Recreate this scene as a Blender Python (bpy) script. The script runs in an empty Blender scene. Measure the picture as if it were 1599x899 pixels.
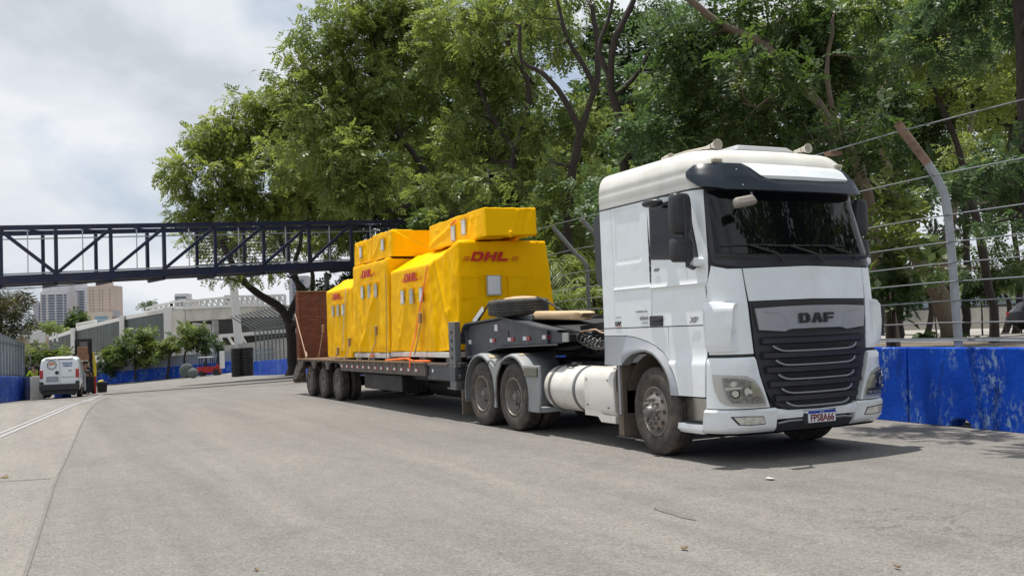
import bpy, bmesh, math, random
import numpy as np
from mathutils import Vector, Matrix, noise
PI = math.pi
scene = bpy.context.scene
C = scene.collection

# ---------------------------------------------------------------- camera
CAM = Vector((9.936707, -6.637284, 1.548166))
cam_data = bpy.data.cameras.new('camera')
cam_data.sensor_width = 36.0
cam_data.lens = 36.0 * 1537.852 / 1599.0
cam_data.clip_start = 0.1
cam_data.clip_end = 6000
cam = bpy.data.objects.new('camera', cam_data)
C.objects.link(cam)
R_, U_, F_ = Vector((0.434171, 0.900075, -0.036886)), Vector((0.054926, 0.014420, 0.998386)), Vector((-0.899155, 0.435496, 0.043176))
M = Matrix((( R_.x, U_.x, -F_.x), (R_.y, U_.y, -F_.y), (R_.z, U_.z, -F_.z))).to_4x4()
M.translation = CAM
cam.matrix_world = M
scene.camera = cam

# ---------------------------------------------------------------- sky, sun, exposure
SUN_DIR = Vector((0.17, 0.07, -1.0)).normalized()     # the way the light travels
sun_el = math.asin(-SUN_DIR.z)
sun_az = math.atan2(-SUN_DIR.x, -SUN_DIR.y)
world = bpy.data.worlds.new('World')
scene.world = world
world.use_nodes = True
wn, wl = world.node_tree.nodes, world.node_tree.links
wn.clear()
w_out = wn.new('ShaderNodeOutputWorld')
w_bg = wn.new('ShaderNodeBackground'); w_bg.inputs['Strength'].default_value = 0.1
sky = wn.new('ShaderNodeTexSky'); sky.sky_type = 'NISHITA'; sky.sun_disc = False
sky.sun_elevation = sun_el; sky.sun_rotation = sun_az; sky.air_density = 1.0; sky.dust_density = 2.0
tc = wn.new('ShaderNodeTexCoord')
mp = wn.new('ShaderNodeMapping'); mp.inputs['Scale'].default_value = (1.0, 1.0, 2.2)
mp.inputs['Location'].default_value = (3.3, 1.2, 0.4)
n1 = wn.new('ShaderNodeTexNoise'); n1.inputs['Scale'].default_value = 2.3; n1.inputs['Detail'].default_value = 7; n1.inputs['Roughness'].default_value = 0.52; n1.inputs['Distortion'].default_value = 0.25
n2 = wn.new('ShaderNodeTexNoise'); n2.inputs['Scale'].default_value = 4.2; n2.inputs['Detail'].default_value = 8; n2.inputs['Roughness'].default_value = 0.55; n2.inputs['Distortion'].default_value = 0.3
wl.new(tc.outputs['Generated'], mp.inputs['Vector']); wl.new(mp.outputs[0], n1.inputs['Vector']); wl.new(mp.outputs[0], n2.inputs['Vector'])
cov = wn.new('ShaderNodeValToRGB'); cov.color_ramp.elements[0].position = 0.36; cov.color_ramp.elements[1].position = 0.5
cov.color_ramp.elements[0].color = (0.12, 0.12, 0.12, 1); cov.color_ramp.elements[1].color = (1, 1, 1, 1)
wl.new(n1.outputs['Fac'], cov.inputs['Fac'])
ccol = wn.new('ShaderNodeValToRGB')
ccol.color_ramp.elements[0].position = 0.34; ccol.color_ramp.elements[0].color = (5.8, 6.2, 6.75, 1)
ccol.color_ramp.elements[1].position = 0.66; ccol.color_ramp.elements[1].color = (8.3, 8.6, 9.0, 1)
e = ccol.color_ramp.elements.new(0.5); e.color = (7.2, 7.6, 8.1, 1)
wl.new(n2.outputs['Fac'], ccol.inputs['Fac'])
blue = wn.new('ShaderNodeMix'); blue.data_type = 'RGBA'; blue.inputs['Factor'].default_value = 0.45
blue.inputs[7].default_value = (4.3, 5.6, 7.6, 1)
wl.new(sky.outputs[0], blue.inputs[6])
wm = wn.new('ShaderNodeMix'); wm.data_type = 'RGBA'
wl.new(cov.outputs['Color'], wm.inputs['Factor']); wl.new(blue.outputs[2], wm.inputs[6]); wl.new(ccol.outputs['Color'], wm.inputs[7])
wl.new(wm.outputs[2], w_bg.inputs['Color']); wl.new(w_bg.outputs[0], w_out.inputs['Surface'])

sun_data = bpy.data.lights.new('sun', 'SUN'); sun_data.energy = 5.0; sun_data.angle = math.radians(0.6); sun_data.color = (1.0, 0.955, 0.88)
sun = bpy.data.objects.new('sun', sun_data); C.objects.link(sun)
sun.rotation_euler = SUN_DIR.to_track_quat('-Z', 'Y').to_euler(); sun.location = (0, 0, 40)
scene.view_settings.view_transform = 'Standard'; scene.view_settings.look = 'None'
scene.view_settings.exposure = 0.06; scene.view_settings.gamma = 1.0
scene.render.engine = 'CYCLES'
scene.cycles.max_bounces = 6; scene.cycles.diffuse_bounces = 3; scene.cycles.glossy_bounces = 3
scene.cycles.transparent_max_bounces = 6; scene.cycles.transmission_bounces = 4

# ---------------------------------------------------------------- helpers
def H(x, y):
    """height of the ground: level under the truck, then gently falling away down the road"""
    u = -x - 15
    g = 0 if u < 0 else (u*u/16 if u < 8 else u - 4)
    g = min(g, 88)
    yy = max(-15, min(15, y))
    return -0.033*g*(1 - .02*yy)

def new_mat(name):
    m = bpy.data.materials.new(name); m.use_nodes = True
    nt = m.node_tree; b = nt.nodes['Principled BSDF']
    return m, nt.nodes, nt.links, b

def pm(name, col, rough=.5, metal=0., var=.12, scale=3., bump=0., bscale=40., coat=0., dirt=None, dirt_amt=.5, dscale=2.0, spec=.5, stretch=(1,1,1)):
    """procedural material: base colour with noise variation, optional patches of dirt, optional bump"""
    m, N, L, b = new_mat(name)
    b.inputs['Roughness'].default_value = rough; b.inputs['Metallic'].default_value = metal
    b.inputs['Coat Weight'].default_value = coat; b.inputs['Coat Roughness'].default_value = .08
    b.inputs['Specular IOR Level'].default_value = spec
    t = N.new('ShaderNodeTexCoord'); mpn = N.new('ShaderNodeMapping'); mpn.inputs['Scale'].default_value = stretch
    g = N.new('ShaderNodeNewGeometry')
    L.new(g.outputs['Position'], mpn.inputs['Vector'])
    nz = N.new('ShaderNodeTexNoise'); nz.inputs['Scale'].default_value = scale; nz.inputs['Detail'].default_value = 6
    L.new(mpn.outputs[0], nz.inputs['Vector'])
    r = N.new('ShaderNodeValToRGB')
    a, c = 1 - var, 1 + var
    r.color_ramp.elements[0].position = .3; r.color_ramp.elements[0].color = (col[0]*a, col[1]*a, col[2]*a, 1)
    r.color_ramp.elements[1].position = .7; r.color_ramp.elements[1].color = (min(col[0]*c,1), min(col[1]*c,1), min(col[2]*c,1), 1)
    L.new(nz.outputs['Fac'], r.inputs['Fac'])
    out = r.outputs['Color']
    if dirt:
        n3 = N.new('ShaderNodeTexNoise'); n3.inputs['Scale'].default_value = dscale; n3.inputs['Detail'].default_value = 9; n3.inputs['Roughness'].default_value = .65
        L.new(mpn.outputs[0], n3.inputs['Vector'])
        r2 = N.new('ShaderNodeValToRGB'); r2.color_ramp.elements[0].position = .48; r2.color_ramp.elements[1].position = .72
        r2.color_ramp.elements[0].color = (0,0,0,1); r2.color_ramp.elements[1].color = (dirt_amt,)*3 + (1,)
        L.new(n3.outputs['Fac'], r2.inputs['Fac'])
        mx = N.new('ShaderNodeMix'); mx.data_type = 'RGBA'; mx.inputs[7].default_value = (*dirt, 1)
        L.new(r2.outputs['Color'], mx.inputs['Factor']); L.new(out, mx.inputs[6]); out = mx.outputs[2]
    L.new(out, b.inputs['Base Color'])
    if bump:
        n4 = N.new('ShaderNodeTexNoise'); n4.inputs['Scale'].default_value = bscale; n4.inputs['Detail'].default_value = 5
        L.new(mpn.outputs[0], n4.inputs['Vector'])
        bp = N.new('ShaderNodeBump'); bp.inputs['Strength'].default_value = bump; bp.inputs['Distance'].default_value = .02
        L.new(n4.outputs['Fac'], bp.inputs['Height']); L.new(bp.outputs[0], b.inputs['Normal'])
    return m

def props(o, label=None, cat=None, group=None, kind=None):
    if label: o['label'] = label
    if cat: o['category'] = cat
    if group: o['group'] = group
    if kind: o['kind'] = kind
    return o

def thing(name, label, cat, loc=(0,0,0), rz=0., group=None):
    o = bpy.data.objects.new(name, None); o.empty_display_size = .2
    C.objects.link(o); o.location = loc; o.rotation_euler = (0, 0, rz)
    return props(o, label, cat, group)

def copy_tree(o, parent=None):
    kids = [c for c in bpy.data.objects if c.parent == o]
    c = o.copy(); C.objects.link(c)
    if parent: c.parent = parent
    for k in kids: copy_tree(k, c)
    return c

class MB:
    """collects shapes (in the parent's own coordinates) and links them as ONE mesh object"""
    def __init__(s): s.v = []; s.f = []
    def add(s, vs, fs):
        k = len(s.v); s.v += [tuple(p) for p in vs]; s.f += [tuple(i + k for i in f) for f in fs]; return s
    def box(s, c, d, rot=None, taper=1.):
        x, y, z = d[0]/2, d[1]/2, d[2]/2
        vs = [Vector((a*x*(taper if q > 0 else 1), b*y*(taper if q > 0 else 1), q*z)) for q in (-1, 1) for b in (-1, 1) for a in (-1, 1)]
        if rot is not None: vs = [rot @ p for p in vs]
        c = Vector(c)
        return s.add([p + c for p in vs], [(0,2,3,1),(4,5,7,6),(0,1,5,4),(2,6,7,3),(0,4,6,2),(1,3,7,5)])
    def span(s, a, b):
        return s.box([(a[i]+b[i])/2 for i in range(3)], [abs(b[i]-a[i]) for i in range(3)])
    def tube(s, pts, r, n=8, cap=True):
        pts = [Vector(p) for p in pts]; m = len(pts)
        rs = r if isinstance(r, (list, tuple)) else [r]*m
        vs = []; up = None
        for i, p in enumerate(pts):
            t = (pts[min(i+1, m-1)] - pts[max(i-1, 0)]).normalized()
            if up is None: up = t.orthogonal().normalized()
            else:
                up = up - t*up.dot(t); up = up.normalized() if up.length > 1e-6 else t.orthogonal().normalized()
            w = t.cross(up)
            for k in range(n):
                a = 2*PI*k/n; vs.append(p + (up*math.cos(a) + w*math.sin(a))*rs[i])
        fs = [(i*n+k, i*n+(k+1) % n, (i+1)*n+(k+1) % n, (i+1)*n+k) for i in range(m-1) for k in range(n)]
        if cap: fs += [tuple(range(n-1, -1, -1)), tuple((m-1)*n+k for k in range(n))]
        return s.add(vs, fs)
    def bar(s, p, q, w, h=None, up=(0,0,1)):
        """rectangular bar from p to q, w wide, h high"""
        h = h or w; p, q = Vector(p), Vector(q); t = (q-p).normalized(); up = Vector(up)
        if abs(t.dot(up)) > .99: up = Vector((1,0,0))
        sd = t.cross(up).normalized(); u2 = sd.cross(t)
        vs = [e + sd*a*w/2 + u2*b*h/2 for e in (p, q) for a, b in ((-1,-1),(1,-1),(1,1),(-1,1))]
        return s.add(vs, [(3,2,1,0),(4,5,6,7),(0,1,5,4),(1,2,6,5),(2,3,7,6),(3,0,4,7)])
    def prism(s, poly, axis, a, b):
        """extrude a 2-D polygon along an axis; poly in the other two coordinates, in order"""
        def P(u, v, w):
            return (w,u,v) if axis == 'x' else ((u,w,v) if axis == 'y' else (u,v,w))
        n = len(poly)
        vs = [P(u, v, a) for u, v in poly] + [P(u, v, b) for u, v in poly]
        return s.add(vs, [tuple(range(n)), tuple(range(2*n-1, n-1, -1))] + [(i, i+n, (i+1) % n + n, (i+1) % n) for i in range(n)])
    def lathe(s, prof, c=(0,0,0), axis='y', n=32, closed=False, caps=(True, True)):
        """prof: (position along the axis, radius)"""
        c = Vector(c); vs = []
        for t, r in prof:
            for k in range(n):
                a = 2*PI*k/n; ca, sa = r*math.cos(a), r*math.sin(a)
                vs.append(c + Vector({'x': (t, ca, sa), 'y': (ca, t, sa), 'z': (ca, sa, t)}[axis]))
        m = len(prof)
        fs = [(i*n+k, (i+1)*n+k, (i+1)*n+(k+1) % n, i*n+(k+1) % n) for i in range(m-1) for k in range(n)]
        if closed: fs += [((m-1)*n+k, k, (k+1) % n, (m-1)*n+(k+1) % n) for k in range(n)]
        else:
            if caps[0]: fs.append(tuple(range(n)))
            if caps[1]: fs.append(tuple((m-1)*n+k for k in range(n-1, -1, -1)))
        return s.add(vs, fs)
    def grid(s, rows, close=False):
        m, n = len(rows), len(rows[0])
        vs = [p for r in rows for p in r]
        fs = [(i*n+k, i*n+(k+1) % n, (i+1)*n+(k+1) % n, (i+1)*n+k) for i in range(m-1) for k in range(n if close else n-1)]
        return s.add(vs, fs)
    def mesh(s, name, mat, smooth=None, recalc=True, merge=0.):
        me = bpy.data.meshes.new(name); me.from_pydata(s.v, [], s.f)
        if recalc or merge:
            bm = bmesh.new(); bm.from_mesh(me)
            if merge: bmesh.ops.remove_doubles(bm, verts=bm.verts, dist=merge)
            bmesh.ops.recalc_face_normals(bm, faces=bm.faces); bm.to_mesh(me); bm.free()
        if mat: me.materials.append(mat)
        if smooth:
            me.polygons.foreach_set('use_smooth', [True]*len(me.polygons)); me.set_sharp_from_angle(angle=math.radians(smooth))
        return me
    def build(s, name, mat, parent=None, smooth=None, bevel=0., local=False, recalc=True, merge=0., label=None, kind=None, seg=2):
        o = bpy.data.objects.new(name, None)
        if parent is not None and not local:      # shapes were given in world coordinates: move them to the parent's frame
            off = world_loc(parent); s.v = [(p[0]-off.x, p[1]-off.y, p[2]-off.z) for p in s.v]
        bpy.data.objects.remove(o)
        o = bpy.data.objects.new(name, s.mesh(name, mat, smooth, recalc, merge)); C.objects.link(o)
        if parent is not None: o.parent = parent
        if bevel:
            b = o.modifiers.new('bevel', 'BEVEL'); b.width = bevel; b.segments = seg; b.limit_method = 'ANGLE'; b.angle_limit = math.radians(35); b.harden_normals = False
            if not smooth:
                o.data.polygons.foreach_set('use_smooth', [True]*len(o.data.polygons)); o.data.set_sharp_from_angle(angle=math.radians(40))
        return props(o, label, kind=kind)

def world_loc(o):
    v = Vector((0,0,0))
    while o: v = v + o.location; o = o.parent
    return v

# ---------------------------------------------------------------- lettering
GL = {  # block letters as convex-ish polygons in a unit box
 'D': [[(0,0),(.26,0),(.26,1),(0,1)], [(.26,0),(.72,0),(.97,.22),(.70,.24),(.26,.24)], [(.97,.22),(.97,.78),(.70,.76),(.70,.24)], [(.26,.76),(.70,.76),(.97,.78),(.72,1),(.26,1)]],
 'H': [[(0,0),(.3,0),(.3,1),(0,1)], [(.3,.4),(.68,.4),(.68,.62),(.3,.62)], [(.68,0),(.98,0),(.98,1),(.68,1)]],
 'L': [[(0,0),(.95,0),(.95,.26),(.3,.26),(.3,1),(0,1)]],
 'A': [[(0,0),(.28,0),(.52,.62),(.55,1),(.38,1)], [(.52,.62),(.74,0),(1.02,0),(.72,1),(.55,1)]],
 'F': [[(0,0),(.26,0),(.26,1),(0,1)], [(.26,.36),(.85,.36),(.85,.58),(.26,.58)], [(.26,.76),(.95,.76),(.95,1),(.26,1)]],
 '=': [[(0,.12),(.9,.12),(.9,.19),(0,.19)], [(0,.30),(.9,.30),(.9,.37),(0,.37)], [(0,.48),(.9,.48),(.9,.55),(0,.55)]],
}
def block_text(txt, o, u, v, h, w, gap=.14, shear=0., depth=.003):
    """block lettering lying on the plane o + u*x + v*y"""
    o, u, v = Vector(o), Vector(u).normalized(), Vector(v).normalized(); nrm = u.cross(v)
    mb = MB(); x0 = 0.
    for ch in txt:
        if ch == ' ': x0 += w*.5; continue
        for poly in GL[ch]:
            n = len(poly)
            pts = [o + u*(x0 + a*w + shear*b*h) + v*(b*h) for a, b in poly]
            mb.add([p + nrm*depth for p in pts] + [p - nrm*depth for p in pts],
                   [tuple(range(n)), tuple(range(2*n-1, n-1, -1))] + [(i, i+n, (i+1) % n + n, (i+1) % n) for i in range(n)])
        x0 += w*(1+gap)
    return mb
_fontobjs = []
def font_mesh(txt, o, u, v, size, bold=0., shear=0., depth=.002, width=None):
    cu = bpy.data.curves.new('lettering', 'FONT'); cu.body = txt; cu.size = size; cu.extrude = depth; cu.offset = bold; cu.shear = shear
    cu.resolution_u = 3
    ob = bpy.data.objects.new('lettering_tmp', cu); C.objects.link(ob)
    dg = bpy.context.evaluated_depsgraph_get(); me = bpy.data.meshes.new_from_object(ob.evaluated_get(dg))
    u, v = Vector(u).normalized(), Vector(v).normalized(); n = u.cross(v)
    vs = [p.co.copy() for p in me.vertices]; fs = [tuple(p.vertices) for p in me.polygons]
    if width and vs:
        w0 = max(p.x for p in vs); k = width/w0
        for p in vs: p.x *= k
    mb = MB(); mb.add([Vector(o) + u*p.x + v*p.y + n*p.z for p in vs], fs)
    bpy.data.objects.remove(ob); bpy.data.curves.remove(cu); bpy.data.meshes.remove(me)
    return mb

def arrays_mesh(name, V, Fq, mat, tint=None):
    """fast mesh of quads from numpy arrays"""
    me = bpy.data.meshes.new(name); nv, nf = len(V), len(Fq)
    me.vertices.add(nv); me.vertices.foreach_set('co', V.astype(np.float32).ravel())
    me.loops.add(nf*4); me.loops.foreach_set('vertex_index', Fq.astype(np.int32).ravel())
    me.polygons.add(nf); me.polygons.foreach_set('loop_start', np.arange(0, nf*4, 4, dtype=np.int32))
    me.polygons.foreach_set('loop_total', np.full(nf, 4, dtype=np.int32))
    if tint is not None:
        at = me.attributes.new('tint', 'FLOAT', 'FACE'); at.data.foreach_set('value', tint.astype(np.float32))
    me.update(); me.validate(); me.materials.append(mat)
    return me
# ---------------------------------------------------------------- materials
MT = dict(
 white_paint=pm('white_paint', (.80,.845,.865), .24, var=.02, coat=.7, dirt=(.55,.53,.48), dirt_amt=.25, dscale=3.2),
 cream_paint=pm('cream_roof_paint', (.76,.75,.70), .4, var=.05, coat=.2, dirt=(.5,.46,.36), dirt_amt=.4, dscale=2.5),
 tank_white=pm('tank_white_paint', (.74,.72,.67), .35, var=.05, coat=.2, dirt=(.42,.37,.29), dirt_amt=.5, dscale=3),
 seam=pm('dark_seam', (.03,.03,.03), .7, var=.1),
 black_plastic=pm('black_plastic', (.022,.024,.028), .42, var=.2, scale=6, dirt=(.09,.085,.08), dirt_amt=.25),
 grille_black=pm('grille_plastic', (.028,.03,.036), .38, var=.15, scale=6),
 visor=pm('smoked_visor', (.008,.014,.024), .25, var=.1, coat=.0, spec=.45),
 glass=pm('dark_window_glass', (.004,.005,.006), .02, var=.05, spec=.42),
 silver=pm('silver_trim', (.34,.35,.37), .3, metal=.85, var=.05),
 silver_plastic=pm('silver_grey_plastic', (.33,.35,.38), .4, metal=.25, var=.05, dirt=(.3,.27,.22), dirt_amt=.5),
 grey_plastic=pm('grey_fender_plastic', (.30,.32,.33), .6, var=.1, dirt=(.33,.29,.23), dirt_amt=.7, dscale=4),
 tape=pm('tan_tape', (.5,.42,.28), .7, var=.1),
 tyre=pm('tyre_rubber', (.055,.048,.042), .85, var=.3, scale=9, bump=.3, bscale=60, dirt=(.17,.13,.1), dirt_amt=.7, dscale=6),
 tyre_black=pm('black_tyre_rubber', (.022,.022,.022), .8, var=.3, scale=9, bump=.2, bscale=60),
 rim=pm('dusty_steel_rim', (.26,.235,.21), .55, metal=.3, var=.2, scale=6, dirt=(.2,.15,.1), dirt_amt=.8, dscale=7),
 hub=pm('grey_hub', (.2,.19,.18), .5, metal=.4, var=.2),
 chassis=pm('dark_chassis', (.02,.02,.022), .6, var=.3, scale=5, dirt=(.08,.07,.06), dirt_amt=.6),
 flap=pm('brown_mud_flap', (.13,.105,.08), .85, var=.2, scale=4),
 neck=pm('gooseneck_grey_paint', (.055,.062,.075), .45, var=.08, dirt=(.2,.18,.15), dirt_amt=.35, dscale=3),
 steel_grey=pm('steel_grey', (.16,.17,.175), .5, metal=.3, var=.15, dirt=(.16,.1,.06), dirt_amt=.5),
 rust=pm('rusty_deck_steel', (.115,.095,.08), .75, var=.3, scale=6, bump=.4, bscale=25, dirt=(.2,.16,.13), dirt_amt=.7, dscale=5),
 wood=pm('pale_wood', (.5,.36,.2), .7, var=.15, scale=3, stretch=(1,8,8), dirt=(.2,.12,.07), dirt_amt=.5, dscale=5),
 wood_dark=pm('dark_wood', (.16,.09,.055), .8, var=.3, scale=4, stretch=(1,6,6)),
 ramp=pm('rust_red_ramp', (.23,.082,.05), .75, var=.3, scale=5, stretch=(1,1,4), bump=.4, bscale=30, dirt=(.10,.045,.03), dirt_amt=.7, dscale=4),
 white_board=pm('white_board', (.72,.70,.66), .6, var=.05, dirt=(.4,.33,.25), dirt_amt=.4),
 label_red=pm('red_lettering', (.54,.02,.006), .45, var=.05),
 label_white=pm('white_label', (.72,.74,.76), .4, var=.04),
 pouch=pm('clear_pouch', (.42,.43,.36), .25, var=.1),
 blue_strip=pm('plate_blue', (.01,.05,.35), .4, var=.05),
 black_print=pm('black_print', (.02,.02,.02), .5, var=.05),
 grey_print=pm('grey_print', (.25,.25,.26), .5, var=.05),
 orange=pm('orange_strap', (.85,.16,.02), .6, var=.1),
 strap_brown=pm('brown_strap', (.32,.2,.1), .75, var=.25, scale=15),
 strap_pale=pm('pale_strap', (.62,.42,.3), .75, var=.15),
 lamp_glass=pm('lamp_lens', (.62,.62,.58), .06, var=.3, scale=22, metal=.35, coat=1.),
 lamp_bezel=pm('lamp_bezel', (.50,.50,.47), .2, metal=.2, var=.05, coat=.6),
 amber=pm('marker_lens', (.45,.42,.3), .2, var=.1, coat=.5),
 brass=pm('brass_horn', (.62,.58,.5), .4, metal=.2, var=.1),
 brass_dark=pm('horn_inside', (.16,.09,.05), .5, metal=.3, var=.1),
 chrome=pm('stained_step_steel', (.48,.47,.43), .25, metal=.8, var=.2, dirt=(.4,.34,.2), dirt_amt=.6, dscale=6),
 red_refl=pm('red_reflector', (.42,.02,.02), .3, var=.1),
 bark=pm('dark_bark', (.040,.031,.025), .9, var=.35, scale=5, stretch=(3,3,.8), bump=1.0, bscale=9),
 bark_pale=pm('pale_peeling_bark', (.16,.125,.09), .9, var=.35, scale=3, stretch=(2,2,.8), bump=.7, bscale=14, dirt=(.07,.055,.04), dirt_amt=1., dscale=3),
 galv=pm('galvanised_pipe', (.38,.40,.43), .5, metal=.3, var=.12, scale=8),
 galv_dark=pm('dull_pipe', (.16,.18,.18), .6, metal=.2, var=.15),
 rust_pipe=pm('rusty_pipe', (.26,.17,.12), .8, var=.25, scale=10),
 cable=pm('steel_cable', (.24,.26,.275), .45, metal=.5, var=.1),
 bridge=pm('navy_bridge_steel', (.010,.018,.055), .5, var=.3, scale=1.5, dirt=(.06,.045,.04), dirt_amt=.5),
 bridge_under=pm('bridge_underside', (.05,.047,.045), .8, var=.3, scale=1),
 rail_pale=pm('pale_rail', (.5,.52,.54), .5, metal=.2, var=.1),
 slat=pm('grey_slat', (.10,.105,.105), .7, var=.2, scale=1),
 concrete=pm('pale_concrete', (.50,.48,.43), .85, var=.14, scale=.5, dirt=(.25,.23,.2), dirt_amt=.5, dscale=.4),
 concrete_w=pm('white_concrete', (.66,.66,.64), .8, var=.08, scale=.5, dirt=(.4,.38,.34), dirt_amt=.4, dscale=.5),
 concrete_g=pm('grey_concrete', (.30,.30,.28), .9, var=.15, scale=2, bump=.2, bscale=30),
 recess=pm('dark_interior', (.03,.03,.03), .8, var=.5, scale=.4),
 st_glass=pm('green_grey_glass', (.022,.036,.035), .5, var=.5, scale=.35, spec=.25),
 win_glass=pm('tower_window_glass', (.10,.14,.2), .3, var=.3, scale=.3, spec=.6),
 win_blue=pm('tower_blue_glass', (.14,.30,.42), .3, var=.2, scale=.2, spec=.6),
 tower_w=pm('tower_white', (.50,.50,.53), .85, var=.05, scale=.1),
 tower_g=pm('tower_grey', (.36,.36,.40), .85, var=.06, scale=.1),
 tower_t=pm('tower_tan', (.46,.38,.33), .85, var=.07, scale=.1),
 tower_s=pm('tower_beige', (.52,.46,.38), .85, var=.05, scale=.1),
 roof_red=pm('far_roof_tile', (.18,.11,.09), .85, var=.2, scale=1),
 fence_grey=pm('grey_sheet_fence', (.30,.33,.38), .6, metal=.2, var=.12, scale=1),
 fence_dark=pm('grey_green_fence_bar', (.17,.19,.19), .6, var=.2, scale=2),
 red_paint=pm('red_machine_paint', (.36,.008,.010), .45, var=.15, coat=.0),
 yellow_paint=pm('yellow_paint', (.75,.55,.02), .5, var=.1),
 hi_vis=pm('hi_vis_yellow', (.55,.72,.03), .7, var=.1),
 cloth_black=pm('black_cloth', (.015,.015,.02), .9, var=.2),
 cloth_navy=pm('navy_cloth', (.02,.025,.045), .9, var=.2),
 cloth_tan=pm('tan_cloth', (.35,.28,.12), .9, var=.2),
 skin=pm('skin', (.35,.19,.12), .6, var=.08),
 hair=pm('dark_hair', (.02,.015,.012), .8, var=.2),
 bale=pm('grey_wrapped_roll', (.09,.115,.11), .7, var=.2, scale=3),
 tail_lamp=pm('red_tail_lamp', (.4,.012,.015), .2, var=.1, coat=.6),
 carton=pm('brown_carton', (.32,.17,.1), .8, var=.15),
 dirt=pm('brown_soil', (.125,.10,.075), .95, var=.3, scale=2, bump=.4, bscale=12),
 kerb=pm('kerb_concrete', (.4,.37,.31), .9, var=.15, scale=2),
 grass=pm('dark_plant_leaf', (.03,.07,.02), .5, var=.35, scale=4),
 plant=pm('palm_frond_green', (.08,.16,.04), .45, var=.4, scale=2),
 dry=pm('dry_leaf', (.16,.11,.05), .8, var=.3, scale=8),
 paper=pm('white_scrap', (.6,.6,.58), .7, var=.05),
 far_wall=pm('far_blue_grey_wall', (.20,.25,.30), .8, var=.1, scale=.1),
 beige_wall=pm('beige_wall', (.42,.33,.25), .85, var=.12, scale=.8),
)

def barrier_paint():
    m, N, L, b = new_mat('chipped_blue_paint')
    g = N.new('ShaderNodeNewGeometry')
    def nz(sc, det, st, rough=.6):
        mp_ = N.new('ShaderNodeMapping'); mp_.inputs['Scale'].default_value = st; L.new(g.outputs['Position'], mp_.inputs['Vector'])
        n = N.new('ShaderNodeTexNoise'); n.inputs['Scale'].default_value = sc; n.inputs['Detail'].default_value = det; n.inputs['Roughness'].default_value = rough
        L.new(mp_.outputs[0], n.inputs['Vector']); return n
    def ramp(src, p0, p1, c0=(0,0,0,1), c1=(1,1,1,1)):
        r = N.new('ShaderNodeValToRGB'); r.color_ramp.elements[0].position = p0; r.color_ramp.elements[1].position = p1
        r.color_ramp.elements[0].color = c0; r.color_ramp.elements[1].color = c1; L.new(src.outputs['Fac'], r.inputs['Fac']); return r
    base = ramp(nz(2, 5, (1,1,1)), .3, .7, (.004,.045,.36,1), (.008,.085,.56,1))
    broad = ramp(nz(1.9, 3, (1,1,.45)), .46, .60)
    fine = ramp(nz(15, 10, (1,1,.55), .75), .505, .55)
    mul = N.new('ShaderNodeMath'); mul.operation = 'MULTIPLY'; L.new(broad.outputs[0], mul.inputs[0]); L.new(fine.outputs[0], mul.inputs[1])
    mul2 = N.new('ShaderNodeMath'); mul2.operation = 'MULTIPLY'; mul2.inputs[1].default_value = .8; L.new(mul.outputs[0], mul2.inputs[0])
    mx = N.new('ShaderNodeMix'); mx.data_type = 'RGBA'; mx.inputs[7].default_value = (.25,.38,.55,1)
    L.new(mul2.outputs[0], mx.inputs['Factor']); L.new(base.outputs[0], mx.inputs[6])
    dn = ramp(nz(5, 8, (1,1,.3)), .58, .75); md = N.new('ShaderNodeMix'); md.data_type = 'RGBA'; md.inputs[7].default_value = (.02,.03,.07,1)
    L.new(dn.outputs[0], md.inputs['Factor']); L.new(mx.outputs[2], md.inputs[6])
    L.new(md.outputs[2], b.inputs['Base Color']); b.inputs['Roughness'].default_value = .5; b.inputs['Specular IOR Level'].default_value = .15
    bp = N.new('ShaderNodeBump'); bp.inputs['Strength'].default_value = .35; bp.inputs['Distance'].default_value = .015
    L.new(nz(16, 6, (1,1,1)).outputs['Fac'], bp.inputs['Height']); L.new(bp.outputs[0], b.inputs['Normal'])
    return m
MT['blue_barrier'] = barrier_paint()

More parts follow.
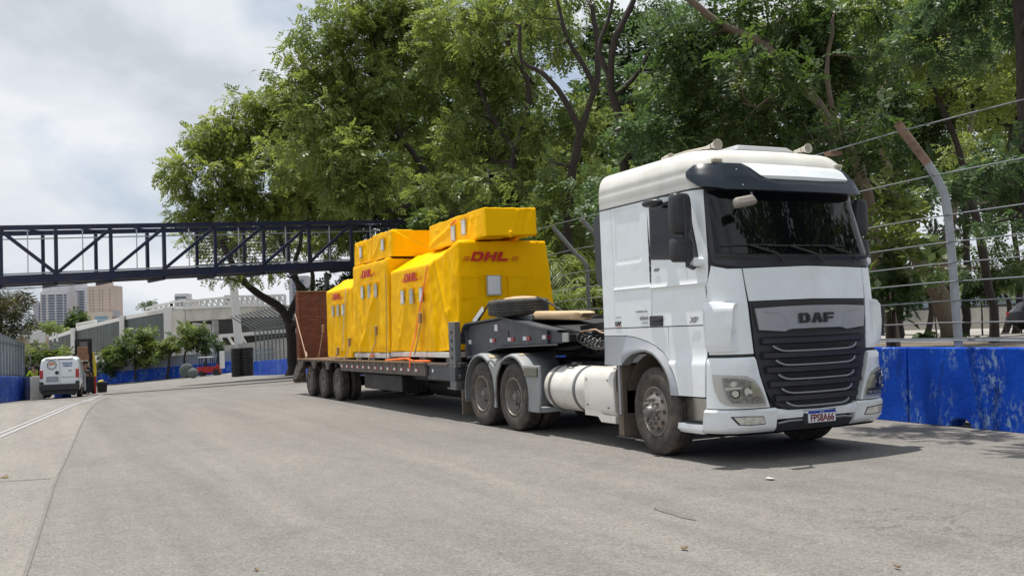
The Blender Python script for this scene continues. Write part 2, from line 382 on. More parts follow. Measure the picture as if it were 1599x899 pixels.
def asphalt(name, base, warm, cracks=True):
    m, N, L, b = new_mat(name)
    g = N.new('ShaderNodeNewGeometry')
    def nz(sc, det, st=(1,1,1), rough=.6):
        mp_ = N.new('ShaderNodeMapping'); mp_.inputs['Scale'].default_value = st; L.new(g.outputs['Position'], mp_.inputs['Vector'])
        n = N.new('ShaderNodeTexNoise'); n.inputs['Scale'].default_value = sc; n.inputs['Detail'].default_value = det; n.inputs['Roughness'].default_value = rough
        L.new(mp_.outputs[0], n.inputs['Vector']); return n
    def ramp(src, p0, p1, c0, c1):
        r = N.new('ShaderNodeValToRGB'); r.color_ramp.elements[0].position = p0; r.color_ramp.elements[1].position = p1
        r.color_ramp.elements[0].color = c0; r.color_ramp.elements[1].color = c1; L.new(src, r.inputs['Fac']); return r
    def mul(a, c, fac=1.):
        x = N.new('ShaderNodeMix'); x.data_type = 'RGBA'; x.blend_type = 'MULTIPLY'; x.inputs['Factor'].default_value = fac
        L.new(a, x.inputs[6]); L.new(c, x.inputs[7]); return x.outputs[2]
    big = ramp(nz(.22, 5).outputs['Fac'], .3, .7, (*base, 1), (*warm, 1)).outputs[0]
    streak = ramp(nz(.9, 6, (.12,1.6,1)).outputs['Fac'], .35, .65, (.86,.86,.865,1), (1.08,1.075,1.07,1)).outputs[0]
    mid = ramp(nz(3.5, 8, rough=.7).outputs['Fac'], .3, .7, (.91,.91,.91,1), (1.07,1.07,1.07,1)).outputs[0]
    vor = N.new('ShaderNodeTexVoronoi'); vor.inputs['Scale'].default_value = 62; L.new(g.outputs['Position'], vor.inputs['Vector'])
    agg = ramp(vor.outputs['Color'], .0, 1., (.68,.68,.69,1), (1.34,1.32,1.29,1)).outputs[0]
    fine = ramp(nz(60, 5, rough=.8).outputs['Fac'], .34, .66, (.80,.80,.81,1), (1.16,1.155,1.14,1)).outputs[0]
    c = mul(mul(mul(mul(big, streak), mid), agg), fine)
    stain = ramp(nz(.55, 7, rough=.65).outputs['Fac'], .56, .70, (1,1,1,1), (.84,.84,.85,1)).outputs[0]
    track = ramp(nz(.35, 3, (.05,3.4,1)).outputs['Fac'], .52, .66, (1,1,1,1), (.91,.91,.915,1)).outputs[0]
    c = mul(mul(c, stain), track)
    if cracks:
        w = nz(2.2, 6); v2 = N.new('ShaderNodeTexVoronoi'); v2.feature = 'DISTANCE_TO_EDGE'; v2.inputs['Scale'].default_value = .55
        add = N.new('ShaderNodeMix'); add.data_type = 'RGBA'; add.inputs['Factor'].default_value = .22
        L.new(g.outputs['Position'], add.inputs[6]); L.new(w.outputs['Color'], add.inputs[7]); 
        vm = N.new('ShaderNodeVectorMath'); vm.operation = 'ADD'; sc_ = N.new('ShaderNodeVectorMath'); sc_.operation = 'SCALE'; sc_.inputs['Scale'].default_value = 1.1
        L.new(w.outputs['Color'], sc_.inputs[0]); L.new(g.outputs['Position'], vm.inputs[0]); L.new(sc_.outputs[0], vm.inputs[1]); L.new(vm.outputs[0], v2.inputs['Vector'])
        ln = ramp(v2.outputs['Distance'], .002, .009, (1,1,1,1), (0,0,0,1)).outputs[0]
        msk = ramp(nz(.33, 3).outputs['Fac'], .56, .64, (0,0,0,1), (1,1,1,1)).outputs[0]
        mm = N.new('ShaderNodeMath'); mm.operation = 'MULTIPLY'; L.new(ln, mm.inputs[0]); L.new(msk, mm.inputs[1])
        m3 = N.new('ShaderNodeMath'); m3.operation = 'MULTIPLY'; m3.inputs[1].default_value = .6; L.new(mm.outputs[0], m3.inputs[0])
        mx = N.new('ShaderNodeMix'); mx.data_type = 'RGBA'; mx.inputs[7].default_value = (.07,.065,.06,1)
        L.new(m3.outputs[0], mx.inputs['Factor']); L.new(c, mx.inputs[6]); c = mx.outputs[2]
    L.new(c, b.inputs['Base Color']); b.inputs['Roughness'].default_value = .85; b.inputs['Specular IOR Level'].default_value = .3
    bp = N.new('ShaderNodeBump'); bp.inputs['Strength'].default_value = .35; bp.inputs['Distance'].default_value = .006
    L.new(vor.outputs['Distance'], bp.inputs['Height']); L.new(bp.outputs[0], b.inputs['Normal'])
    return m
MT['road'] = asphalt('worn_pale_asphalt', (.182,.174,.163), (.208,.198,.184))
MT['shoulder'] = asphalt('pale_concrete_shoulder', (.215,.205,.19), (.245,.232,.214), cracks=False)
MT['lot'] = asphalt('pale_parking_pavement', (.28,.265,.24), (.34,.32,.29), cracks=False)
MT['tar'] = pm('tar_seam', (.13,.122,.112), .8, var=.3, scale=6)
MT['line'] = pm('worn_white_line', (.34,.34,.35), .7, var=.2, scale=12, dirt=(.28,.26,.24), dirt_amt=.8, dscale=9)
MT['seam_soft'] = pm('soft_seam', (.160,.152,.140), .85, var=.15, scale=3)
MT['faint'] = pm('faint_joint', (.182,.174,.162), .85, var=.08, scale=4)
MT['scuff'] = pm('scuffed_asphalt', (.15,.142,.132), .85, var=.15, scale=8)

def tarp_mat():
    m, N, L, b = new_mat('yellow_tarpaulin')
    g = N.new('ShaderNodeNewGeometry')
    n = N.new('ShaderNodeTexNoise'); n.inputs['Scale'].default_value = 1.4; n.inputs['Detail'].default_value = 6
    L.new(g.outputs['Position'], n.inputs['Vector'])
    r = N.new('ShaderNodeValToRGB'); r.color_ramp.elements[0].position = .3; r.color_ramp.elements[1].position = .7
    r.color_ramp.elements[0].color = (.93,.485,.001,1); r.color_ramp.elements[1].color = (.97,.54,.002,1)
    L.new(n.outputs['Fac'], r.inputs['Fac']); L.new(r.outputs[0], b.inputs['Base Color'])
    b.inputs['Roughness'].default_value = .45; b.inputs['Specular IOR Level'].default_value = .05
    mp_ = N.new('ShaderNodeMapping'); mp_.inputs['Scale'].default_value = (1,1,.35); L.new(g.outputs['Position'], mp_.inputs['Vector'])
    w = N.new('ShaderNodeTexNoise'); w.inputs['Scale'].default_value = 3.2; w.inputs['Detail'].default_value = 3; w.inputs['Distortion'].default_value = .8
    L.new(mp_.outputs[0], w.inputs['Vector'])
    w2 = N.new('ShaderNodeTexNoise'); w2.inputs['Scale'].default_value = 18; w2.inputs['Detail'].default_value = 3; L.new(g.outputs['Position'], w2.inputs['Vector'])
    b1 = N.new('ShaderNodeBump'); b1.inputs['Strength'].default_value = .45; b1.inputs['Distance'].default_value = .05; L.new(w.outputs['Fac'], b1.inputs['Height'])
    b2 = N.new('ShaderNodeBump'); b2.inputs['Strength'].default_value = .3; b2.inputs['Distance'].default_value = .01; L.new(w2.outputs['Fac'], b2.inputs['Height']); L.new(b1.outputs[0], b2.inputs['Normal'])
    L.new(b2.outputs[0], b.inputs['Normal'])
    return m
MT['tarp'] = tarp_mat()

def leaf_mat(name, dark, light, trans=.42):
    m = bpy.data.materials.new(name); m.use_nodes = True; N, L = m.node_tree.nodes, m.node_tree.links; N.clear()
    o = N.new('ShaderNodeOutputMaterial'); at = N.new('ShaderNodeAttribute'); at.attribute_name = 'tint'
    r = N.new('ShaderNodeValToRGB'); r.color_ramp.elements[0].color = (*dark,1); r.color_ramp.elements[1].color = (*light,1)
    L.new(at.outputs['Fac'], r.inputs['Fac'])
    p = N.new('ShaderNodeBsdfPrincipled'); p.inputs['Roughness'].default_value = .48; p.inputs['Specular IOR Level'].default_value = .5
    t = N.new('ShaderNodeBsdfTranslucent'); hs = N.new('ShaderNodeHueSaturation'); hs.inputs['Hue'].default_value = .485; hs.inputs['Value'].default_value = 1.5; hs.inputs['Saturation'].default_value = 1.1
    L.new(r.outputs[0], p.inputs['Base Color']); L.new(r.outputs[0], hs.inputs['Color']); L.new(hs.outputs[0], t.inputs['Color'])
    mx = N.new('ShaderNodeMixShader'); mx.inputs[0].default_value = trans
    L.new(p.outputs[0], mx.inputs[1]); L.new(t.outputs[0], mx.inputs[2]); L.new(mx.outputs[0], o.inputs['Surface'])
    return m
LEAF = dict(  # tones by species, with sunlit left and shaded right trees put into them
 olive=leaf_mat('olive_feathery_leaf', (.065,.115,.028), (.29,.35,.085)),
 green=leaf_mat('mid_green_sunlit_leaf', (.048,.085,.025), (.25,.32,.085)),
 dark=leaf_mat('dark_green_shaded_leaf', (.015,.034,.011), (.085,.145,.036)),
 blue=leaf_mat('blue_green_leaf', (.032,.068,.030), (.12,.20,.07)),
 dry=leaf_mat('brownish_palm_leaf', (.025,.035,.012), (.10,.095,.035)),
)

# ---------------------------------------------------------------- ground and road
def axis(a, b, fine0, fine1, step, grow=1.25):
    xs = list(np.arange(fine0, fine1+1e-6, step)); s = step
    while xs[-1] < b: s *= grow; xs.append(xs[-1]+s)
    s = step; lo = [fine0]
    while lo[-1] > a: s *= grow; lo.append(lo[-1]-s)
    return lo[:0:-1] + xs
def sheet(name, xs, ys, dz, mat, keep=None, kind='structure', height=None):
    height = height or H
    idx = {}; mb = MB()
    for i, x in enumerate(xs):
        for j, y in enumerate(ys): idx[i, j] = len(mb.v); mb.v.append((x, y, height(x, y)+dz))
    for i in range(len(xs)-1):
        for j in range(len(ys)-1):
            if keep is None or keep((xs[i]+xs[i+1])/2, (ys[j]+ys[j+1])/2): mb.f.append((idx[i,j], idx[i+1,j], idx[i+1,j+1], idx[i,j+1]))
    o = mb.build(name, mat, smooth=60); props(o, kind=kind)
    return o
def bar_y(x):
    """where the road edge barrier runs: straight beside the truck, then drifting away with the bend"""
    return 4.75 - .06*x if x > -20 else 5.95 + (-20 - x)*.105
xs = axis(-2500, 2500, -130, 30, 2.0, 1.5); ys = axis(-2500, 2500, -20, 20, 2.0, 1.5)
sheet('ground', xs, ys, -.03, MT['lot'])
sheet('road', [x for x in np.arange(-126, 40.1, 1.0)], [y for y in np.arange(-30, 12.1, 1.0)], 0, MT['road'])

def strip(name, pts, w, dz, mat, kind='structure', label=None):
    """thin ribbon lying on the ground through pts"""
    pts = [Vector((x, y, 0)) for x, y in pts]; dense = []
    for a, b in zip(pts, pts[1:]):
        n = max(2, int((b-a).length/.8))
        dense += [a.lerp(b, k/n) for k in range(n)]
    dense.append(pts[-1]); L_, R2 = [], []
    for i, p in enumerate(dense):
        t = (dense[min(i+1, len(dense)-1)] - dense[max(i-1, 0)]).normalized(); s = Vector((-t.y, t.x, 0))
        ww = w*(1+.12*noise.noise(p*1.7)); a, b = p + s*ww/2, p - s*ww/2
        L_.append((a.x, a.y, H(a.x, a.y)+dz)); R2.append((b.x, b.y, H(b.x, b.y)+dz))
    o = MB().grid([L_, R2]).build(name, mat); return props(o, kind=kind, label=label)
# the paler shoulder on the left of the seam
seam_pts = [(7.5,-7.6), (2.34,-6.73), (-2.5,-6.48), (-6.66,-6.19), (-11,-5.9), (-15.05,-5.61), (-22,-5.0), (-30,-4.2)]
mb = MB(); A_, B_ = [], []
for i in range(len(seam_pts)-1):
    a, b = seam_pts[i], seam_pts[i+1]
    for k in range(6):
        x = a[0]+(b[0]-a[0])*k/6; y = a[1]+(b[1]-a[1])*k/6
        A_.append((x, y, H(x,y)+.004)); B_.append((x, -28, H(x,-28)+.004))
props(mb.grid([A_, B_]).build('shoulder', MT['shoulder']), kind='structure')
strip('pavement_seam', seam_pts, .03, .008, MT['seam_soft'])
strip('white_line', [(-6.5,-7.9), (-9.76,-7.24), (-16,-6.2), (-24,-5.2), (-34,-4.35), (-44,-3.6)], .09, .012, MT['line'])
strip('white_line', [(-6.5,-8.06), (-9.76,-7.40), (-16,-6.35), (-24,-5.34), (-34,-4.48), (-44,-3.72)], .07, .012, MT['line'])
strip('tar_seam', [(-8,-8.6), (-4,-8.2), (-3.2,-7.2), (-3.0,-6.5)], .03, .012, MT['tar'])
random.seed(4)
def sc(px, py, n, lx, ly, name='scuff_mark', mat='scuff'):
    mb = MB(); k = len(mb.v); vs = []
    for i in range(n):
        a = 2*PI*i/n; rr = 1+.35*random.uniform(-1, 1)
        vs.append((px+lx*rr*math.cos(a), py+ly*rr*math.sin(a), H(px, py)+.005))
    mb.add(vs, [tuple(range(n))]); props(mb.build(name, MT[mat]), kind='structure')
sc(3.15,-1.95,18,.30,.05)

# soil verge behind the barrier, under the trees
def verge_h(x, y): 
    d = y - bar_y(x) - .3; return H(x, y) + min(max(d, 0)*.14, .5)
vx = [x for x in np.arange(-125, 40.1, 2.5)]
def vsheet(name, y0, y1, n, mat, dz=.0):
    rows = []
    for j in range(n+1):
        rows.append([(x, bar_y(x)+y0+(y1-y0)*j/n, verge_h(x, bar_y(x)+y0+(y1-y0)*j/n)+dz) for x in vx])
    props(MB().grid(rows).build(name, mat, smooth=60), kind='structure')
vsheet('soil_verge', .35, 30, 16, MT['dirt'], .012)
def lot_h(x, y): return H(x, y) + .5
sheet('parking_lot', axis(-200, 60, -60, 30, 6, 1.3), [y for y in np.arange(24, 140, 6)], .03, MT['lot'], height=lambda x, y: H(x, 12)+.5)

# small litter on the road
def scrap(name, label, cat, x, y, s, mat, seed):
    random.seed(seed); vs = []; n = 7
    for i in range(n):
        a = 2*PI*i/n; r = s*random.uniform(.6, 1.1); vs.append((x+r*math.cos(a), y+r*.6*math.sin(a), H(x,y)+.006+random.uniform(0,.02)))
    vs += [(a, b, c+.004) for a, b, c in vs]
    mb = MB().add(vs, [tuple(range(n)), tuple(range(2*n-1, n-1, -1))] + [(i, (i+1) % n, (i+1) % n+n, i+n) for i in range(n)])
    props(mb.build(name, MT[mat]), label, cat)

def lens_mat():
    m = bpy.data.materials.new('clear_lens'); m.use_nodes = True; N, L = m.node_tree.nodes, m.node_tree.links; N.clear()
    o = N.new('ShaderNodeOutputMaterial'); t = N.new('ShaderNodeBsdfTransparent'); t.inputs[0].default_value = (.85,.87,.86,1)
    g = N.new('ShaderNodeBsdfGlossy'); g.inputs['Roughness'].default_value = .05; fr_n = N.new('ShaderNodeFresnel'); fr_n.inputs[0].default_value = 1.6
    x = N.new('ShaderNodeMixShader'); L.new(fr_n.outputs[0], x.inputs[0]); L.new(t.outputs[0], x.inputs[1]); L.new(g.outputs[0], x.inputs[2]); L.new(x.outputs[0], o.inputs['Surface'])
    return m
MT['clear_lens'] = lens_mat()
MT['lamp_bowl'] = pm('lamp_bowl', (.33,.33,.32), .25, metal=.7, var=.35, scale=20)
MT['bright_chrome'] = pm('bright_chrome', (.8,.8,.78), .12, metal=1., var=.1)
# ---------------------------------------------------------------- concrete barriers
def barrier_block(p, q, h, label, group=None, th=.3, arch=None, mat='blue_barrier', name='concrete_barrier', gap=.03, slope=.03):
    """one precast barrier block from p to q (ground points), road side first"""
    p, q = Vector((*p, 0)), Vector((*q, 0)); L_ = (q-p).length - gap; d = (q-p).normalized()
    rz = math.atan2(d.y, d.x); root_z = H(p.x, p.y); dz = H(q.x, q.y) - root_z
    prof_n = []
    # outline in the (along, height) plane, with drain slots
    out = [(0, 0)]
    for c in (arch or []):
        out += [(c-.2, 0), (c-.17, .07), (c-.09, .12), (c+.07, .125), (c+.15, .08), (c+.2, 0)]
    out += [(L_, 0), (L_, h), (0, h)]
    mb = MB(); n = len(out)
    f = lambda u, z, back: (u, (th if back else 0) + (slope*z if not back else 0), z-.01 + dz*u/L_)
    vs = [f(u, z, 0) for u, z in out] + [f(u, z, 1) for u, z in out]
    mb.add(vs, [tuple(range(n)), tuple(range(2*n-1, n-1, -1))] + [(i, i+n, (i+1) % n+n, (i+1) % n) for i in range(n)])
    o = mb.build(name, MT[mat], bevel=.02, seg=2)
    o.location = (p.x, p.y, root_z); o.rotation_euler = (0, 0, rz)
    return props(o, label, 'barrier', group)
G_RB = 'blue concrete barriers along the right side of the road'
near = [(9.9, 4.75-.06*9.9), (5.92, 4.75-.06*5.92), (1.94+1.5, 4.75-.06*3.44), (-.55, 4.783), (-4.55, 5.023), (-8.55, 5.263), (-12.55, 5.503), (-16.55, 5.743), (-20.5, 5.98)]
nl = ['blue concrete barrier block at the right edge of the picture', 'blue concrete barrier block second from the right edge, chipped, with a drain slot',
      'chipped blue concrete barrier block with an arched drain hole, under the bent fence pole', 'blue concrete barrier block just behind the cab of the white truck',
      'blue concrete barrier block behind the wheels of the white tractor', 'blue concrete barrier block hidden behind the front of the trailer']
for i in range(len(near)-1):
    a, b = near[i+1], near[i]
    barrier_block(a, b, 1.1, nl[i] if i < len(nl) else 'blue concrete barrier block hidden behind the loaded trailer', G_RB, arch=[.93, 2.9] if i != 0 else [1.0])
def run_blocks(pts, step, h, label, group, th=.3):
    for a, b in zip(pts, pts[1:]):
        a, b = Vector(a), Vector(b); n = max(1, round((b-a).length/step))
        for k in range(n):
            p, q = a.lerp(b, k/n), a.lerp(b, (k+1)/n)
            barrier_block((p.x, p.y), (q.x, q.y), h, label, group, th)
run_blocks([(-66.2, 11.42), (-43, 8.4), (-20.5, 5.98)][::1], 4.2, 1.2, 'blue concrete barrier block behind the trailer, hidden by the yellow crates', 'hidden run of blue barriers behind the trailer')
run_blocks([(-77.9, 10.45), (-66.2, 11.42)], 2.4, 1.25, 'blue concrete barrier block under the bent poles left of the rust red ramp', 'blue barriers beneath the bent pole fence')
run_blocks([(-114, -3.5), (-112.3, .44), (-108, 10.7), (-106.4, 16)], 4.0, 1.35, 'blue concrete barrier block at the far bend of the road, below the grey sheet fence', 'far blue barriers at the bend')
run_blocks([(-44.5, -7.0), (-39.6, -7.62), (-30, -8.9)], 3.2, 1.1, 'blue concrete barrier block at the left edge of the picture, left of the white van', 'blue barriers at the left edge')
barrier_block((-41.48, -7.01), (-38.08, -6.88), 1.05, 'bare pale concrete barrier end turned outward beside the white van', None, .5, mat='concrete')
barrier_block((-43.2, -5.9), (-41.6, -5.55), 1.0, 'short blue barrier end right behind the rear of the white van', None, .4)

# ---------------------------------------------------------------- cable fence above the near barriers
def bent_pole(x, y, z0, tilt=0., scale=1., h1=2.15, reach=.78, up=1.0, side=(0,-1)):
    s = side
    pts = [(x, y, z0), (x, y, z0+h1)]
    for k in range(1, 6):
        a = k/5; pts.append((x+s[0]*reach*.33*a*a+tilt*.02*k, y+s[1]*reach*.33*a*a, z0+h1+.42*a))
    pts.append((x+s[0]*reach+tilt*.3, y+s[1]*reach, z0+h1+up))
    return pts
fr = thing('cable_fence', 'steel cable fence on bent galvanised poles standing on the blue barrier beside the truck', 'fence', (.28, 4.9, 1.1))
px = [.28, -5.4, -9.4, -11.0, -16.8, 6.4]
tops = {}
for i, x in enumerate(px):
    y = bar_y(x)+.17; mb = MB()
    if i == 0:
        pts = [(x, y, 1.05), (x-.03, y, 2.3), (x-.05, y-.01, 3.0), (x-.07, y-.04, 3.25), (x-.11, y-.13, 3.48), (x-.14, y-.26, 3.68)]
        p2 = [(x-.14, y-.26, 3.68), (x-.20, y-.72, 4.22)]
        mb.tube(pts, .058, 12); po = mb.build('post', MT['galv'], fr, smooth=40)
        MB().tube(p2, .060, 12, cap=False).tube(p2, .05, 12, cap=False).build('rusty_tip', MT['rust_pipe'], po, smooth=40, recalc=False)
    else:
        pts = bent_pole(x, y, 1.05, h1=1.9, reach=.8, up=1.1, side=(-.45,-.9)); mb.tube(pts, .055, 10)
        mb.build('post', MT['galv_dark'], fr, smooth=40)
# cables: height above ground at the post at x=.28, lying on the pole's line
for z, off in [(4.12,-.62), (3.50,-.15), (2.94,0), (2.56,0), (2.27,0), (2.01,0), (1.74,0), (1.44,0), (1.19,0)]:
    pts = []
    for k in range(0, 26):
        x = 10 - k*1.25; sag = -.03*math.sin(PI*((x-.28) % 5.7)/5.7)
        pts.append((x, bar_y(x)+.17+off-.07, z+sag))
    MB().tube(pts, .0095, 6).build('cable', MT['cable'], fr, smooth=60)
MB().bar((10,bar_y(10)+.12,1.22),(-2,bar_y(-2)+.12,1.20),.035,.035).build('flat_rail', MT['galv'], fr)

# bent pole fence far down the road
ff = thing('bent_pole_fence', 'tall fence of bent poles with wire mesh, left of the rust red ramp', 'fence', (-72, 11.2, H(-72, 11)+1.2))
a, b = Vector((-77.6, 10.65, 0)), Vector((-63.0, 11.9, 0)); n = 15
side = Vector((-.1,-1.,0)).normalized()
for k in range(n):
    t = (k/(n-1))**.9; p = a.lerp(b, t); z0 = H(p.x, p.y)+1.2
    pts = [(p.x, p.y, z0), (p.x, p.y, z0+2.3)]
    for j in range(1, 5): pts.append((p.x+side.x*.16*j*j/2.2, p.y+side.y*.16*j*j/2.2, z0+2.3+.27*j))
    e = Vector(pts[-1]); pts.append((e.x+side.x*.9, e.y+side.y*.9, e.z+.62))
    MB().tube(pts, .06, 6).build('post', MT['galv_dark'], ff, smooth=50)
mb = MB()
for j in range(8):
    pts = [(a.lerp(b, k/10).x, a.lerp(b, k/10).y, H(a.lerp(b, k/10).x, 11)+1.4+j*.3) for k in range(11)]
    mb.tube(pts, .014, 4)
for j in range(60):
    p = a.lerp(b, j/59); z0 = H(p.x, p.y)+1.2; mb.tube([(p.x, p.y, z0), (p.x, p.y, z0+2.6), (p.x+side.x*.9, p.y+side.y*.9, z0+3.6)], .010, 3)
mb.build('wire_mesh', MT['galv_dark'], ff, kind='stuff')
for j in range(3):
    MB().tube([(a.lerp(b, k/6).x, a.lerp(b, k/6).y, H(a.lerp(b, k/6).x, 11)+1.9+j*1.0) for k in range(7)], .035, 5).build('rail', MT['galv_dark'], ff)

# grey sheet fence on the far barrier
gf = thing('sheet_fence', 'long pale grey sheet metal fence standing on the far blue barriers', 'fence', (-110, 8, H(-110, 8)))
line = [Vector((-114.4,-3.4,0)), Vector((-112.7,.5,0)), Vector((-108.4,10.8,0)), Vector((-106.8,16,0)), Vector((-101,30,0))]
for a, b in zip(line, line[1:]):
    n = max(1, round((b-a).length/2.0))
    for k in range(n):
        p, q = a.lerp(b, k/n), a.lerp(b, (k+1)/n); mb = MB(); rows = [[], []]
        for j in range(13):
            e = p.lerp(q, j/12*.985); w = .03*(j % 2); z = H(e.x, e.y)+1.3
            rows[0].append((e.x+w, e.y, z)); rows[1].append((e.x+w, e.y, z+1.25))
        mb.grid(rows); o = mb.build('panel', MT['fence_grey'], gf)
        MB().bar((p.x+.05, p.y, H(p.x,p.y)+1.25), (p.x+.05, p.y, H(p.x,p.y)+2.75), .08).build('post', MT['galv'], gf)

# barred fence on the left barriers
lf = thing('barred_fence', 'dark grey barred fence on the blue barrier at the left edge', 'fence', (-40, -7.9, H(-40,-8)+1.05))
a, b = Vector((-44.4,-7.25,0)), Vector((-34.0,-8.6,0))
for k in range(14):
    p = a.lerp(b, k/13); z = H(p.x, p.y)+1.05
    MB().bar((p.x, p.y, z), (p.x, p.y, z+1.75+.35*k/13), .16, .07, up=(1,0,0)).build('bar', MT['fence_dark'], lf)
    MB().bar((p.x+.33, p.y-.02, z), (p.x+.33, p.y-.02, z+1.65+.35*k/13), .04).build('rod', MT['galv'], lf)
for j in (.15, 1.55):
    MB().bar((a.x, a.y+.05, H(a.x,a.y)+1.05+j), (b.x, b.y+.05, H(b.x,b.y)+1.05+j), .05).build('rail', MT['galv_dark'], lf)

# ---------------------------------------------------------------- footbridge
br = thing('footbridge', 'dark navy steel truss footbridge crossing high over the road', 'bridge', (-43, 1, 4.6))
node = [(-40.27,-10.05,-.111), (-40.68,-8.04,.003), (-41.15,-5.74,.133), (-41.65,-3.3,.271), (-42.16,-.78,.413), (-42.69,1.8,.559), (-43.23,4.41,.707), (-43.76,7.01,.854), (-44.28,9.57,.999), (-44.8,12.12,1.143), (-45.32,14.63,1.285), (-45.83,17.14,1.427)]
dirv = Vector((-3.618, 17.685, 0)).normalized(); back = Vector((-dirv.y, dirv.x, 0)) * 1.0
zb = lambda k: 4.50 + .96*k; zbt = lambda k: 4.90+.96*k; zt = lambda k: 7.22 + .94*k
nd = [Vector((x, y, k)) for x, y, k in node]
def bp(i, z, off=0.): return Vector((nd[i].x, nd[i].y, z)) + back*off
W = 2.7
for off in (0., W):
    far = off > 0
    for i in range(len(nd)-1):
        k0, k1 = nd[i].z, nd[i+1].z
        MB().bar(bp(i, zt(k0)-.12, off), bp(i+1, zt(k1)-.12, off), .2, .22).build('top_chord', MT['bridge'], br)
        MB().bar(bp(i, (zb(k0)+zbt(k0))/2, off), bp(i+1, (zb(k1)+zbt(k1))/2, off), .22, zbt(k0)-zb(k0)).build('bottom_chord', MT['bridge'], br)
        if not far:
            if i < 2: MB().bar(bp(i, zt(k0)-.25, off), bp(i+1, zbt(k1), off), .12, .15).build('diagonal', MT['bridge'], br)
            else: MB().bar(bp(i, zbt(k0), off), bp(i+1, zt(k1)-.25, off), .12, .15).build('diagonal', MT['bridge'], br)
    for i in range(len(nd)):
        k = nd[i].z
        MB().bar(bp(i, zbt(k), off), bp(i, zt(k)-.25, off), .15 if i != 4 else .2, .15, up=dirv).build('vertical_post', MT['bridge'], br)
for i in range(len(nd)-1):
    k0, k1 = nd[i].z, nd[i+1].z
    MB().bar(bp(i, zb(k0)+.1, W/2), bp(i+1, zb(k1)+.1, W/2), W-.24, .12).build('deck_panel', MT['bridge_under'], br)
    MB().bar(bp(i, zb(k0)-.06, .12), bp(i, zb(k0)-.06, W-.12), .14, .18).build('cross_beam', MT['bridge'], br)
    MB().bar(bp(i, zt(k0)-.06, .12), bp(i+1, zt(k1)-.06, W-.12), .05, .05).build('roof_brace', MT['bridge'], br)
    MB().bar(bp(i, zbt(k0)+.07, .16), bp(i+1, zbt(k1)+.07, .16), .05, .07).build('foot_rail', MT['rail_pale'], br)
    MB().bar(bp(i, zt(k0)-.42, W-.18), bp(i+1, zt(k1)-.42, W-.18), .05, .06).build('hand_rail', MT['rail_pale'], br)
    m0 = bp(i, 0).lerp(bp(i+1, 0), .48); kk = (k0+k1)/2
    MB().bar((m0.x, m0.y, zbt(kk)+.05), (m0.x, m0.y, zt(kk)-.3), .05).build('light_post', MT['rail_pale'], br)
    if 5 <= i <= 6:      # louvred screen on the far side of the walkway
        for j in range(11):
            f0 = (j+.5)/11
            za, zc = zbt(k0)+(zt(k0)-zbt(k0)-.4)*f0, zbt(k1)+(zt(k1)-zbt(k1)-.4)*f0
            MB().bar(bp(i, za, W-.35), bp(i+1, zc, W-.35), .03, .05).build('screen_slat', MT['slat'], br)
for i0, i1, dd in ((0, 3, .35), (3, 5, .12), (7, 10, .2)):   # loose conduit under the deck
    pts = []
    for k in range(13):
        t = k/12; q = bp(i0, zb(nd[i0].z), .0).lerp(bp(i1, zb(nd[i1].z), .0), t); q.z -= .04+dd*math.sin(PI*t)*.5; pts.append(q)
    MB().tube(pts, .022, 5).build('hanging_cable', MT['black_plastic'], br)
MB().tube([bp(7, zb(.85)-.1, 1.2)+dirv*1.6, bp(7, H(-44,8)-.2, 1.2)+dirv*1.6-Vector((0,0,0))], .14, 10).build('support_column', MT['galv_dark'], br, smooth=40)
MB().box((-45.4, 20.3, 3.0), (4.5, 3.2, 12.6), Matrix.Rotation(math.atan2(dirv.y, dirv.x)-PI/2, 3, 'Z')).build('stair_tower', MT['bridge_under'], br)

# ---------------------------------------------------------------- far city
RZF = math.atan2(R_.y, R_.x)      # buildings far away that face back up the road
def tower(name, label, loc, w, h, dep, mat, floors, bays, win='win_glass', crown=None, turn=0., base=-6, wf=.62, ww=.8, side_bays=0):
    t = thing(name, label, 'building', (loc[0], loc[1], base), RZF+turn)
    Hh = h - base
    MB().span((-w/2, 0, 0), (w/2, dep, Hh)).build('wall', MT[mat], t, local=True)
    mb = MB(); fh = Hh/floors
    for f in range(int(floors*.25), floors-1):
        for (x0, x1) in bays:
            mb.span((-w/2+w*x0, -.12, f*fh+fh*.2), (-w/2+w*x1, .1, f*fh+fh*(.2+wf)))
    if mb.v: mb.build('window', MT[win], t, local=True, kind='stuff')
    mb = MB()
    for f in range(int(floors*.25), floors):
        for (x0, x1) in bays: mb.span((-w/2+w*x0-.3, -.9, f*fh-.12), (-w/2+w*x1+.3, .05, f*fh+.12))
    if mb.v and ww: mb.build('balcony_slab', MT[mat], t, local=True, kind='stuff')
    for c in (crown or []):
        MB().span((-w/2+w*c[0], dep*.2, Hh+.01), (-w/2+w*c[1], dep*.8, Hh+c[2])).build('roof_block', MT[mat], t, local=True)
    return t
tower('apartment_tower', 'tall white stepped apartment tower with dark window bands, left of the skyline group', (-651.20, 3.28, 29.77), 16.5, 35.5, 14, 'tower_w', 26, [(.05,.2),(.3,.52),(.6,.82),(.88,.97)], crown=[(.0,.3,4.5),(.28,.62,6.5),(.6,1.,6.)])
tower('apartment_tower', 'lower grey apartment block at the left end of the skyline group', (-660.13, -5.25, 22.46), 6.2, 30, 10, 'tower_g', 21, [(.55,.9)])
tower('apartment_tower', 'narrow white tower with blue window bands in the middle of the skyline group', (-688.77, 17.43, 31.09), 11.5, 39.5, 12, 'tower_w', 27, [(.2,.45),(.5,.58),(.64,.9)], crown=[(.2,.75,4.)])
tower('office_tower', 'tan stepped tower with a blue glass panel, right end of the skyline group', (-638.83, 28.92, 28.72), 16.0, 38, 14, 'tower_t', 24, [(.08,.12),(.20,.24),(.44,.48),(.56,.60),(.84,.88)], wf=.4, ww=0, crown=[(.25,.72,2.6)])
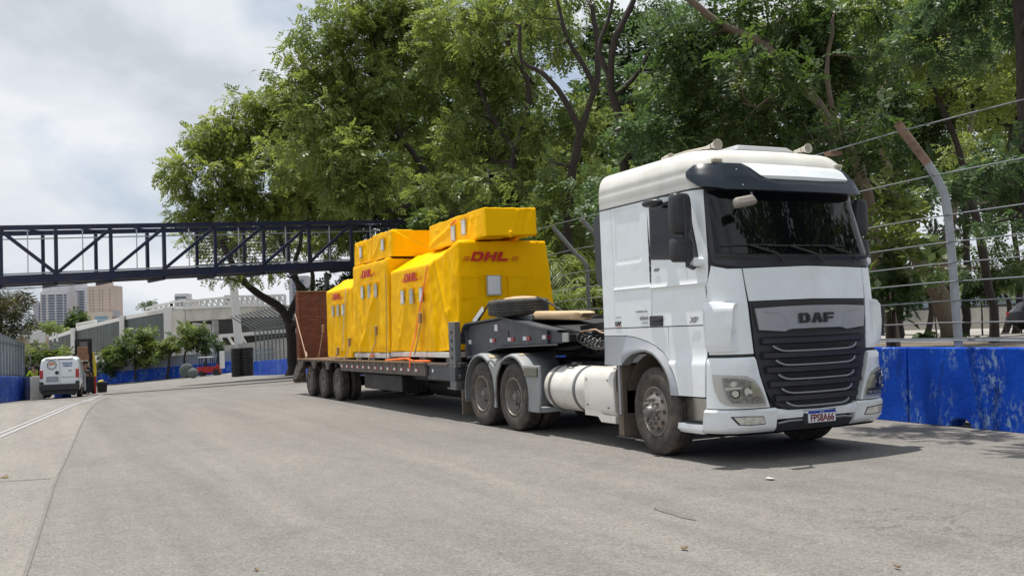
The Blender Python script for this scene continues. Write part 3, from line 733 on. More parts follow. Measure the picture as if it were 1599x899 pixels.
tower('office_block', 'beige block with a wide blue glazed front, before the tan tower', (-629.00, 26.86, 22.57), 13.5, 22, 10, 'tower_s', 11, [(.36,.92)], win='win_blue', wf=.7, ww=0)
tower('office_block', 'slim beige stair block left of the blue glazed office block', (-634.95, 19.33, 21.04), 3.4, 22.5, 8, 'tower_s', 10, [(.72,.95)], wf=.9, ww=0)
tower('apartment_tower', 'pale tower with grey window bands above the white roof truss', (-533.98, 62.22, 23.53), 6.2, 27.5, 9, 'tower_w', 24, [(.05,.45),(.55,.95)])
tower('apartment_tower', 'cream tower beside the pale tower above the roof truss', (-536.09, 67.04, 23.53), 4.6, 24.5, 9, 'tower_s', 20, [(.2,.4)])
tower('apartment_tower', 'low white tower above the grandstand roof', (-571.55, 76.37, 24.86), 5.6, 22.5, 9, 'tower_w', 18, [(.1,.4),(.6,.9)])
tower('apartment_tower', 'wide pale hazy block behind the grandstand mast', (-813.90, 126.42, 31.66), 20, 28, 10, 'tower_w', 14, [(.1,.25),(.4,.6),(.75,.9)])
tower('apartment_tower', 'grey brown slim tower left of the grandstand mast', (-769.14, 126.92, 32.33), 5.5, 37, 9, 'tower_t', 18, [(.3,.7)])
tower('apartment_tower', 'pair of pale towers right of the grandstand mast', (-802.91, 148.93, 33.34), 16, 32, 9, 'tower_w', 18, [(.1,.3),(.6,.9)])
tower('apartment_tower', 'hazy lilac grey tower seen through the branches left of the ramp', (-685.64, 161.51, 32.60), 13, 46, 12, 'tower_g', 20, [(.2,.4),(.6,.8)])
tower('small_building', 'low far building with a red brown roof between the towers', (-437.62, 32.43, 14.53), 22, 13.6, 10, 'roof_red', 4, [])
tower('radio_mast_base', 'small dark chimney block beside the tan tower', (-463.28, 25.28, 15.51), 2.4, 17.0, 3, 'tower_g', 3, [])
# ---------------------------------------------------------------- grandstand
gs = thing('grandstand', 'long white concrete grandstand with dark glazing and a roof truss beyond the far bend', 'grandstand', (-130, 12, -3))
def slab(name, mat, p0, p1, z00, z01, z10, z11, th=.6, parent=gs, kind=None):
    """upright slab between two plan points; bottom/top heights at each end"""
    p0, p1 = Vector(p0), Vector(p1); d = (p1-p0); d.z = 0; d.normalize(); n = Vector((-d.y, d.x, 0))
    if n.dot(F_) < 0: n = -n
    vs = []
    for p, a, b in ((p0, z00, z01), (p1, z10, z11)):
        for off in (0, th):
            vs += [(p.x+n.x*off, p.y+n.y*off, a), (p.x+n.x*off, p.y+n.y*off, b)]
    return MB().add(vs, [(0,1,3,2),(4,6,7,5),(0,4,5,1),(2,3,7,6),(0,2,6,4),(1,5,7,3)]).build(name, MT[mat], parent, kind=kind)
Z = lambda t: t[2]
Q = dict(a=(-268.56, -7.64, 2.15), b=(-214.42, 0.72, 3.04), c=(-167.00, 6.73, 3.51), d=(-135.15, 10.45, 3.85), e=(-130.07, 11.70, 4.58), f=(-116.82, 16.13, 4.11), g=(-108.19, 20.21, 3.78))
GT = dict(   # heights: roof beam bottom/top, glass bottom/top ...
 bt=5.43, bb=4.77, ct=6.40, cb=5.76, dt=6.53, db=6.00,
 at=2.80, ab=2.31, gb_b=0.11, gb_c=0.51, gb_d=1.16, gb_a=-0.45)
slab('roof_beam', 'concrete_w', Q['a'], Q['b'], GT['ab'], GT['at'], GT['bb']-.2, GT['bt'], 1.5)
slab('roof_beam', 'concrete_w', Q['b'], Q['c'], GT['bb'], GT['bt'], GT['cb'], GT['ct'], 1.5)
slab('roof_beam', 'concrete_w', Q['c'], Q['d'], GT['cb'], GT['ct'], GT['db'], GT['dt'], 1.5)
def lerp3(a, b, t): return tuple(a[i]+(b[i]-a[i])*t for i in range(3))
def glaze(p, q, b0, t0, b1, t1, n):
    for k in range(n):
        u0, u1 = k/n, (k+.95)/n
        slab('glass_pane', 'st_glass', lerp3(p, q, u0), lerp3(p, q, u1), b0+(b1-b0)*u0, t0+(t1-t0)*u0, b0+(b1-b0)*u1, t0+(t1-t0)*u1, .4)
    slab('pane_backing', 'recess', lerp3(p, q, 0), lerp3(p, q, 1), b0-.1, t0, b1-.1, t1, .35).location += F_*.6
glaze(Q['a'], Q['b'], GT['gb_a'], GT['ab']-.05, GT['gb_b'], GT['bb']-.25, 12)
glaze(Q['b'], Q['c'], GT['gb_b'], GT['bb']-.05, GT['gb_c'], GT['cb']-.05, 16)
glaze(Q['c'], Q['d'], GT['gb_c'], GT['cb']-.05, GT['gb_d'], GT['db']-.05, 16)
slab('lower_wall', 'concrete', Q['a'], Q['d'], -6, GT['gb_a']-.15, -6, GT['gb_d']-.15, 1.0)
for key, wpx, top in (('b', .9, 'bt'), ('c', .8, 'ct'), ('d', 1.15, 'dt')):
    p = Vector(Q[key]); MB().box((p.x-F_.x*.9, p.y-F_.y*.9, (GT[top]-5)/2), (wpx, wpx, GT[top]+5.0), Matrix.Rotation(RZF, 3, 'Z')).build('column', MT['concrete_w'], gs)
# roof frame made of posts and rails
def frame(p, q, b0, t0, b1, t1, n, w=.35, diag=False):
    p, q = Vector(p), Vector(q)
    MB().bar((p.x,p.y,t0), (q.x,q.y,t1), w).build('frame_rail', MT['concrete_w'], gs)
    MB().bar((p.x,p.y,b0), (q.x,q.y,b1), w).build('frame_rail', MT['concrete_w'], gs)
    for k in range(n+1):
        t = k/n; e = p.lerp(q, t)
        MB().bar((e.x,e.y,b0+(b1-b0)*t), (e.x,e.y,t0+(t1-t0)*t), w, w, up=(1,0,0)).build('frame_post', MT['concrete_w'], gs)
        if diag and k < n:
            e2 = p.lerp(q, (k+1)/n); MB().bar((e.x,e.y,t0+(t1-t0)*t), (e2.x,e2.y,b0+(b1-b0)*(k+1)/n), w*.6).build('frame_brace', MT['concrete_w'], gs)
frame((-149.30, 8.55, 6.43), (-135.00, 10.49, 6.62), 6.43, 7.01, 6.62, 7.16, 5)
frame((-214.17, 0.99, 5.56), (-196.12, 3.78, 5.87), 5.56, 6.22, 5.87, 6.48, 8)
frame((-135.00, 10.49, 6.53), (-130.04, 11.57, 6.41), 6.53, 7.25, 6.32, 7.28, 3)
frame((-130.05, 11.56, 6.24), (-116.72, 16.16, 5.97), 6.24, 7.11, 5.97, 7.09, 9, .3, True)
frame((-116.72, 16.16, 5.97), (-108.09, 20.24, 5.62), 5.97, 7.09, 5.62, 6.77, 9, .3, True)
slab('balcony_beam', 'concrete', Q['e'], Q['f'], 4.40, 6.14, 4.44, 5.97, 1.0)
slab('balcony_beam', 'concrete', Q['f'], Q['g'], 4.44, 5.97, 4.39, 5.62, 1.0)
back2 = Vector((F_.x, F_.y, 0))*3.0
slab('dark_recess', 'recess', Vector(Q['d'])+back2, Vector(Q['g'])+back2, -3, 4.74, -3, 4.39, .4)
slab('pilaster', 'concrete', (-133.10, 10.19, 2.93), (-130.20, 11.59, 2.84), 0.72, 5.93, 0.67, 5.97, .5)
slab('floor_slab', 'concrete_w', (-125.63, 11.88, 2.43), (-108.25, 20.20, 2.63), 1.92, 2.35, 2.32, 2.71, 3.2)
slab('mid_column', 'concrete_g', (-122.36, 13.94, 3.49), (-121.80, 14.17, 3.47), 2.32, 4.32, 2.31, 4.30, .6)
slab('screen_wall', 'concrete_g', (-126.66, 12.03, 2.78), (-122.65, 13.88, 2.66), 2.61, 4.14, 2.58, 3.74, .3)
mast = MB()
b0, t0 = (-110.78, 15.31, -0.77), (-110.61, 14.69, 8.91)
mast.bar(b0, (t0[0], t0[1], t0[2]), .85, .7, up=(1,0,0)); mast.build('mast_column', MT['concrete_w'], gs)
for A_, B_ in (((-112.73, 13.31, 2.00), (-112.52, 13.85, 0.90)), ((-112.28, 14.21, 2.12), (-112.04, 14.82, 1.01)), ((-111.60, 15.61, 2.22), (-111.39, 16.15, 1.11))):
    MB().bar(A_, B_, .28).build('slanted_brace', MT['concrete_w'], gs)
slab('lower_terrace', 'concrete', (-121.63, 6.63, -0.33), (-111.12, 14.44, 0.95), -5, 0.40, -5, 1.10, .8)
slab('lower_terrace', 'concrete', (-111.12, 14.44, 0.95), (-104.14, 19.60, 1.47), -5, 1.10, -5, 1.62, .8)
for p in ((-117.59, 8.02, 0.43), (-114.23, 10.36, 0.50), (-110.97, 12.47, 0.65)):
    MB().box((p[0], p[1], p[2]-1), (.8, .8, 5.2), Matrix.Rotation(RZF, 3, 'Z')).build('pier', MT['concrete_w'], gs)
for p, q in (((-194.29, -3.77, 4.37), (-194.43, -3.90, 2.69)), ((-194.08, -3.34, 4.35), (-194.02, -3.04, 2.66))):
    MB().bar(p, q, .3).build('white_strut', MT['concrete_w'], gs)

# left edge: low beige house, white canopy, scaffold frame
lh = thing('beige_house', 'low beige house with a white flat canopy behind the left fence', 'house', (-124.68, -8.59, -2.78), RZF)
lh.location.z = -3
MB().span((-.3, 0, 0), (.9, 6, 5.9)).build('wall', MT['beige_wall'], lh, local=True)
MB().span((-3.5, 2, 0), (-.4, 6, 5.0)).build('side_wall', MT['beige_wall'], lh, local=True)
MB().span((-1.1, -1.6, 5.95), (1.0, 4, 6.8)).build('canopy', MT['concrete_w'], lh, local=True)
MB().span((.75, .3, 5.2), (1.9, 3, 6.5)).build('white_block', MT['concrete_w'], lh, local=True)
MB().span((.9, 1.2, 0), (1.6, 3.5, 5.15)).build('rear_wall', MT['concrete_g'], lh, local=True)
sf = thing('steel_frame', 'thin dark steel frame behind the tyre heap at the left', 'frame', (-59.51, -7.43, -0.70), RZF)
for x in (-.35, .0, .48): MB().bar((x, 0, -1.5), (x, 0, 1.9+.2*x), .07).build('frame_post', MT['fence_dark'], sf, local=True)
for z in (.1, 1.15, 1.75): MB().bar((-.85, 0, z), (.50, 0, z), .05).build('frame_rail', MT['fence_dark'], sf, local=True)
# right side, beyond the parking lot
vd = thing('viaduct', 'blue grey concrete viaduct crossing behind the trees at the right', 'bridge', (-95.38, 120.16, 3.51))
slab('girder', 'far_wall', (-121.46, 123.84, 2.28), (-77.08, 123.32, 5.29), 2.73, 5.46, 2.84, 6.70, 6, vd)
slab('soffit_edge', 'recess', (-120.70, 123.10, 2.38), (-76.44, 122.36, 5.27), 2.38, 2.72, 2.48, 2.83, 5, vd)
slab('retaining_wall', 'concrete', (-128.96, 131.30, 2.44), (-86.97, 137.70, 1.81), -1, 2.80, -1, 3.18, 1.0, vd)
ks = thing('median_kerb', 'low pale kerb edge along the parking road beyond the fence', 'kerb', (-58.23, 70.85, 0.56))
MB().bar((-65.21, 67.91, 0.80), (-48.22, 75.45, 0.67), .4, .3).build('kerb_stone', MT['kerb'], ks)
gsn = thing('green_sign', 'small green flag sign on a thin pole beyond the barrier', 'sign', (-48.24, 56.98, 1.20))
MB().tube([(-48.24, 56.98, 1.09), (-48.17, 56.84, 4.01)], .05, 6).build('pole', MT['galv_dark'], gsn)
MB().prism([(0,0),(.85,.1),(.45,.5),(.8,.95),(0,.85)], 'x', -.03, .03).build('flag_panel', pm('green_sign_paint', (.02,.16,.08), .6), gsn, local=True)
bpy.data.objects['flag_panel'].location = Vector((-48.21, 56.95, 2.08)) - world_loc(gsn); bpy.data.objects['flag_panel'].rotation_euler = (0,0,RZF-PI/2)
# ================================================================ TRACTOR
XR = -1.13; CY = 1.23
TAB = [(.30,1.34,1.2,.30),(.6,1.41,1.2,.30),(1.2,1.43,1.18,.30),(1.75,1.42,1.18,.30),(2.15,1.37,1.18,.28),(2.3,1.33,1.18,.26),(3.0,1.12,1.18,.26),(3.15,1.10,1.18,.28),(3.3,1.07,1.165,.30),(3.42,1.03,1.135,.30),(3.50,.97,1.09,.30)]
def prm(z):
    z = min(max(z, TAB[0][0]), TAB[-1][0])
    for a, b in zip(TAB, TAB[1:]):
        if z <= b[0]:
            t = (z-a[0])/(b[0]-a[0]); return [a[i]+(b[i]-a[i])*t for i in (1,2,3)]
def surf(s, z, off=0.):
    """cab skin: s=0 front centre, 1 corner start, 2 corner end, 3 rear edge; positive on the near side"""
    xf, hw, rc = prm(z); sg = -1 if s < 0 else 1; a = abs(s); yc = hw-rc; bow = .07
    th0 = math.atan(2*bow/yc); r = rc/(1-math.sin(th0)); cx = xf-bow-r*math.cos(th0); cy = yc-r*math.sin(th0)
    if a <= 1: y = yc*a; x = xf-bow*a*a; n = (1, 2*bow*a/yc)
    elif a <= 2:
        th = th0+(a-1)*(PI/2-th0); x = cx+r*math.cos(th); y = cy+r*math.sin(th); n = (math.cos(th), math.sin(th))
    else: x = cx+(XR-cx)*(a-2); y = cy+r; n = (0, 1)
    l = math.hypot(*n)
    return (x+n[0]/l*off, CY-sg*(y+n[1]/l*off), z)
def sX(X, z, sg=1):
    """parameter of the point X along the flat side"""
    x2 = surf(2., z)[0]; return sg*(2+(x2-X)/(x2-XR))
def resample(poly, n):
    L_ = [0]
    for a, b in zip(poly, poly[1:]): L_.append(L_[-1]+math.hypot((b[0]-a[0])*.5, b[1]-a[1]) + 1e-9)
    out = []
    for k in range(n):
        t = L_[-1]*k/(n-1); i = 0
        while i < len(poly)-2 and L_[i+1] < t: i += 1
        f = (t-L_[i])/(L_[i+1]-L_[i]); out.append(tuple(poly[i][j]+(poly[i+1][j]-poly[i][j])*f for j in range(len(poly[i]))))
    return out
def panel(name, rows, mat, parent, off=.012, th=.014, n=None, m=6, disp=None, smooth=40, label=None, keep=False, inner_keep=True):
    """skin panel through rows of (s, z[, extra offset]) points, bottom row first, with a returned edge"""
    rows = [[(p[0], p[1], p[2] if len(p) > 2 else 0.) for p in r] for r in rows]
    if keep:  # every row has the same key points: subdivide between them
        k = n or 6; R3 = []
        for r in rows:
            q = []
            for a, b in zip(r, r[1:]): q += [tuple(a[j]+(b[j]-a[j])*t/k for j in range(3)) for t in range(k)]
            R3.append(q+[r[-1]])
    else: R3 = [resample(r, n or 24) for r in rows]
    full = []
    for a, b in zip(R3, R3[1:]):
        for k in range(m): full.append([tuple(p[j]+(q[j]-p[j])*k/m for j in range(3)) for p, q in zip(a, b)])
    full.append(R3[-1])
    def P(p, o): return surf(p[0], p[1], o + p[2] + (disp(p[0], p[1]) if disp else 0))
    mb = MB(); outer = [[P(p, off) for p in r] for r in full]
    mb.grid(outer); M_, N_ = len(full), len(full[0])
    ring = [(i, 0) for i in range(M_)] + [(M_-1, j) for j in range(1, N_)] + [(i, N_-1) for i in range(M_-2, -1, -1)] + [(0, j) for j in range(N_-2, 0, -1)]
    k0 = len(mb.v); mb.v += [surf(full[i][j][0], full[i][j][1], off-th) for i, j in ring]
    R_n = len(ring)
    for k in range(R_n):
        a, b = ring[k], ring[(k+1) % R_n]; mb.f.append((a[0]*N_+a[1], k0+k, k0+(k+1) % R_n, b[0]*N_+b[1]))
    return mb.build(name, MT[mat] if isinstance(mat, str) else mat, parent, smooth=smooth, label=label)

tr = thing('truck', 'white articulated truck tractor with a black grille, parked nose towards the camera', 'truck', (0, 1.23, 0))
# shell behind the skin panels: shows only as the dark seams
mb = MB(); rows = []
ss = [3, 2.7, 2.4, 2.2, 2, 1.85, 1.7, 1.5, 1.3, 1.15, 1, .8, .6, .4, .2, 0]; ss = ss + [-a for a in ss[-2::-1]]
for z in [1.2, 1.45, 1.75, 2.0, 2.15, 2.3, 2.6, 3.0, 3.15, 3.3, 3.40]: rows.append([surf(s, z, -.006) for s in ss])
mb.grid(rows); mb.build('cab_shell', MT['seam'], tr, smooth=40, recalc=False)
mb = MB(); rows = []
for z in [.42, .6, .8, 1.0, 1.2]: rows.append([surf(s, z, -.02) for s in ss if abs(s) <= 2.02])
mb.grid(rows); mb.span((-1.1,.2,1.2),(1.0,2.26,1.26)); mb.span((-1.13,.1,1.2),(-1.10,2.36,3.45)); mb.build('cab_floor', MT['seam'], tr)
# roof: upper sides and closed top
def roof_pt(s, z, k=1., h=0.):
    x, y, _ = surf(s, z, .012); cx = -.05; return (cx+(x-cx)*k, CY+(y-CY)*k, z+h)
mb = MB(); rows = []
for z, o in [(3.075,0),(3.12,0),(3.15,.0),(3.162,.009),(3.24,.010),(3.29,.010),(3.305,.018),(3.36,.018),(3.42,.020),(3.47,.017),(3.50,.008)]: rows.append([surf(s, z, .012+o) for s in ss])
for k, h in [(.982,.020),(.95,.034),(.88,.046),(.7,.062),(.45,.072),(.15,.075)]: rows.append([roof_pt(s, 3.50, k, h) for s in ss])
mb.grid(rows)
rear = [[r[0] for r in rows], [r[-1] for r in rows]]; mb.grid(rear)
mb.build('roof', MT['cream_paint'], tr, smooth=50, recalc=False)
MB().tube([surf(s, 3.068, .012) for s in ss], .010, 5).build('gutter_seal', MT['seam'], tr)

# side panels (near side has the details, far side is plain)
def srect(x0, x1, z0, z1, sg=1, e0=None, e1=None):
    return [[(sX(x0, z0, sg), z0), (sX(x1, z0, sg), z0)], [(sX(x0, z1, sg), z1), (sX(x1, z1, sg), z1)]]
def recess(s, z):
    if s < 2: return 0
    x2 = surf(2., z)[0]; X = x2-(s-2)*(x2-XR)
    dx = max(-.73-X, X+.23, 0); dz = max(2.38-z, z-2.98, 0); d = math.hypot(dx, dz)
    def sm(t): t = max(0, min(1, t)); return t*t*(3-2*t)
    groove = -.009*sm(1-abs(d-.02)/.03) - .004*sm((.02-d)/.02)
    swage = .012*sm(1-abs(z-2.02)/.02)
    return groove+swage
def swage(s, z):
    def sm(t): t = max(0, min(1, t)); return t*t*(3-2*t)
    return .014*sm(1-abs(z-2.0)/.02) - .02*sm((2.0-z)/.06)*sm((z-1.5)/.2)*.4
for sg in (1, -1):
    dd = recess if sg == 1 else None
    panel('rear_corner_panel', srect(XR, -.862, 1.535, 3.06, sg), 'white_paint', tr, n=6, m=14)
    panel('side_panel', srect(-.856, -.036, 1.535, 3.06, sg), 'white_paint', tr, n=42, m=76 if sg == 1 else 8, disp=dd)
    dz = 3.055; rows = []
    for z in (1.535, 1.85, 2.0, 2.3, 2.7, dz):
        e = 1.90 if z < 1.8 else (1.80 if z < 2.2 else (1.70 if z < 2.35 else 1.55-.0*z))
        if z > 2.35: e = 1.66-(z-2.35)*.34
        rows.append([(sX(-.028, z, sg), z), (sg*2.0, z), (sg*e, z)])
    door = panel('door', rows, 'white_paint', tr, n=10, m=10, keep=True, disp=swage)
    if sg == 1: near_door = door
    wf = lambda x0, x1, x2_, x3, o: [[(sX(x0, 2.30-o, sg), 2.35-o), (sX(.5, 2.30, sg), 2.31-o), (sX(x1, 2.27, sg), 2.27-o)], [(sX(x2_, 2.9, sg), 2.95+o), (sX(.5, 3, sg), 2.985+o), (sX(x3, 3.0, sg), 3.00+o)]]
    fr_ = panel('window_frame', wf(.015, 1.0, .04, .93, .012), 'black_plastic', door, off=.018, th=.01, n=6, m=4)
    panel('window_glass', wf(.05, .965, .08, .895, -.03), 'glass', door, off=.022, th=.006, n=6, m=4)
    if sg == 1:
        MB().bar(surf(sX(.70, 2.3), 2.31, .024), surf(sX(.66, 3.0), 2.975, .024), .03, .012, up=(0,1,0)).build('window_divider', MT['black_plastic'], door, local=False)
    # lower side below the door line
    outer = [(-.60,1.43),(-.36,1.405),(-.13,1.355),(.05,1.30),(.20,1.225),(.31,1.13),(.41,1.02),(.47,.92),(.51,.82),(.535,.735)]
    top = []; n = len(outer)
    for k in range(n):
        t = k/(n-1); top.append((sX(-.6+1.36*min(t*1.0,1), 1.52, sg), 1.525))
    lower = [(sX(x, z, sg), z) for x, z in outer]
    rail_x = 1.045
    rows = [lower, [(sX(-.6+(rail_x+.6)*k/(n-1), 1.525, sg), 1.525) for k in range(n)]]
    # two pieces: strip above the arch, and the block between arch and bumper
    a1 = [(x, z) for x, z in outer if x <= .32]
    panel('lower_side_panel', [[(sX(x, z, sg), z+.004) for x, z in a1], [(sX(x, z, sg), 1.523) for x, z in a1]], 'white_paint', tr, n=18, m=4)
    panel('rear_lower_panel', [[(sX(XR, 1.44, sg), 1.438), (sX(-.605, 1.44, sg), 1.434)], [(sX(XR, 1.5, sg), 1.523), (sX(-.605, 1.5, sg), 1.523)]], 'white_paint', tr, n=6, m=2)
    a2 = [(x, z) for x, z in outer if x >= .30][::-1]      # from bottom to top
    def dstep(s, z): 
        t = max(0, min(1, (1.16-z)/.06)); x2 = surf(2., z)[0]; X = x2-(abs(s)-2)*(x2-XR); u = max(0, min(1, (X-.5)/.16)); return .028*t*(1 if z < 1.12 else u)
    panel('door_step_cover', [[(sX(x+.004, z, sg), z), (sX(.75, z, sg), z), (sg*1.95, z)] for x, z in a2] + [[(sX(.325, 1.3, sg), 1.523), (sX(.75, 1.5, sg), 1.523), (sg*1.91, 1.523)]], 'white_paint', tr, n=8, m=5, keep=True, disp=dstep)
    # silver wheel arch band
    inner = [(-.66,1.06),(-.56,1.135),(-.42,1.20),(-.18,1.245),(.0,1.215),(.13,1.15),(.245,1.06),(.33,.96),(.385,.85),(.405,.735)]
    panel('wheel_arch', [[(sX(x, z, sg), z, .055) for x, z in inner], [(sX(x+(X2-x)*.35, z+(Z2-z)*.35, sg), z+(Z2-z)*.35, .062) for (x, z), (X2, Z2) in zip(inner, outer)], [(sX(x, z-.006, sg), z-.006, .0) for x, z in outer]], 'silver_plastic', tr, n=28, m=4, th=.08)
    panel('wheel_arch_rear', [[(sX(XR, 1.06, sg), 1.06, .01), (sX(-.668, 1.06, sg), 1.06, .045)], [(sX(XR, 1.43, sg), 1.43), (sX(-.607, 1.43, sg), 1.425)]], 'silver_plastic', tr, n=10, m=6)
    # recessed steel step and skirt under the door
    panel('step_recess', [[(sX(.42, .42, sg), .40, -.10), (sg*1.93, .40, -.06)], [(sX(.42, .7, sg), .715, -.10), (sg*1.93, .715, -.06)]], 'chrome', tr, n=8, m=3, th=.02)
    panel('step_tread', [[(sX(.42, .42, sg), .425, .0), (sg*1.93, .425, .0)], [(sX(.42, .42, sg), .455, -.09), (sg*1.93, .455, -.06)]], 'steel_grey', tr, n=8, m=2, th=.02)
    panel('side_skirt', [[(sX(.44, .32, sg), .32, -.02), (sX(.6,.32,sg), .32, .0), (sg*1.93, .325, .02)], [(sX(.42, .34, sg), .36, .02), (sX(.6,.36,sg), .36, .03), (sg*1.93, .36, .045)], [(sX(.42, .42, sg), .425, .02), (sX(.6,.42,sg), .425, .03), (sg*1.93, .425, .045)]], 'white_paint', tr, n=6, m=3, keep=True, th=.04)

# front panels
BZ = [(.60,.72),(.70,.76),(.8,.80),(.95,.86),(1.12,.91),(1.165,.92)]
for sg in (1, -1):
    rows = []
    for z, g0 in BZ: rows.append([(sg*(g0+.012), z+.012, .03), (sg*1.05, z+.012, .035), (sg*1.5, z+.012, .035), (sg*1.90, z+.012, .03)])
    rows[-1] = [(a, b-.012 if b > 1.17 else b, c*.3) for a, b, c in rows[-1]]
    panel('headlamp_panel', rows, 'white_paint', tr, n=7, m=3, keep=True, th=.05)
    # lamp housing, lens, inner lamps
    bz = [[(1.50,.655),(1.2,.63),(.78,.625)], [(1.60,.70),(1.15,.70),(.80,.70)], [(1.70,.82),(1.25,.84),(.87,.83)], [(1.74,.92),(1.3,.93),(.95,.92)], [(1.75,.985),(1.45,.98),(1.08,.965)]]
    lamp = panel('headlamp', [[(sg*a, z) for a, z in r] for r in bz], 'lamp_bezel', tr, off=.055, th=.03, n=8, m=3, keep=True)
    ln = [[(1.36,.675),(1.1,.665),(.82,.66)], [(1.44,.72),(1.1,.72),(.84,.72)], [(1.50,.82),(1.15,.83),(.90,.82)], [(1.53,.90),(1.2,.905),(.98,.895)], [(1.54,.95),(1.3,.945),(1.12,.93)]]
    panel('lamp_bowl', [[(sg*a, z) for a, z in r] for r in ln], 'lamp_bowl', lamp, off=.062, th=.01, n=8, m=3, keep=True)
    panel('clear_cover', [[(sg*a, z) for a, z in r] for r in ln], 'clear_lens', lamp, off=.095, th=.004, n=8, m=3, keep=True)
    for (s0, z0, rr) in ((1.34,.885,.042),(1.30,.775,.052),(1.08,.80,.050)):
        c = Vector(surf(sg*s0, z0, .070)); nn = (Vector(surf(sg*s0, z0, .1))-c).normalized(); q = Vector((1,0,0)).rotation_difference(nn).to_matrix()
        mb = MB(); mb.lathe([(.0,rr),(.010,rr),(.008,rr*.9),(-.004,rr*.6),(-.008,.004)], (0,0,0), 'x', 16); mb.v = [tuple(q @ Vector(v) + c) for v in mb.v]
        mb.build('reflector', MT['bright_chrome'], lamp, smooth=40)
    for k in range(4):
        s0 = .89+.085*k; MB().bar(surf(sg*s0, .678, .072), surf(sg*s0, .702, .072), .03, .012, up=(0,1,0)).build('marker_led', MT['label_white'], lamp)
    panel('indicator', [[(sg*.99,.735),(sg*.86,.735)], [(sg*1.02,.89),(sg*.95,.885)]], pm('indicator_cream', (.6,.55,.42), .2), lamp, off=.070, th=.01, n=6, m=3)
    panel('lamp_shelf', [[(sg*1.48,.815),(sg*1.18,.83)], [(sg*1.49,.845),(sg*1.20,.85)]], 'bright_chrome', lamp, off=.080, th=.02, n=8, m=1)
    # bumper corner with the fog lamp
    rows = []
    for z, o in [(.335,.0),(.375,.045),(.45,.055),(.53,.055),(.575,.06),(.60,.035)]:
        e = .62+.10*max(0, (z-.33))
        rows.append([(sg*e, z, o), (sg*.8, z, o), (sg*1.2, z, o), (sg*1.6, z, o), (sg*1.92, z, o)])
    bc = panel('bumper_corner', rows, 'white_paint', tr, n=5, m=3, keep=True, th=.06)
    panel('fog_surround', [[(sg*1.42,.405),(sg*1.1,.405),(sg*.74,.41)], [(sg*1.5,.56),(sg*1.1,.555),(sg*.78,.55)]], 'white_paint', bc, off=.074, th=.02, n=12, m=4)
    panel('fog_lamp_frame', [[(sg*1.22,.435),(sg*1.0,.425),(sg*.79,.43)], [(sg*1.38,.53),(sg*1.1,.53),(sg*.83,.52)]], 'black_plastic', bc, off=.079, th=.02, n=12, m=4)
    panel('fog_lamp', [[(sg*1.19,.443),(sg*1.0,.435),(sg*.80,.44)], [(sg*1.32,.522),(sg*1.1,.522),(sg*.84,.512)]], 'lamp_glass', bc, off=.084, th=.02, n=12, m=4)
    # front pillar panel beside the bonnet, with the corner air duct
    rows = []
    for z in (1.20, 1.5, 1.76, 2.0, 2.135):
        e0 = .935+.045*min(1, (z-1.2)/.5); e1 = 1.885 if z < 1.8 else (1.79 if z < 2.05 else 1.66)
        rows.append([(sg*e0, z), (sg*1.3, z), (sg*e1, z if z < 2.1 else z+.045)])
    panel('corner_panel', rows, 'white_paint', tr, n=9, m=4, keep=True)
    panel('air_duct', [[(sg*1.95,1.235,.0),(sg*1.8,1.23,.03),(sg*1.4,1.235,.04),(sg*1.16,1.24,-.0)], [(sg*1.96,1.30,.02),(sg*1.8,1.30,.06),(sg*1.40,1.30,.07),(sg*1.20,1.30,.0)],
        [(sg*1.96,1.5,.025),(sg*1.8,1.5,.07),(sg*1.34,1.5,.095),(sg*1.28,1.5,.01)], [(sg*1.96,1.70,.025),(sg*1.8,1.70,.07),(sg*1.31,1.70,.095),(sg*1.25,1.70,.01)], [(sg*1.95,1.765,.015),(sg*1.8,1.77,.05),(sg*1.27,1.75,.06),(sg*1.18,1.745,.0)], [(sg*1.94,1.785,.0),(sg*1.8,1.79,.0),(sg*1.22,1.765,.0),(sg*1.16,1.755,.0)]],
        'white_paint', tr, n=5, m=5, keep=True, th=.02)
    if sg == -1:
        panel('duct_grille', [[(-2.0,1.33,.07),(-1.5,1.33,.10)], [(-2.0,1.67,.07),(-1.5,1.67,.10)]], 'black_plastic', tr, off=.03, n=6, m=4)
        for k in range(5): MB().bar(surf(-1.98, 1.37+.065*k, .115), surf(-1.5, 1.37+.065*k, .145), .012, .02).build('duct_slat', MT['steel_grey'], tr)
    MB().tube([surf(sg*1.86, 1.535+k*.1, .004) for k in range(6)], .006, 4).build('door_seal', MT['seam'], tr)
    panel('corner_gap', [[(sg*.93,1.165,-.01),(sg*1.9,1.165,-.01)], [(sg*.93,1.215,-.01),(sg*1.9,1.215,-.01)]], 'seam', tr, n=10, m=1, th=.006)

# a fold between door edge and duct; bonnet panel
panel('bonnet', [[(.955,1.775),(0,1.785),(-.955,1.775)], [(.965,2.0),(0,2.0),(-.965,2.0)], [(.965,2.135),(0,2.155),(-.965,2.135)]], 'white_paint', tr, n=26, m=6, off=.016, disp=lambda s, z: .01*(1-abs(s))*1.0)
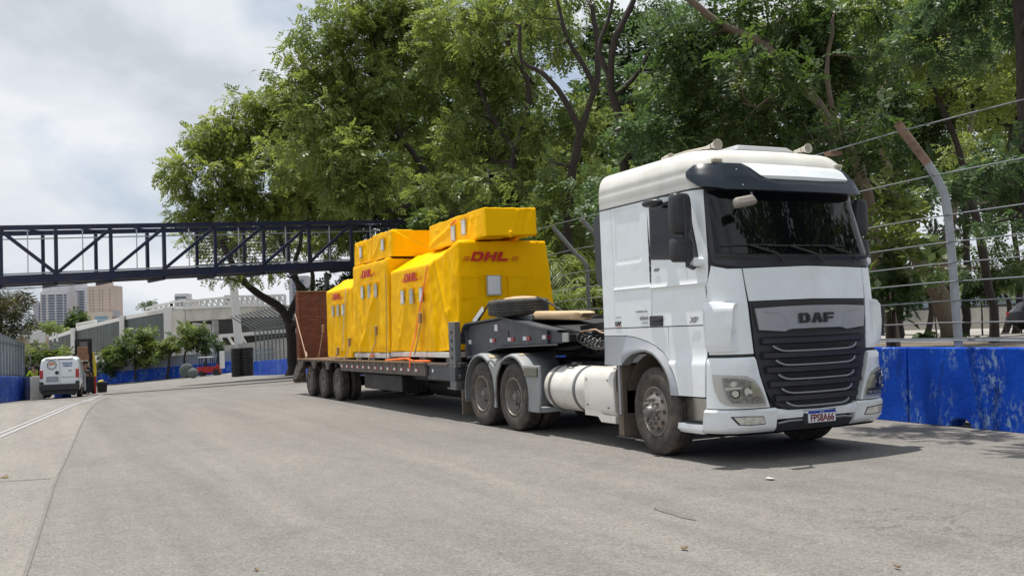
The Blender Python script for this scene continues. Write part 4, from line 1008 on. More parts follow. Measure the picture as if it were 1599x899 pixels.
# grille
GZ = [(.565,.34),(.58,.50),(.62,.62),(.68,.69),(.78,.755),(.92,.82),(1.1,.88),(1.2,.915),(1.5,.93),(1.768,.955)]
grille = panel('grille', [[(w_, z), (0, z), (-w_, z)] for z, w_ in GZ], 'grille_black', tr, off=.012, th=.05, n=30, m=3)
for k in range(6):       # black fins between the silver bars
    z0 = 1.335-.158*k
    if z0 < .56: break
    w_ = [.83,.83,.78,.74,.66,.56][k]
    panel('grille_fin', [[(w_,z0-.05,.0),(0,z0-.052,.0),(-w_,z0-.05,.0)], [(w_,z0-.03,.05),(0,z0-.035,.05),(-w_,z0-.03,.05)], [(w_,z0+.02,.055),(0,z0+.015,.055),(-w_,z0+.02,.055)], [(w_,z0+.04,.0),(0,z0+.04,.0),(-w_,z0+.04,.0)]], 'grille_black', grille, off=.014, th=.01, n=26, m=2)
bars = [(1.275,1.215,.68,.58),(1.118,1.06,.645,.55),(.96,.905,.61,.52),(.805,.752,.565,.48),(.655,.605,.50,.41)]
for z1, z0, w1, w0 in bars:
    pts = [surf(w1, z1, .045), surf(w1-.025, z1-.022, .062), surf(w0, z0+.008, .072)] + [surf(w0*(1-2*k/14), z0-.004*math.sin(PI*k/14), .076) for k in range(1, 14)] + [surf(-w0, z0+.008, .072), surf(-w1+.025, z1-.022, .062), surf(-w1, z1, .045)]
    MB().tube(pts, .0105, 8).build('silver_bar', MT['silver'], grille, smooth=50)
    mb = MB()
    for r in range(3):
        for k in range(46):
            s0 = (w0-.03)*(1-2*(k+.5*(r % 2))/46); c = surf(s0, z0+.022+r*.016, .028); mb.lathe([(0,.0075),(.004,.0075)], c, 'x', 6)
    mb.build('mesh_cell', MT['seam'], grille, kind='stuff')
panel('badge_backing', [[(.87,1.425),(0,1.40),(-.87,1.425)], [(.92,1.745),(0,1.755),(-.92,1.745)]], 'seam', grille, off=.022, th=.012, n=24, m=2)
bd = panel('badge_panel', [[(.86,1.455,.0),(.50,1.43,.012),(.43,1.455,.018),(0,1.458,.018),(-.43,1.455,.018),(-.50,1.43,.012),(-.86,1.455,.0)], [(.905,1.69,.0),(.62,1.70,.012),(.5,1.705,.018),(0,1.71,.018),(-.5,1.705,.018),(-.62,1.70,.012),(-.905,1.69,.0)]], 'silver', grille, off=.05, th=.03, n=6, m=5, keep=True)
for sg in (1, -1):
    MB().tube([surf(sg*.42, 1.45, .066), surf(sg*.46, 1.50, .068), surf(sg*.50, 1.60, .066), surf(sg*.56, 1.635, .062), surf(sg*.78, 1.65, .056)], .008, 6).build('badge_crease', MT['silver_plastic'], bd, smooth=50)
block_text('DAF', surf(.285, 1.515, .088), (0,1,0), (-.03,0,1), .11, .145, gap=.22, depth=.008).build('badge_lettering', MT['black_print'], bd)
# cowl, windscreen
MT['silver'].node_tree.nodes['Principled BSDF'].inputs['Metallic'].default_value = .6
panel('screen_surround', [[(1.60,2.22),(1.5,2.19),(.96,2.15),(0,2.165),(-.96,2.15),(-1.5,2.19),(-1.60,2.22)], [(1.63,2.34),(1.5,2.34),(.96,2.34),(0,2.34),(-.96,2.34),(-1.5,2.34),(-1.63,2.34)], [(1.42,3.06),(1.3,3.06),(.96,3.06),(0,3.06),(-.96,3.06),(-1.3,3.06),(-1.42,3.06)]], 'black_plastic', tr, off=.014, th=.014, n=6, m=8, keep=True)
ws = panel('windscreen', [[(1.50,2.315),(.8,2.30),(0,2.295),(-.8,2.30),(-1.50,2.315)], [(1.33,3.035),(.8,3.035),(0,3.035),(-.8,3.035),(-1.33,3.035)]], 'glass', tr, off=.021, th=.006, n=40, m=10)
panel('cowl_ledge', [[(1.5,2.255,.0),(.8,2.23,.0),(0,2.225,.0),(-.8,2.23,.0),(-1.5,2.255,.0)], [(1.5,2.29,.03),(.8,2.27,.03),(0,2.265,.03),(-.8,2.27,.03),(-1.5,2.29,.03)]], 'black_plastic', tr, off=.016, th=.02, n=30, m=2)
for (b0, b1), (e0, e1), pe in (((.36,2.2),(.55,2.40),(1.32,2.395)), ((-.25,2.2),(-.02,2.39),(.52,2.39)), ((-.90,2.21),(-.62,2.39),(-.16,2.39))):
    w_ = MB().tube([surf(b0, b1, .05), surf((b0+e0)/2, (b1+e1)/2, .06), surf(e0+.25, e1-.0, .05)], .012, 6).build('wiper_arm', MT['seam'], tr)
    MB().tube([surf(e0-.08+(pe[0]-e0+.1)*t, e1+(pe[1]-e1)*t, .034) for t in (0,.25,.5,.75,1)], .009, 5).build('wiper_blade', MT['seam'], w_)
# sun visor with its white fairing
vs_b = [(1.76,3.20,.02),(1.5,3.085,.10),(1.0,3.03,.13),(.45,3.02,.14),(0,3.015,.145),(-.9,3.02,.14),(-1.25,3.03,.13),(-1.5,3.05,.11),(-1.76,3.14,.05)]
vs_t = [(1.76,3.275,.01),(1.56,3.345,.02),(1.0,3.355,.02),(.72,3.35,.02),(.46,3.20,.06),(-.9,3.20,.06),(-1.1,3.34,.02),(-1.5,3.34,.02),(-1.76,3.27,.01)]
visor = panel('sun_visor', [vs_b, [tuple((a[i]+b[i])/2 for i in range(2)) + ((a[2]+b[2])/2+.012,) for a, b in zip(vs_b, vs_t)], vs_t], 'visor', tr, off=.03, th=.02, n=6, m=6, keep=True)
panel('visor_fairing', [[(.40,3.165,.085),(0,3.16,.09),(-.5,3.16,.09),(-.98,3.18,.08)], [(.50,3.20,.10),(0,3.20,.105),(-.5,3.20,.105),(-1.0,3.20,.095)], [(.62,3.30,.05),(0,3.30,.055),(-.5,3.30,.055),(-1.02,3.30,.05)], [(.70,3.36,.0),(0,3.35,.0),(-.5,3.35,.0),(-1.03,3.35,.0)]], 'white_paint', visor, off=.03, th=.03, n=8, m=4, keep=True)
for s0, z0 in ((1.45,3.19),(.82,3.27),(.78,3.08),(-.25,3.06)):
    MB().lathe([(0,.010),(.012,.008)], surf(s0, z0, .14 if z0 < 3.1 else .075), 'x', 8).build('visor_bolt', MT['label_white'], visor)
for sg in (1, -1):
    MB().box(surf(sg*1.10, 3.385, .035), (.05,.13,.045)).build('marker_lamp', MT['amber'], tr, bevel=.01)
# mirrors
for sg, dz in ((1, 0), (-1, 0)):
    Y = lambda y: CY-sg*(CY-y)
    arm = MB().tube([(.90,Y(.06),2.22),(.98,Y(-.06),2.17),(1.03,Y(-.16),2.18),(1.03,Y(-.18),2.98)] if sg == 1 else [(.90,Y(.08),2.22),(.94,Y(.02),2.18),(.95,Y(-.02),2.2),(.95,Y(-.03),2.98)], .028, 8)
    arm = arm.build('mirror_arm', MT['black_plastic'], tr, smooth=50)
    MB().box((1.0,Y(.0),2.235), (.10,.20,.10)).build('arm_bracket', MT['white_paint'], tr, bevel=.03)
    ym = -.19 if sg == 1 else -.03
    def shell(z0, z1, w, d, y0):
        mb = MB(); rows = []
        for t in [0,.04,.12,.3,.5,.7,.88,.96,1]:
            k = (1-abs(2*t-1)**6*.28); z = z0+(z1-z0)*t; r = []
            for a in range(20):
                an = 2*PI*a/20; c, s_ = math.cos(an), math.sin(an)
                r.append((.95+d/2*k*(abs(c)**.55*(1 if c > 0 else -1))*(1 if c > 0 else .55), y0+w/2*k*(abs(s_)**.55*(1 if s_ > 0 else -1)), z))
            rows.append(r)
        mb.grid(rows, close=True); mb.f += [tuple(range(20)), tuple(8*20+a for a in range(19, -1, -1))]; return mb
    shell(2.545, 2.995, .26 if sg == 1 else .20, .20 if sg == 1 else .14, Y(ym)).build('mirror_housing', MT['black_plastic'], tr, smooth=60)
    shell(2.235, 2.50, .27 if sg == 1 else .20, .22 if sg == 1 else .14, Y(ym)).build('mirror_housing', MT['black_plastic'], tr, smooth=60)
# kerb mirror above the door, front mirror over the windscreen
mb = MB(); rows = []
for t in range(7):
    a = PI*t/6; rows.append([(.30+.0*k+.17*math.cos(2*PI*k/16)*math.sin(a)**.6 if 0 < t < 6 else .30, -.10+.10*math.sin(2*PI*k/16)*math.sin(a)**.6, 2.98+.045*math.cos(a)) for k in range(16)])
mb.grid(rows, close=True).build('kerb_mirror', MT['black_plastic'], tr, smooth=60, merge=.0005)
MB().tube([(.45,.06,3.06),(.36,-.04,3.05),(.30,-.08,3.0)], .012, 6).build('kerb_mirror_arm', MT['black_plastic'], tr)
c0 = Vector((1.40, .36, 2.865)); mrot = Matrix.Rotation(math.radians(10), 3, 'X') @ Matrix.Rotation(math.radians(-18), 3, 'Y')
MB().box(c0, (.10,.31,.115), mrot, taper=.85).build('front_mirror', pm('dusty_mirror_back', (.25,.22,.19), .6), tr, bevel=.035, seg=3)
MB().tube([(1.36,.50,2.90),(1.26,.58,2.98),(1.16,.66,3.02)], .016, 6).build('front_mirror_arm', MT['black_plastic'], tr)
# door furniture
MB().box((.08,.035,1.60), (.27,.022,.125)).build('handle_recess', MT['black_plastic'], near_door, bevel=.03)
MB().box((.10,.018,1.605), (.17,.014,.03)).build('handle', MT['seam'], near_door, bevel=.006)
MB().box((.18,.018,1.625), (.09,.012,.045)).build('handle_plate', MT['black_plastic'], near_door, bevel=.006)
font_mesh('XF', (.76,.025,1.565), (1,0,0), (0,0,1), .085, bold=.004, shear=.25, width=.16).build('model_lettering', MT['grey_print'], near_door)
font_mesh('480', (.07,.030,2.19), (1,0,0), (0,0,1), .05, bold=.002, shear=.3, width=.12).build('model_lettering', MT['grey_print'], near_door)
side_txt = [('DAF', -.845, 1.565, .065, .135, 'black_print', .003), ('A SERVIÇO DA', -.36, 1.71, .035, .26, 'grey_print', 0.), ('ates', -.27, 1.62, .085, .18, 'grey_print', .001)]
for tx, x, z, s_, w_, mt_, bo in side_txt:
    font_mesh(tx, (x,.0335,z), (1,0,0), (0,0,1), s_, bold=bo, width=w_).build('side_lettering', MT[mt_], tr)
MB().box((-.775,.034,1.553), (.145,.004,.008)).build('red_underline', MT['label_red'], tr)
for x, z, w_ in ((-.80,1.665,.05), (-.74,1.665,.05), (-.20,1.585,.05), (-.135,1.585,.05)): MB().box((x,.034,z), (w_,.003,.012)).build('small_print', MT['grey_print'], tr)
# horns and hatch
def horn(x, y, z, r, l, lab):
    mb = MB(); prof = [(0,.02),(-.03,.022)]
    mb.lathe([(-l,.018),(-l*.8,.02),(-l*.45,.032),(-l*.2,r*.6),(-.03,r*.85),(0,r),(0,r*.9),(-.04,r*.7),(-l*.25,.03)], (x,y,z), 'x', 20)
    o = mb.build('horn', MT['brass'], tr, smooth=60)
    MB().lathe([(-.10,r*.62),(-.105,.001)], (x,y,z), 'x', 20).build('horn_throat', MT['brass_dark'], o)
    MB().bar((x-l*.5,y,z-.09), (x-l*.5,y,z), .025).build('horn_bracket', MT['steel_grey'], o)
horn(.86, .46, 3.60, .066, .24, 'near'); horn(.90, 1.78, 3.61, .060, .24, 'far'); horn(.15, .30, 3.575, .045, .18, 'rear')
MB().tube([(.66,.46,3.60),(.3,.42,3.61),(.0,.36,3.59)], .014, 6).build('horn_pipe', MT['brass'], tr)
MB().box((.38,1.23,3.60), (.85,.95,.09), taper=.8).build('roof_hatch', MT['grey_plastic'], tr, bevel=.03)
MB().tube([(.80,2.0,3.60),(.76,1.98,3.78),(.70,1.9,3.98)], .004, 4).build('antenna', MT['seam'], tr)
MB().box((.85,2.22,3.575), (.12,.18,.04)).build('roof_plate', MT['brass_dark'], tr)
# rear side air deflector
for sg in (1, -1):
    Y = lambda y: CY-sg*(CY-y)
    mb = MB(); poly = [(-1.14,2.07),(-1.28,2.10),(-1.325,2.2),(-1.35,2.9),(-1.33,2.99),(-1.14,3.04)]
    mb.prism(poly, 'y', Y(.06), Y(.10)); mb.build('side_deflector', MT['black_plastic'], tr, bevel=.01)
# bumper middle, lip and plate
bm_ = panel('bumper_middle', [[(.64,.47,.035),(.4,.475,.05),(0,.478,.05),(-.4,.475,.05),(-.64,.47,.035)], [(.66,.52,.045),(.42,.53,.05),(0,.53,.05),(-.42,.53,.05),(-.66,.52,.045)], [(.72,.60,.02),(.46,.565,.03),(0,.555,.03),(-.46,.565,.03),(-.72,.60,.02)]], 'white_paint', tr, n=8, m=4, keep=True, th=.06)
panel('bumper_lip', [[(.70,.335,-.02),(.4,.33,.0),(0,.33,.0),(-.4,.33,.0),(-.70,.335,-.02)], [(.62,.40,.02),(.45,.43,.03),(0,.44,.03),(-.45,.43,.03),(-.62,.40,.02)], [(.60,.42,.02),(.45,.47,.03),(0,.473,.03),(-.45,.47,.03),(-.60,.42,.02)]], 'grille_black', tr, n=8, m=3, keep=True, th=.05)
MB().tube([surf(s, .445-.03*max(0, abs(s)-.45)*4, .055) for s in (.60,.52,.45,.2,0,-.2,-.45,-.52,-.60)], .011, 6).build('lip_trim', MT['silver_plastic'], tr, smooth=50)
pl = MB().box((1.452,1.265,.468), (.012,.40,.13)).build('number_plate', MT['label_white'], tr, bevel=.006, local=False)
MB().box((1.445,1.24,.470), (.008,.47,.15)).build('plate_holder', MT['black_plastic'], tr)
MB().box((1.459,1.265,.519), (.004,.396,.030)).build('plate_band', MT['blue_strip'], pl)
font_mesh('BRASIL', (1.4615,1.235,.513), (0,1,0), (0,0,1), .018, width=.06, depth=.0005).build('plate_band_lettering', MT['label_white'], pl)
font_mesh('FPS8A66', (1.4595,1.092,.418), (0,1,0), (0,0,1), .11, bold=.003, depth=.001, width=.345).build('plate_lettering', pm('plate_red_print', (.16,.012,.02), .5), pl)
panel('under_bumper', [[(1.9,.31,-.08),(0,.31,-.08),(-1.9,.31,-.08)], [(1.9,.36,-.01),(0,.36,-.01),(-1.9,.36,-.01)]], 'seam', tr, n=24, m=1)

# ---------------- wheels: local frame, outer face at y=0, axle along y
def make_wheel(parent, x, y, r, w, front=False, sg=1, rim='rim', dual=False, mat='tyre', z=None, nuts=True):
    f = lambda t: t*sg
    rr = r*.55
    tprof = [(.055,rr),(.02,rr*1.04),(.004,rr*1.2),(-.004,r*.80),(.008,r*.92),(.035,r*.985),(.05,r)]
    g = []
    for k in range(4): y0 = .05+(w-.10)*(k+1)/5; g += [(y0-.006,r),(y0-.005,r-.014),(y0+.005,r-.014),(y0+.006,r)]
    tprof += g + [(w-.05,r),(w-.03,r*.985),(w-.005,r*.9),(w,r*.78),(w-.03,rr)]
    mb = MB().lathe([(f(t), q) for t, q in tprof], (0,0,0), 'y', 48, caps=(False, False))
    if dual: mb.lathe([(f(t+w+.04), q) for t, q in tprof], (0,0,0), 'y', 32, caps=(False, False))
    o = mb.build('wheel', MT[mat], parent, smooth=35, local=True)
    pl_ = world_loc(parent); o.location = (x-pl_.x, y-pl_.y, (z if z is not None else r)-pl_.z)
    if front:
        rp = [(.050,rr*1.03),(.016,rr*1.02),(.012,rr*.97),(.045,rr*.93),(.06,rr*.86),(.035,rr*.80),(.0,rr*.64),(-.012,rr*.52),(-.01,rr*.40),(.0,rr*.36)]
    else:
        rp = [(.055,rr*1.03),(.012,rr*1.03),(.008,rr*.97),(.045,rr*.93),(.12,rr*.88),(.155,rr*.82),(.16,rr*.70),(.15,rr*.5),(.13,rr*.44),(.12,rr*.36)]
    ro = MB().lathe([(f(t), q) for t, q in rp], (0,0,0), 'y', 40, caps=(False, True)).build('rim', MT[rim], o, smooth=40, local=True)
    hd = 0 if front else .12
    hb = [(hd+.0,rr*.36),(hd-.035,rr*.34),(hd-.05,rr*.25),(hd-.085,rr*.22),(hd-.10,rr*.17),(hd-.105,.001)]
    MB().lathe([(f(t), q) for t, q in hb], (0,0,0), 'y', 24, caps=(False, True)).build('hub', MT['hub'], o, smooth=35, local=True)
    if nuts:
        for k in range(10):
            a = 2*PI*k/10+.1; c = (rr*.52*math.cos(a), 0, rr*.52*math.sin(a)); b0 = -.012 if front else .14
            MB().lathe([(f(b0),.022),(f(b0-.04),.019),(f(b0-.045),.010)], c, 'y', 8).build('wheel_nut', MT['hub'], o, local=True, smooth=40)
        mb = MB()
        for k in range(10):
            a = 2*PI*k/10; ca = rr*.74
            b0 = .012 if front else .152
            mb.lathe([(f(b0),.026),(f(b0-.004),.026)], (ca*math.cos(a),0,ca*math.sin(a)), 'y', 12)
        mb.build('vent_hole', MT['seam'], o, local=True, kind='stuff')
    return o
fw = make_wheel(tr, 0, 0.0, .525, .30, front=True); fw.rotation_euler = (0, 0, math.radians(-4))
make_wheel(tr, 0, 2.46, .525, .30, front=True, sg=-1, nuts=False)
for x in (-3.88, -5.08):
    make_wheel(tr, x, 0.0, .525, .29, dual=True); make_wheel(tr, x, 2.5, .525, .29, dual=True, sg=-1, nuts=False)
    MB().lathe([(.3,.09),(.9,.10),(1.0,.2),(1.5,.2),(1.6,.10),(2.2,.09)], (x,0,.52), 'y', 12).build('axle', MT['chassis'], tr)
MB().bar((0,.35,.45), (0,2.1,.45), .12, .14).build('front_axle', MT['chassis'], tr)
# wheel housing of the front wheel
for sg in (1, -1):
    Y = lambda y: CY-sg*(CY-y)
    mb = MB(); arc = [(-.74+.0*a, .40) for a in (0,)] + [(-.74,.9)] + [(.68*math.cos(a)-.06, .60+.62*math.sin(a)) for a in [PI*(.93-.9*k/12) for k in range(13)]]
    mb.grid([[(x, Y(.10), z) for x, z in arc], [(x, Y(.62), z) for x, z in arc]]); mb.build('wheel_housing', MT['flap'], tr, smooth=50, recalc=False)
    MB().span((-.86, Y(.03), .17), (-.74, Y(.55), 1.07)).build('mud_flap', MT['flap'], tr, bevel=.01)
    MB().span((-.735, Y(.02), .17), (-.72, Y(.5), .45)).build('mud_flap_lower', MT['flap'], tr)
    MB().span((-.80, Y(.015), .44), (-.76, Y(.05), 1.07)).build('flap_edge', MT['silver_plastic'], tr)
MB().box((.46,.03,.965), (.03,.02,.05)).build('arch_reflector', MT['amber'], tr)
# chassis rails, cross members, fifth wheel, and the dark boxes under the cab
for y in (.84, 1.66): MB().span((-6.1,y-.04,.78), (1.1,y+.04,1.05)).build('chassis_rail', MT['chassis'], tr)
for x in (-5.9,-4.5,-3.2,-2.2,-1.4): MB().span((x-.05,.88,.8), (x+.05,1.62,1.0)).build('cross_member', MT['chassis'], tr)
MB().span((-.9,.70,.55), (1.05,1.8,1.2)).build('engine_block', MT['chassis'], tr)
MB().lathe([(0,.5),(.06,.5)], (-4.4,1.25,1.12), 'z', 24).build('fifth_wheel', MT['chassis'], tr)
MB().span((-1.95,.72,1.05), (-1.2,1.8,1.22)).build('catwalk', MT['steel_grey'], tr)
MB().span((-1.75,1.5,.4), (-1.2,2.4,1.05)).build('exhaust_box', MT['chassis'], tr)
# fuel tank and step box
tk = MB().lathe([(-3.03,.05),(-3.03,.22),(-3.01,.285),(-2.96,.315),(-2.9,.325),(-1.72,.325),(-1.70,.31)], (0,.385,.69), 'x', 40).build('fuel_tank', MT['tank_white'], tr, smooth=50)
for x in (-2.78, -2.05):
    MB().lathe([(x-.035,.325),(x-.03,.336),(x+.03,.336),(x+.035,.325)], (0,.385,.69), 'x', 40).build('tank_strap', MT['steel_grey'], tk, smooth=50)
MB().lathe([(0,.05),(.05,.05),(.06,.03)], (-2.42,.30,1.0), 'z', 12).build('filler_cap', MT['seam'], tk)
MB().bar((-2.5,.22,1.01), (-2.32,.36,1.05), .03).build('filler_cap_handle', MT['seam'], tk)
mb = MB(); bx = [(.10,.40),(.055,.46),(.045,.86),(.075,.955),(.14,1.01),(.62,1.02),(.62,.40)]
mb.prism([(y, z) for y, z in bx], 'x', -1.74, -.98); o = mb.build('battery_box', MT['tank_white'], tr, bevel=.012)
MB().prism([(-1.76,.37),(-1.42,.37),(-1.34,.30),(-.98,.30),(-.98,.40),(-1.30,.40),(-1.40,.47),(-1.76,.47)], 'y', .06, .5).build('box_skirt', MT['tank_white'], tr, bevel=.008)
for x, z in ((-1.66,.86),(-1.12,.86),(-1.66,.52),(-1.12,.50)): MB().lathe([(.0,.016),(-.012,.014)], (x,.052,z), 'y', 10).build('box_screw', MT['steel_grey'], o)
MB().span((-.975,.09,.72), (-.90,.5,1.0)).build('air_valve_box', MT['black_plastic'], tr)
# rear fenders
def arc_pts(cx, cz, r, a0, a1, n): return [(cx+r*math.cos(a0+(a1-a0)*k/n), cz+r*math.sin(a0+(a1-a0)*k/n)) for k in range(n+1)]
for sg in (1, -1):
    Y = lambda y: CY-sg*(CY-y)
    for cx, a0, a1 in ((-5.08, math.radians(195), math.radians(55)), (-3.88, math.radians(125), math.radians(-18))):
        pts = arc_pts(cx, .53, .615, a0, a1, 18); mb = MB()
        outer = [[(x, Y(-.035), z) for x, z in pts], [(cx+(x-cx)*1.05, Y(-.02), .53+(z-.53)*1.05) for x, z in pts], [(cx+(x-cx)*1.075, Y(.03), .53+(z-.53)*1.075) for x, z in pts], [(cx+(x-cx)*1.085, Y(.6), .53+(z-.53)*1.085) for x, z in pts]]
        fo = mb.grid(outer).build('rear_fender', MT['grey_plastic'], tr, smooth=40, recalc=False)
        s_ = fo.modifiers.new('solid', 'SOLIDIFY'); s_.thickness = .015
    # apron panels between and ahead of the wheels
    MB().prism([(-4.52,.33),(-4.485,.53),(-4.54,.80),(-4.62,.92),(-4.70,1.0),(-4.66,1.055),(-4.54,1.0),(-4.48,.985),(-4.42,1.0),(-4.28,1.055),(-4.26,1.0),(-4.34,.92),(-4.42,.80),(-4.475,.53),(-4.44,.33)], 'y', Y(-.03), Y(.0)).build('fender_apron', MT['grey_plastic'], tr, bevel=.004)
    MB().prism([(-4.70,1.04),(-4.56,1.01),(-4.40,1.01),(-4.26,1.04),(-4.3,1.10),(-4.48,1.06),(-4.66,1.10)], 'y', Y(.0), Y(.6)).build('fender_saddle', MT['grey_plastic'], tr)
    MB().prism([(-3.52,1.02),(-3.36,.84),(-3.28,.6),(-3.25,.33),(-2.98,.33),(-2.93,.60),(-2.93,1.02)], 'y', Y(-.02), Y(.02)).build('fender_apron', MT['grey_plastic'], tr, bevel=.01)
    MB().span((-3.30,Y(.0),.33), (-2.98,Y(.55),.40)).build('apron_floor', MT['grey_plastic'], tr)
    MB().span((-3.36,Y(-.06),.86), (-2.95,Y(-.02),1.0)).build('fender_reflector_box', pm('olive_grey_box', (.16,.16,.12), .6), tr, bevel=.012)
    MB().span((-5.88,Y(-.02),.14), (-5.84,Y(.5),.55)).build('rear_mud_flap', MT['flap'], tr)
for cx, a0, y0 in ((-5.08, 62, .03), (-3.88, 72, .05), (-3.88, 38, .06)):
    rows = [[(cx+.671*math.cos(math.radians(a)), y, .53+.671*math.sin(math.radians(a))) for a in (a0, a0+4, a0+8)] for y in (y0, y0+.09, y0+.18)]
    MB().grid(rows).build('fender_tape', MT['tape'], tr)

# coiled hoses between tractor and trailer
hs = thing('coiled_hoses', 'black coiled air hoses hanging between the cab and the gooseneck', 'hoses', (-1.7, .7, 1.4))
for k, (y0, col, r_) in enumerate(((.40,'chassis',.058), (.52,'steel_grey',.055), (.64,'black_plastic',.058))):
    pts = [(-2.62, y0, 1.46), (-2.5, y0, 1.46)]
    for i in range(0, 97):
        a = 2*PI*i/12; t = i/96; pts.append((-2.45+.85*t, y0+r_*math.cos(a), 1.42-.12*math.sin(PI*t*.8)+r_*math.sin(a)))
    pts += [(-1.4, y0, 1.40), (-1.15, y0, 1.42)]
    MB().tube(pts, .011, 6).build('hose_coil', MT[col], hs, smooth=60)
MB().tube([(-2.48,.45,1.50),(-2.3,.60,1.52),(-2.2,.64,1.47),(-2.1,.70,1.46)], .014, 6).build('hose_end', MT['strap_pale'], hs)
# ================================================================ LOW LOADER TRAILER
tl = thing('trailer', 'low loader trailer with a rusty deck edge and grey gooseneck behind the white tractor', 'trailer', (-11, 1.2, 0))
YN, YF = -.10, 2.55
# gooseneck side plates
neck = [(-6.25,1.13),(-6.22,1.45),(-6.12,1.60),(-5.98,1.67),(-4.52,1.745),(-3.02,1.545),(-2.62,1.50),(-2.62,1.335),(-3.02,1.33),(-4.65,1.30),(-5.93,1.12)]
for y0, y1 in ((.22,.30), (2.18,2.26)):
    MB().prism(neck, 'y', y0, y1).build('gooseneck_plate', MT['neck'], tl, bevel=.01)
def flange(pts, y0, y1, name, m='neck', t=.022):
    mb = MB(); mb.grid([[(x, y0, z+t) for x, z in pts], [(x, y1, z+t) for x, z in pts]]); mb.grid([[(x, y0, z-t*.2) for x, z in pts], [(x, y0, z+t) for x, z in pts]]); mb.grid([[(x, y0, z-t*.2) for x, z in pts], [(x, y1, z-t*.2) for x, z in pts]])
    return mb.build(name, MT[m], tl, recalc=False)
for y0, y1 in ((.13,.34), (2.14,2.35)):
    flange([(-6.24,1.35),(-6.20,1.50),(-6.10,1.63),(-5.98,1.685),(-4.52,1.755),(-3.02,1.555),(-2.60,1.51)], y0, y1, 'top_flange')
    flange([(-5.95,1.09),(-4.66,1.275),(-3.02,1.31),(-2.60,1.315)], y0, y1, 'bottom_flange')
MB().bar((-6.12,.19,1.60), (-5.93,.19,1.10), .05, .03, up=(1,0,0)).build('neck_stiffener', MT['neck'], tl)
MB().bar((-3.02,.20,1.33), (-3.02,.20,1.55), .04, .03, up=(1,0,0)).build('neck_stiffener', MT['neck'], tl)
MB().prism([(-6.3,1.1),(-6.3,1.60),(-4.5,1.70),(-3.0,1.50),(-2.62,1.46),(-2.62,1.36),(-4.65,1.32),(-5.9,1.12)], 'y', .32, 2.16).build('neck_core', MT['chassis'], tl)
MB().span((-2.62,.72,1.33), (-1.55,1.78,1.50)).build('kingpin_beam', MT['chassis'], tl, bevel=.01)
for y in (.72, 1.74): MB().bar((-2.9,y,1.53), (-1.55,y,1.62), .06, .10).build('neck_rail', MT['chassis'], tl)
MB().prism([(-3.0,1.52),(-2.55,1.72),(-1.6,1.62),(-1.6,1.58),(-2.6,1.60)], 'y', 2.0, 2.06).build('rear_bracket', MT['steel_grey'], tl)
MB().span((-2.57,.195,1.36), (-2.40,.215,1.49)).build('data_plate', pm('grey_data_plate', (.35,.37,.34), .5), tl)
for x, w_ in ((-5.72,.15), (-5.12,.10), (-4.42,.11), (-3.87,.12), (-3.22,.12)):
    if x > -5.5:
        MB().span((x,.135+.07,1.365+.02*(x+5.1)), (x+w_,.217,1.425+.02*(x+5.1))).build('reflector_white', MT['label_white'], tl)
        MB().span((x+w_+.004,.205,1.365+.02*(x+5.1)), (x+2*w_,.217,1.425+.02*(x+5.1))).build('reflector_red', MT['red_refl'], tl)
MB().span((-6.02,.205,1.34), (-5.92,.217,1.41)).build('reflector_white', MT['label_white'], tl)
MB().span((-4.92,.205,1.55), (-4.80,.217,1.66)).build('white_label', MT['label_white'], tl)
MB().span((-4.85,.207,1.45), (-4.40,.217,1.55)).build('faded_label', pm('faded_label_print', (.09,.085,.09), .6), tl)
# stake with holes
st = MB().span((-6.40,-.02,.57), (-6.12,.10,1.74)).build('stake', MT['steel_grey'], tl, bevel=.01)
for k in range(5): MB().lathe([(0,.032),(-.008,.032)], (-6.25,-.021,1.56-.15*k), 'y', 14).build('stake_hole', MT['seam'], st)
MB().bar((-6.45,.04,.57), (-6.05,.04,.56), .18, .02).build('stake_foot', MT['steel_grey'], tl)
for z in (.98, .78): MB().span((-6.10,.0,z-.04), (-5.95,.12,z+.04)).build('stake_clamp', MT['chassis'], tl, bevel=.01)
# bed
DZ = 1.0
MB().span((-7.45,-.04,.70), (-6.10,2.4,.96)).build('front_frame', MT['neck'], tl, bevel=.01)
for y in (.5, 1.9): MB().span((-17.2,y-.08,.62), (-6.1,y+.08,.95)).build('main_beam', MT['chassis'], tl)
for k in range(18): x = -16.9+.6*k; MB().span((x-.04,.0,.80), (x+.04,2.4,.93)).build('cross_member', MT['chassis'], tl)
for k in range(12): MB().span((-17.2,-.06+.213*k+.0,.955), (-6.45,-.06+.213*(k+1)-.008,DZ)).build('deck_plank', MT['wood_dark'] if k % 3 else MT['rust'], tl)
ws_ = [-13.70, -15.03, -16.36]
def side_rail(y0, y1):
    out = [(-17.35,DZ-.03),(-7.42,DZ+.015),(-7.42,.755),(-12.95,.745)]
    for xw in ws_:
        out += [(xw+.60,.745),(xw+.54,.86),(xw+.40,.925),(xw+.15,.935),(xw-.15,.935),(xw-.38,.92),(xw-.50,.84),(xw-.55,.745)]
    out += [(-17.05,.745),(-17.2,.66),(-17.5,.62)]
    return MB().prism(out, 'y', y0, y1).build('side_rail', MT['rust'], tl, bevel=.008)
side_rail(YN, YN+.05); side_rail(YF-.05, YF)
MB().bar((-17.35,YN-.01,DZ-.015), (-7.42,YN-.01,DZ+.012), .04, .03).build('rail_lip', MT['strap_brown'], tl)
for k in range(13):
    x = -13.05+.425*k
    MB().span((x,YN-.008,.835), (x+.10,YN+.0,.885)).build('reflector_white', MT['label_white'], tl)
    MB().span((x+.105,YN-.008,.835), (x+.19,YN+.0,.885)).build('reflector_red', MT['red_refl'], tl)
MB().lathe([(0,.035),(-.012,.03)], (-7.15,-.045,.86), 'y', 12).build('frame_lamp', MT['label_white'], tl)
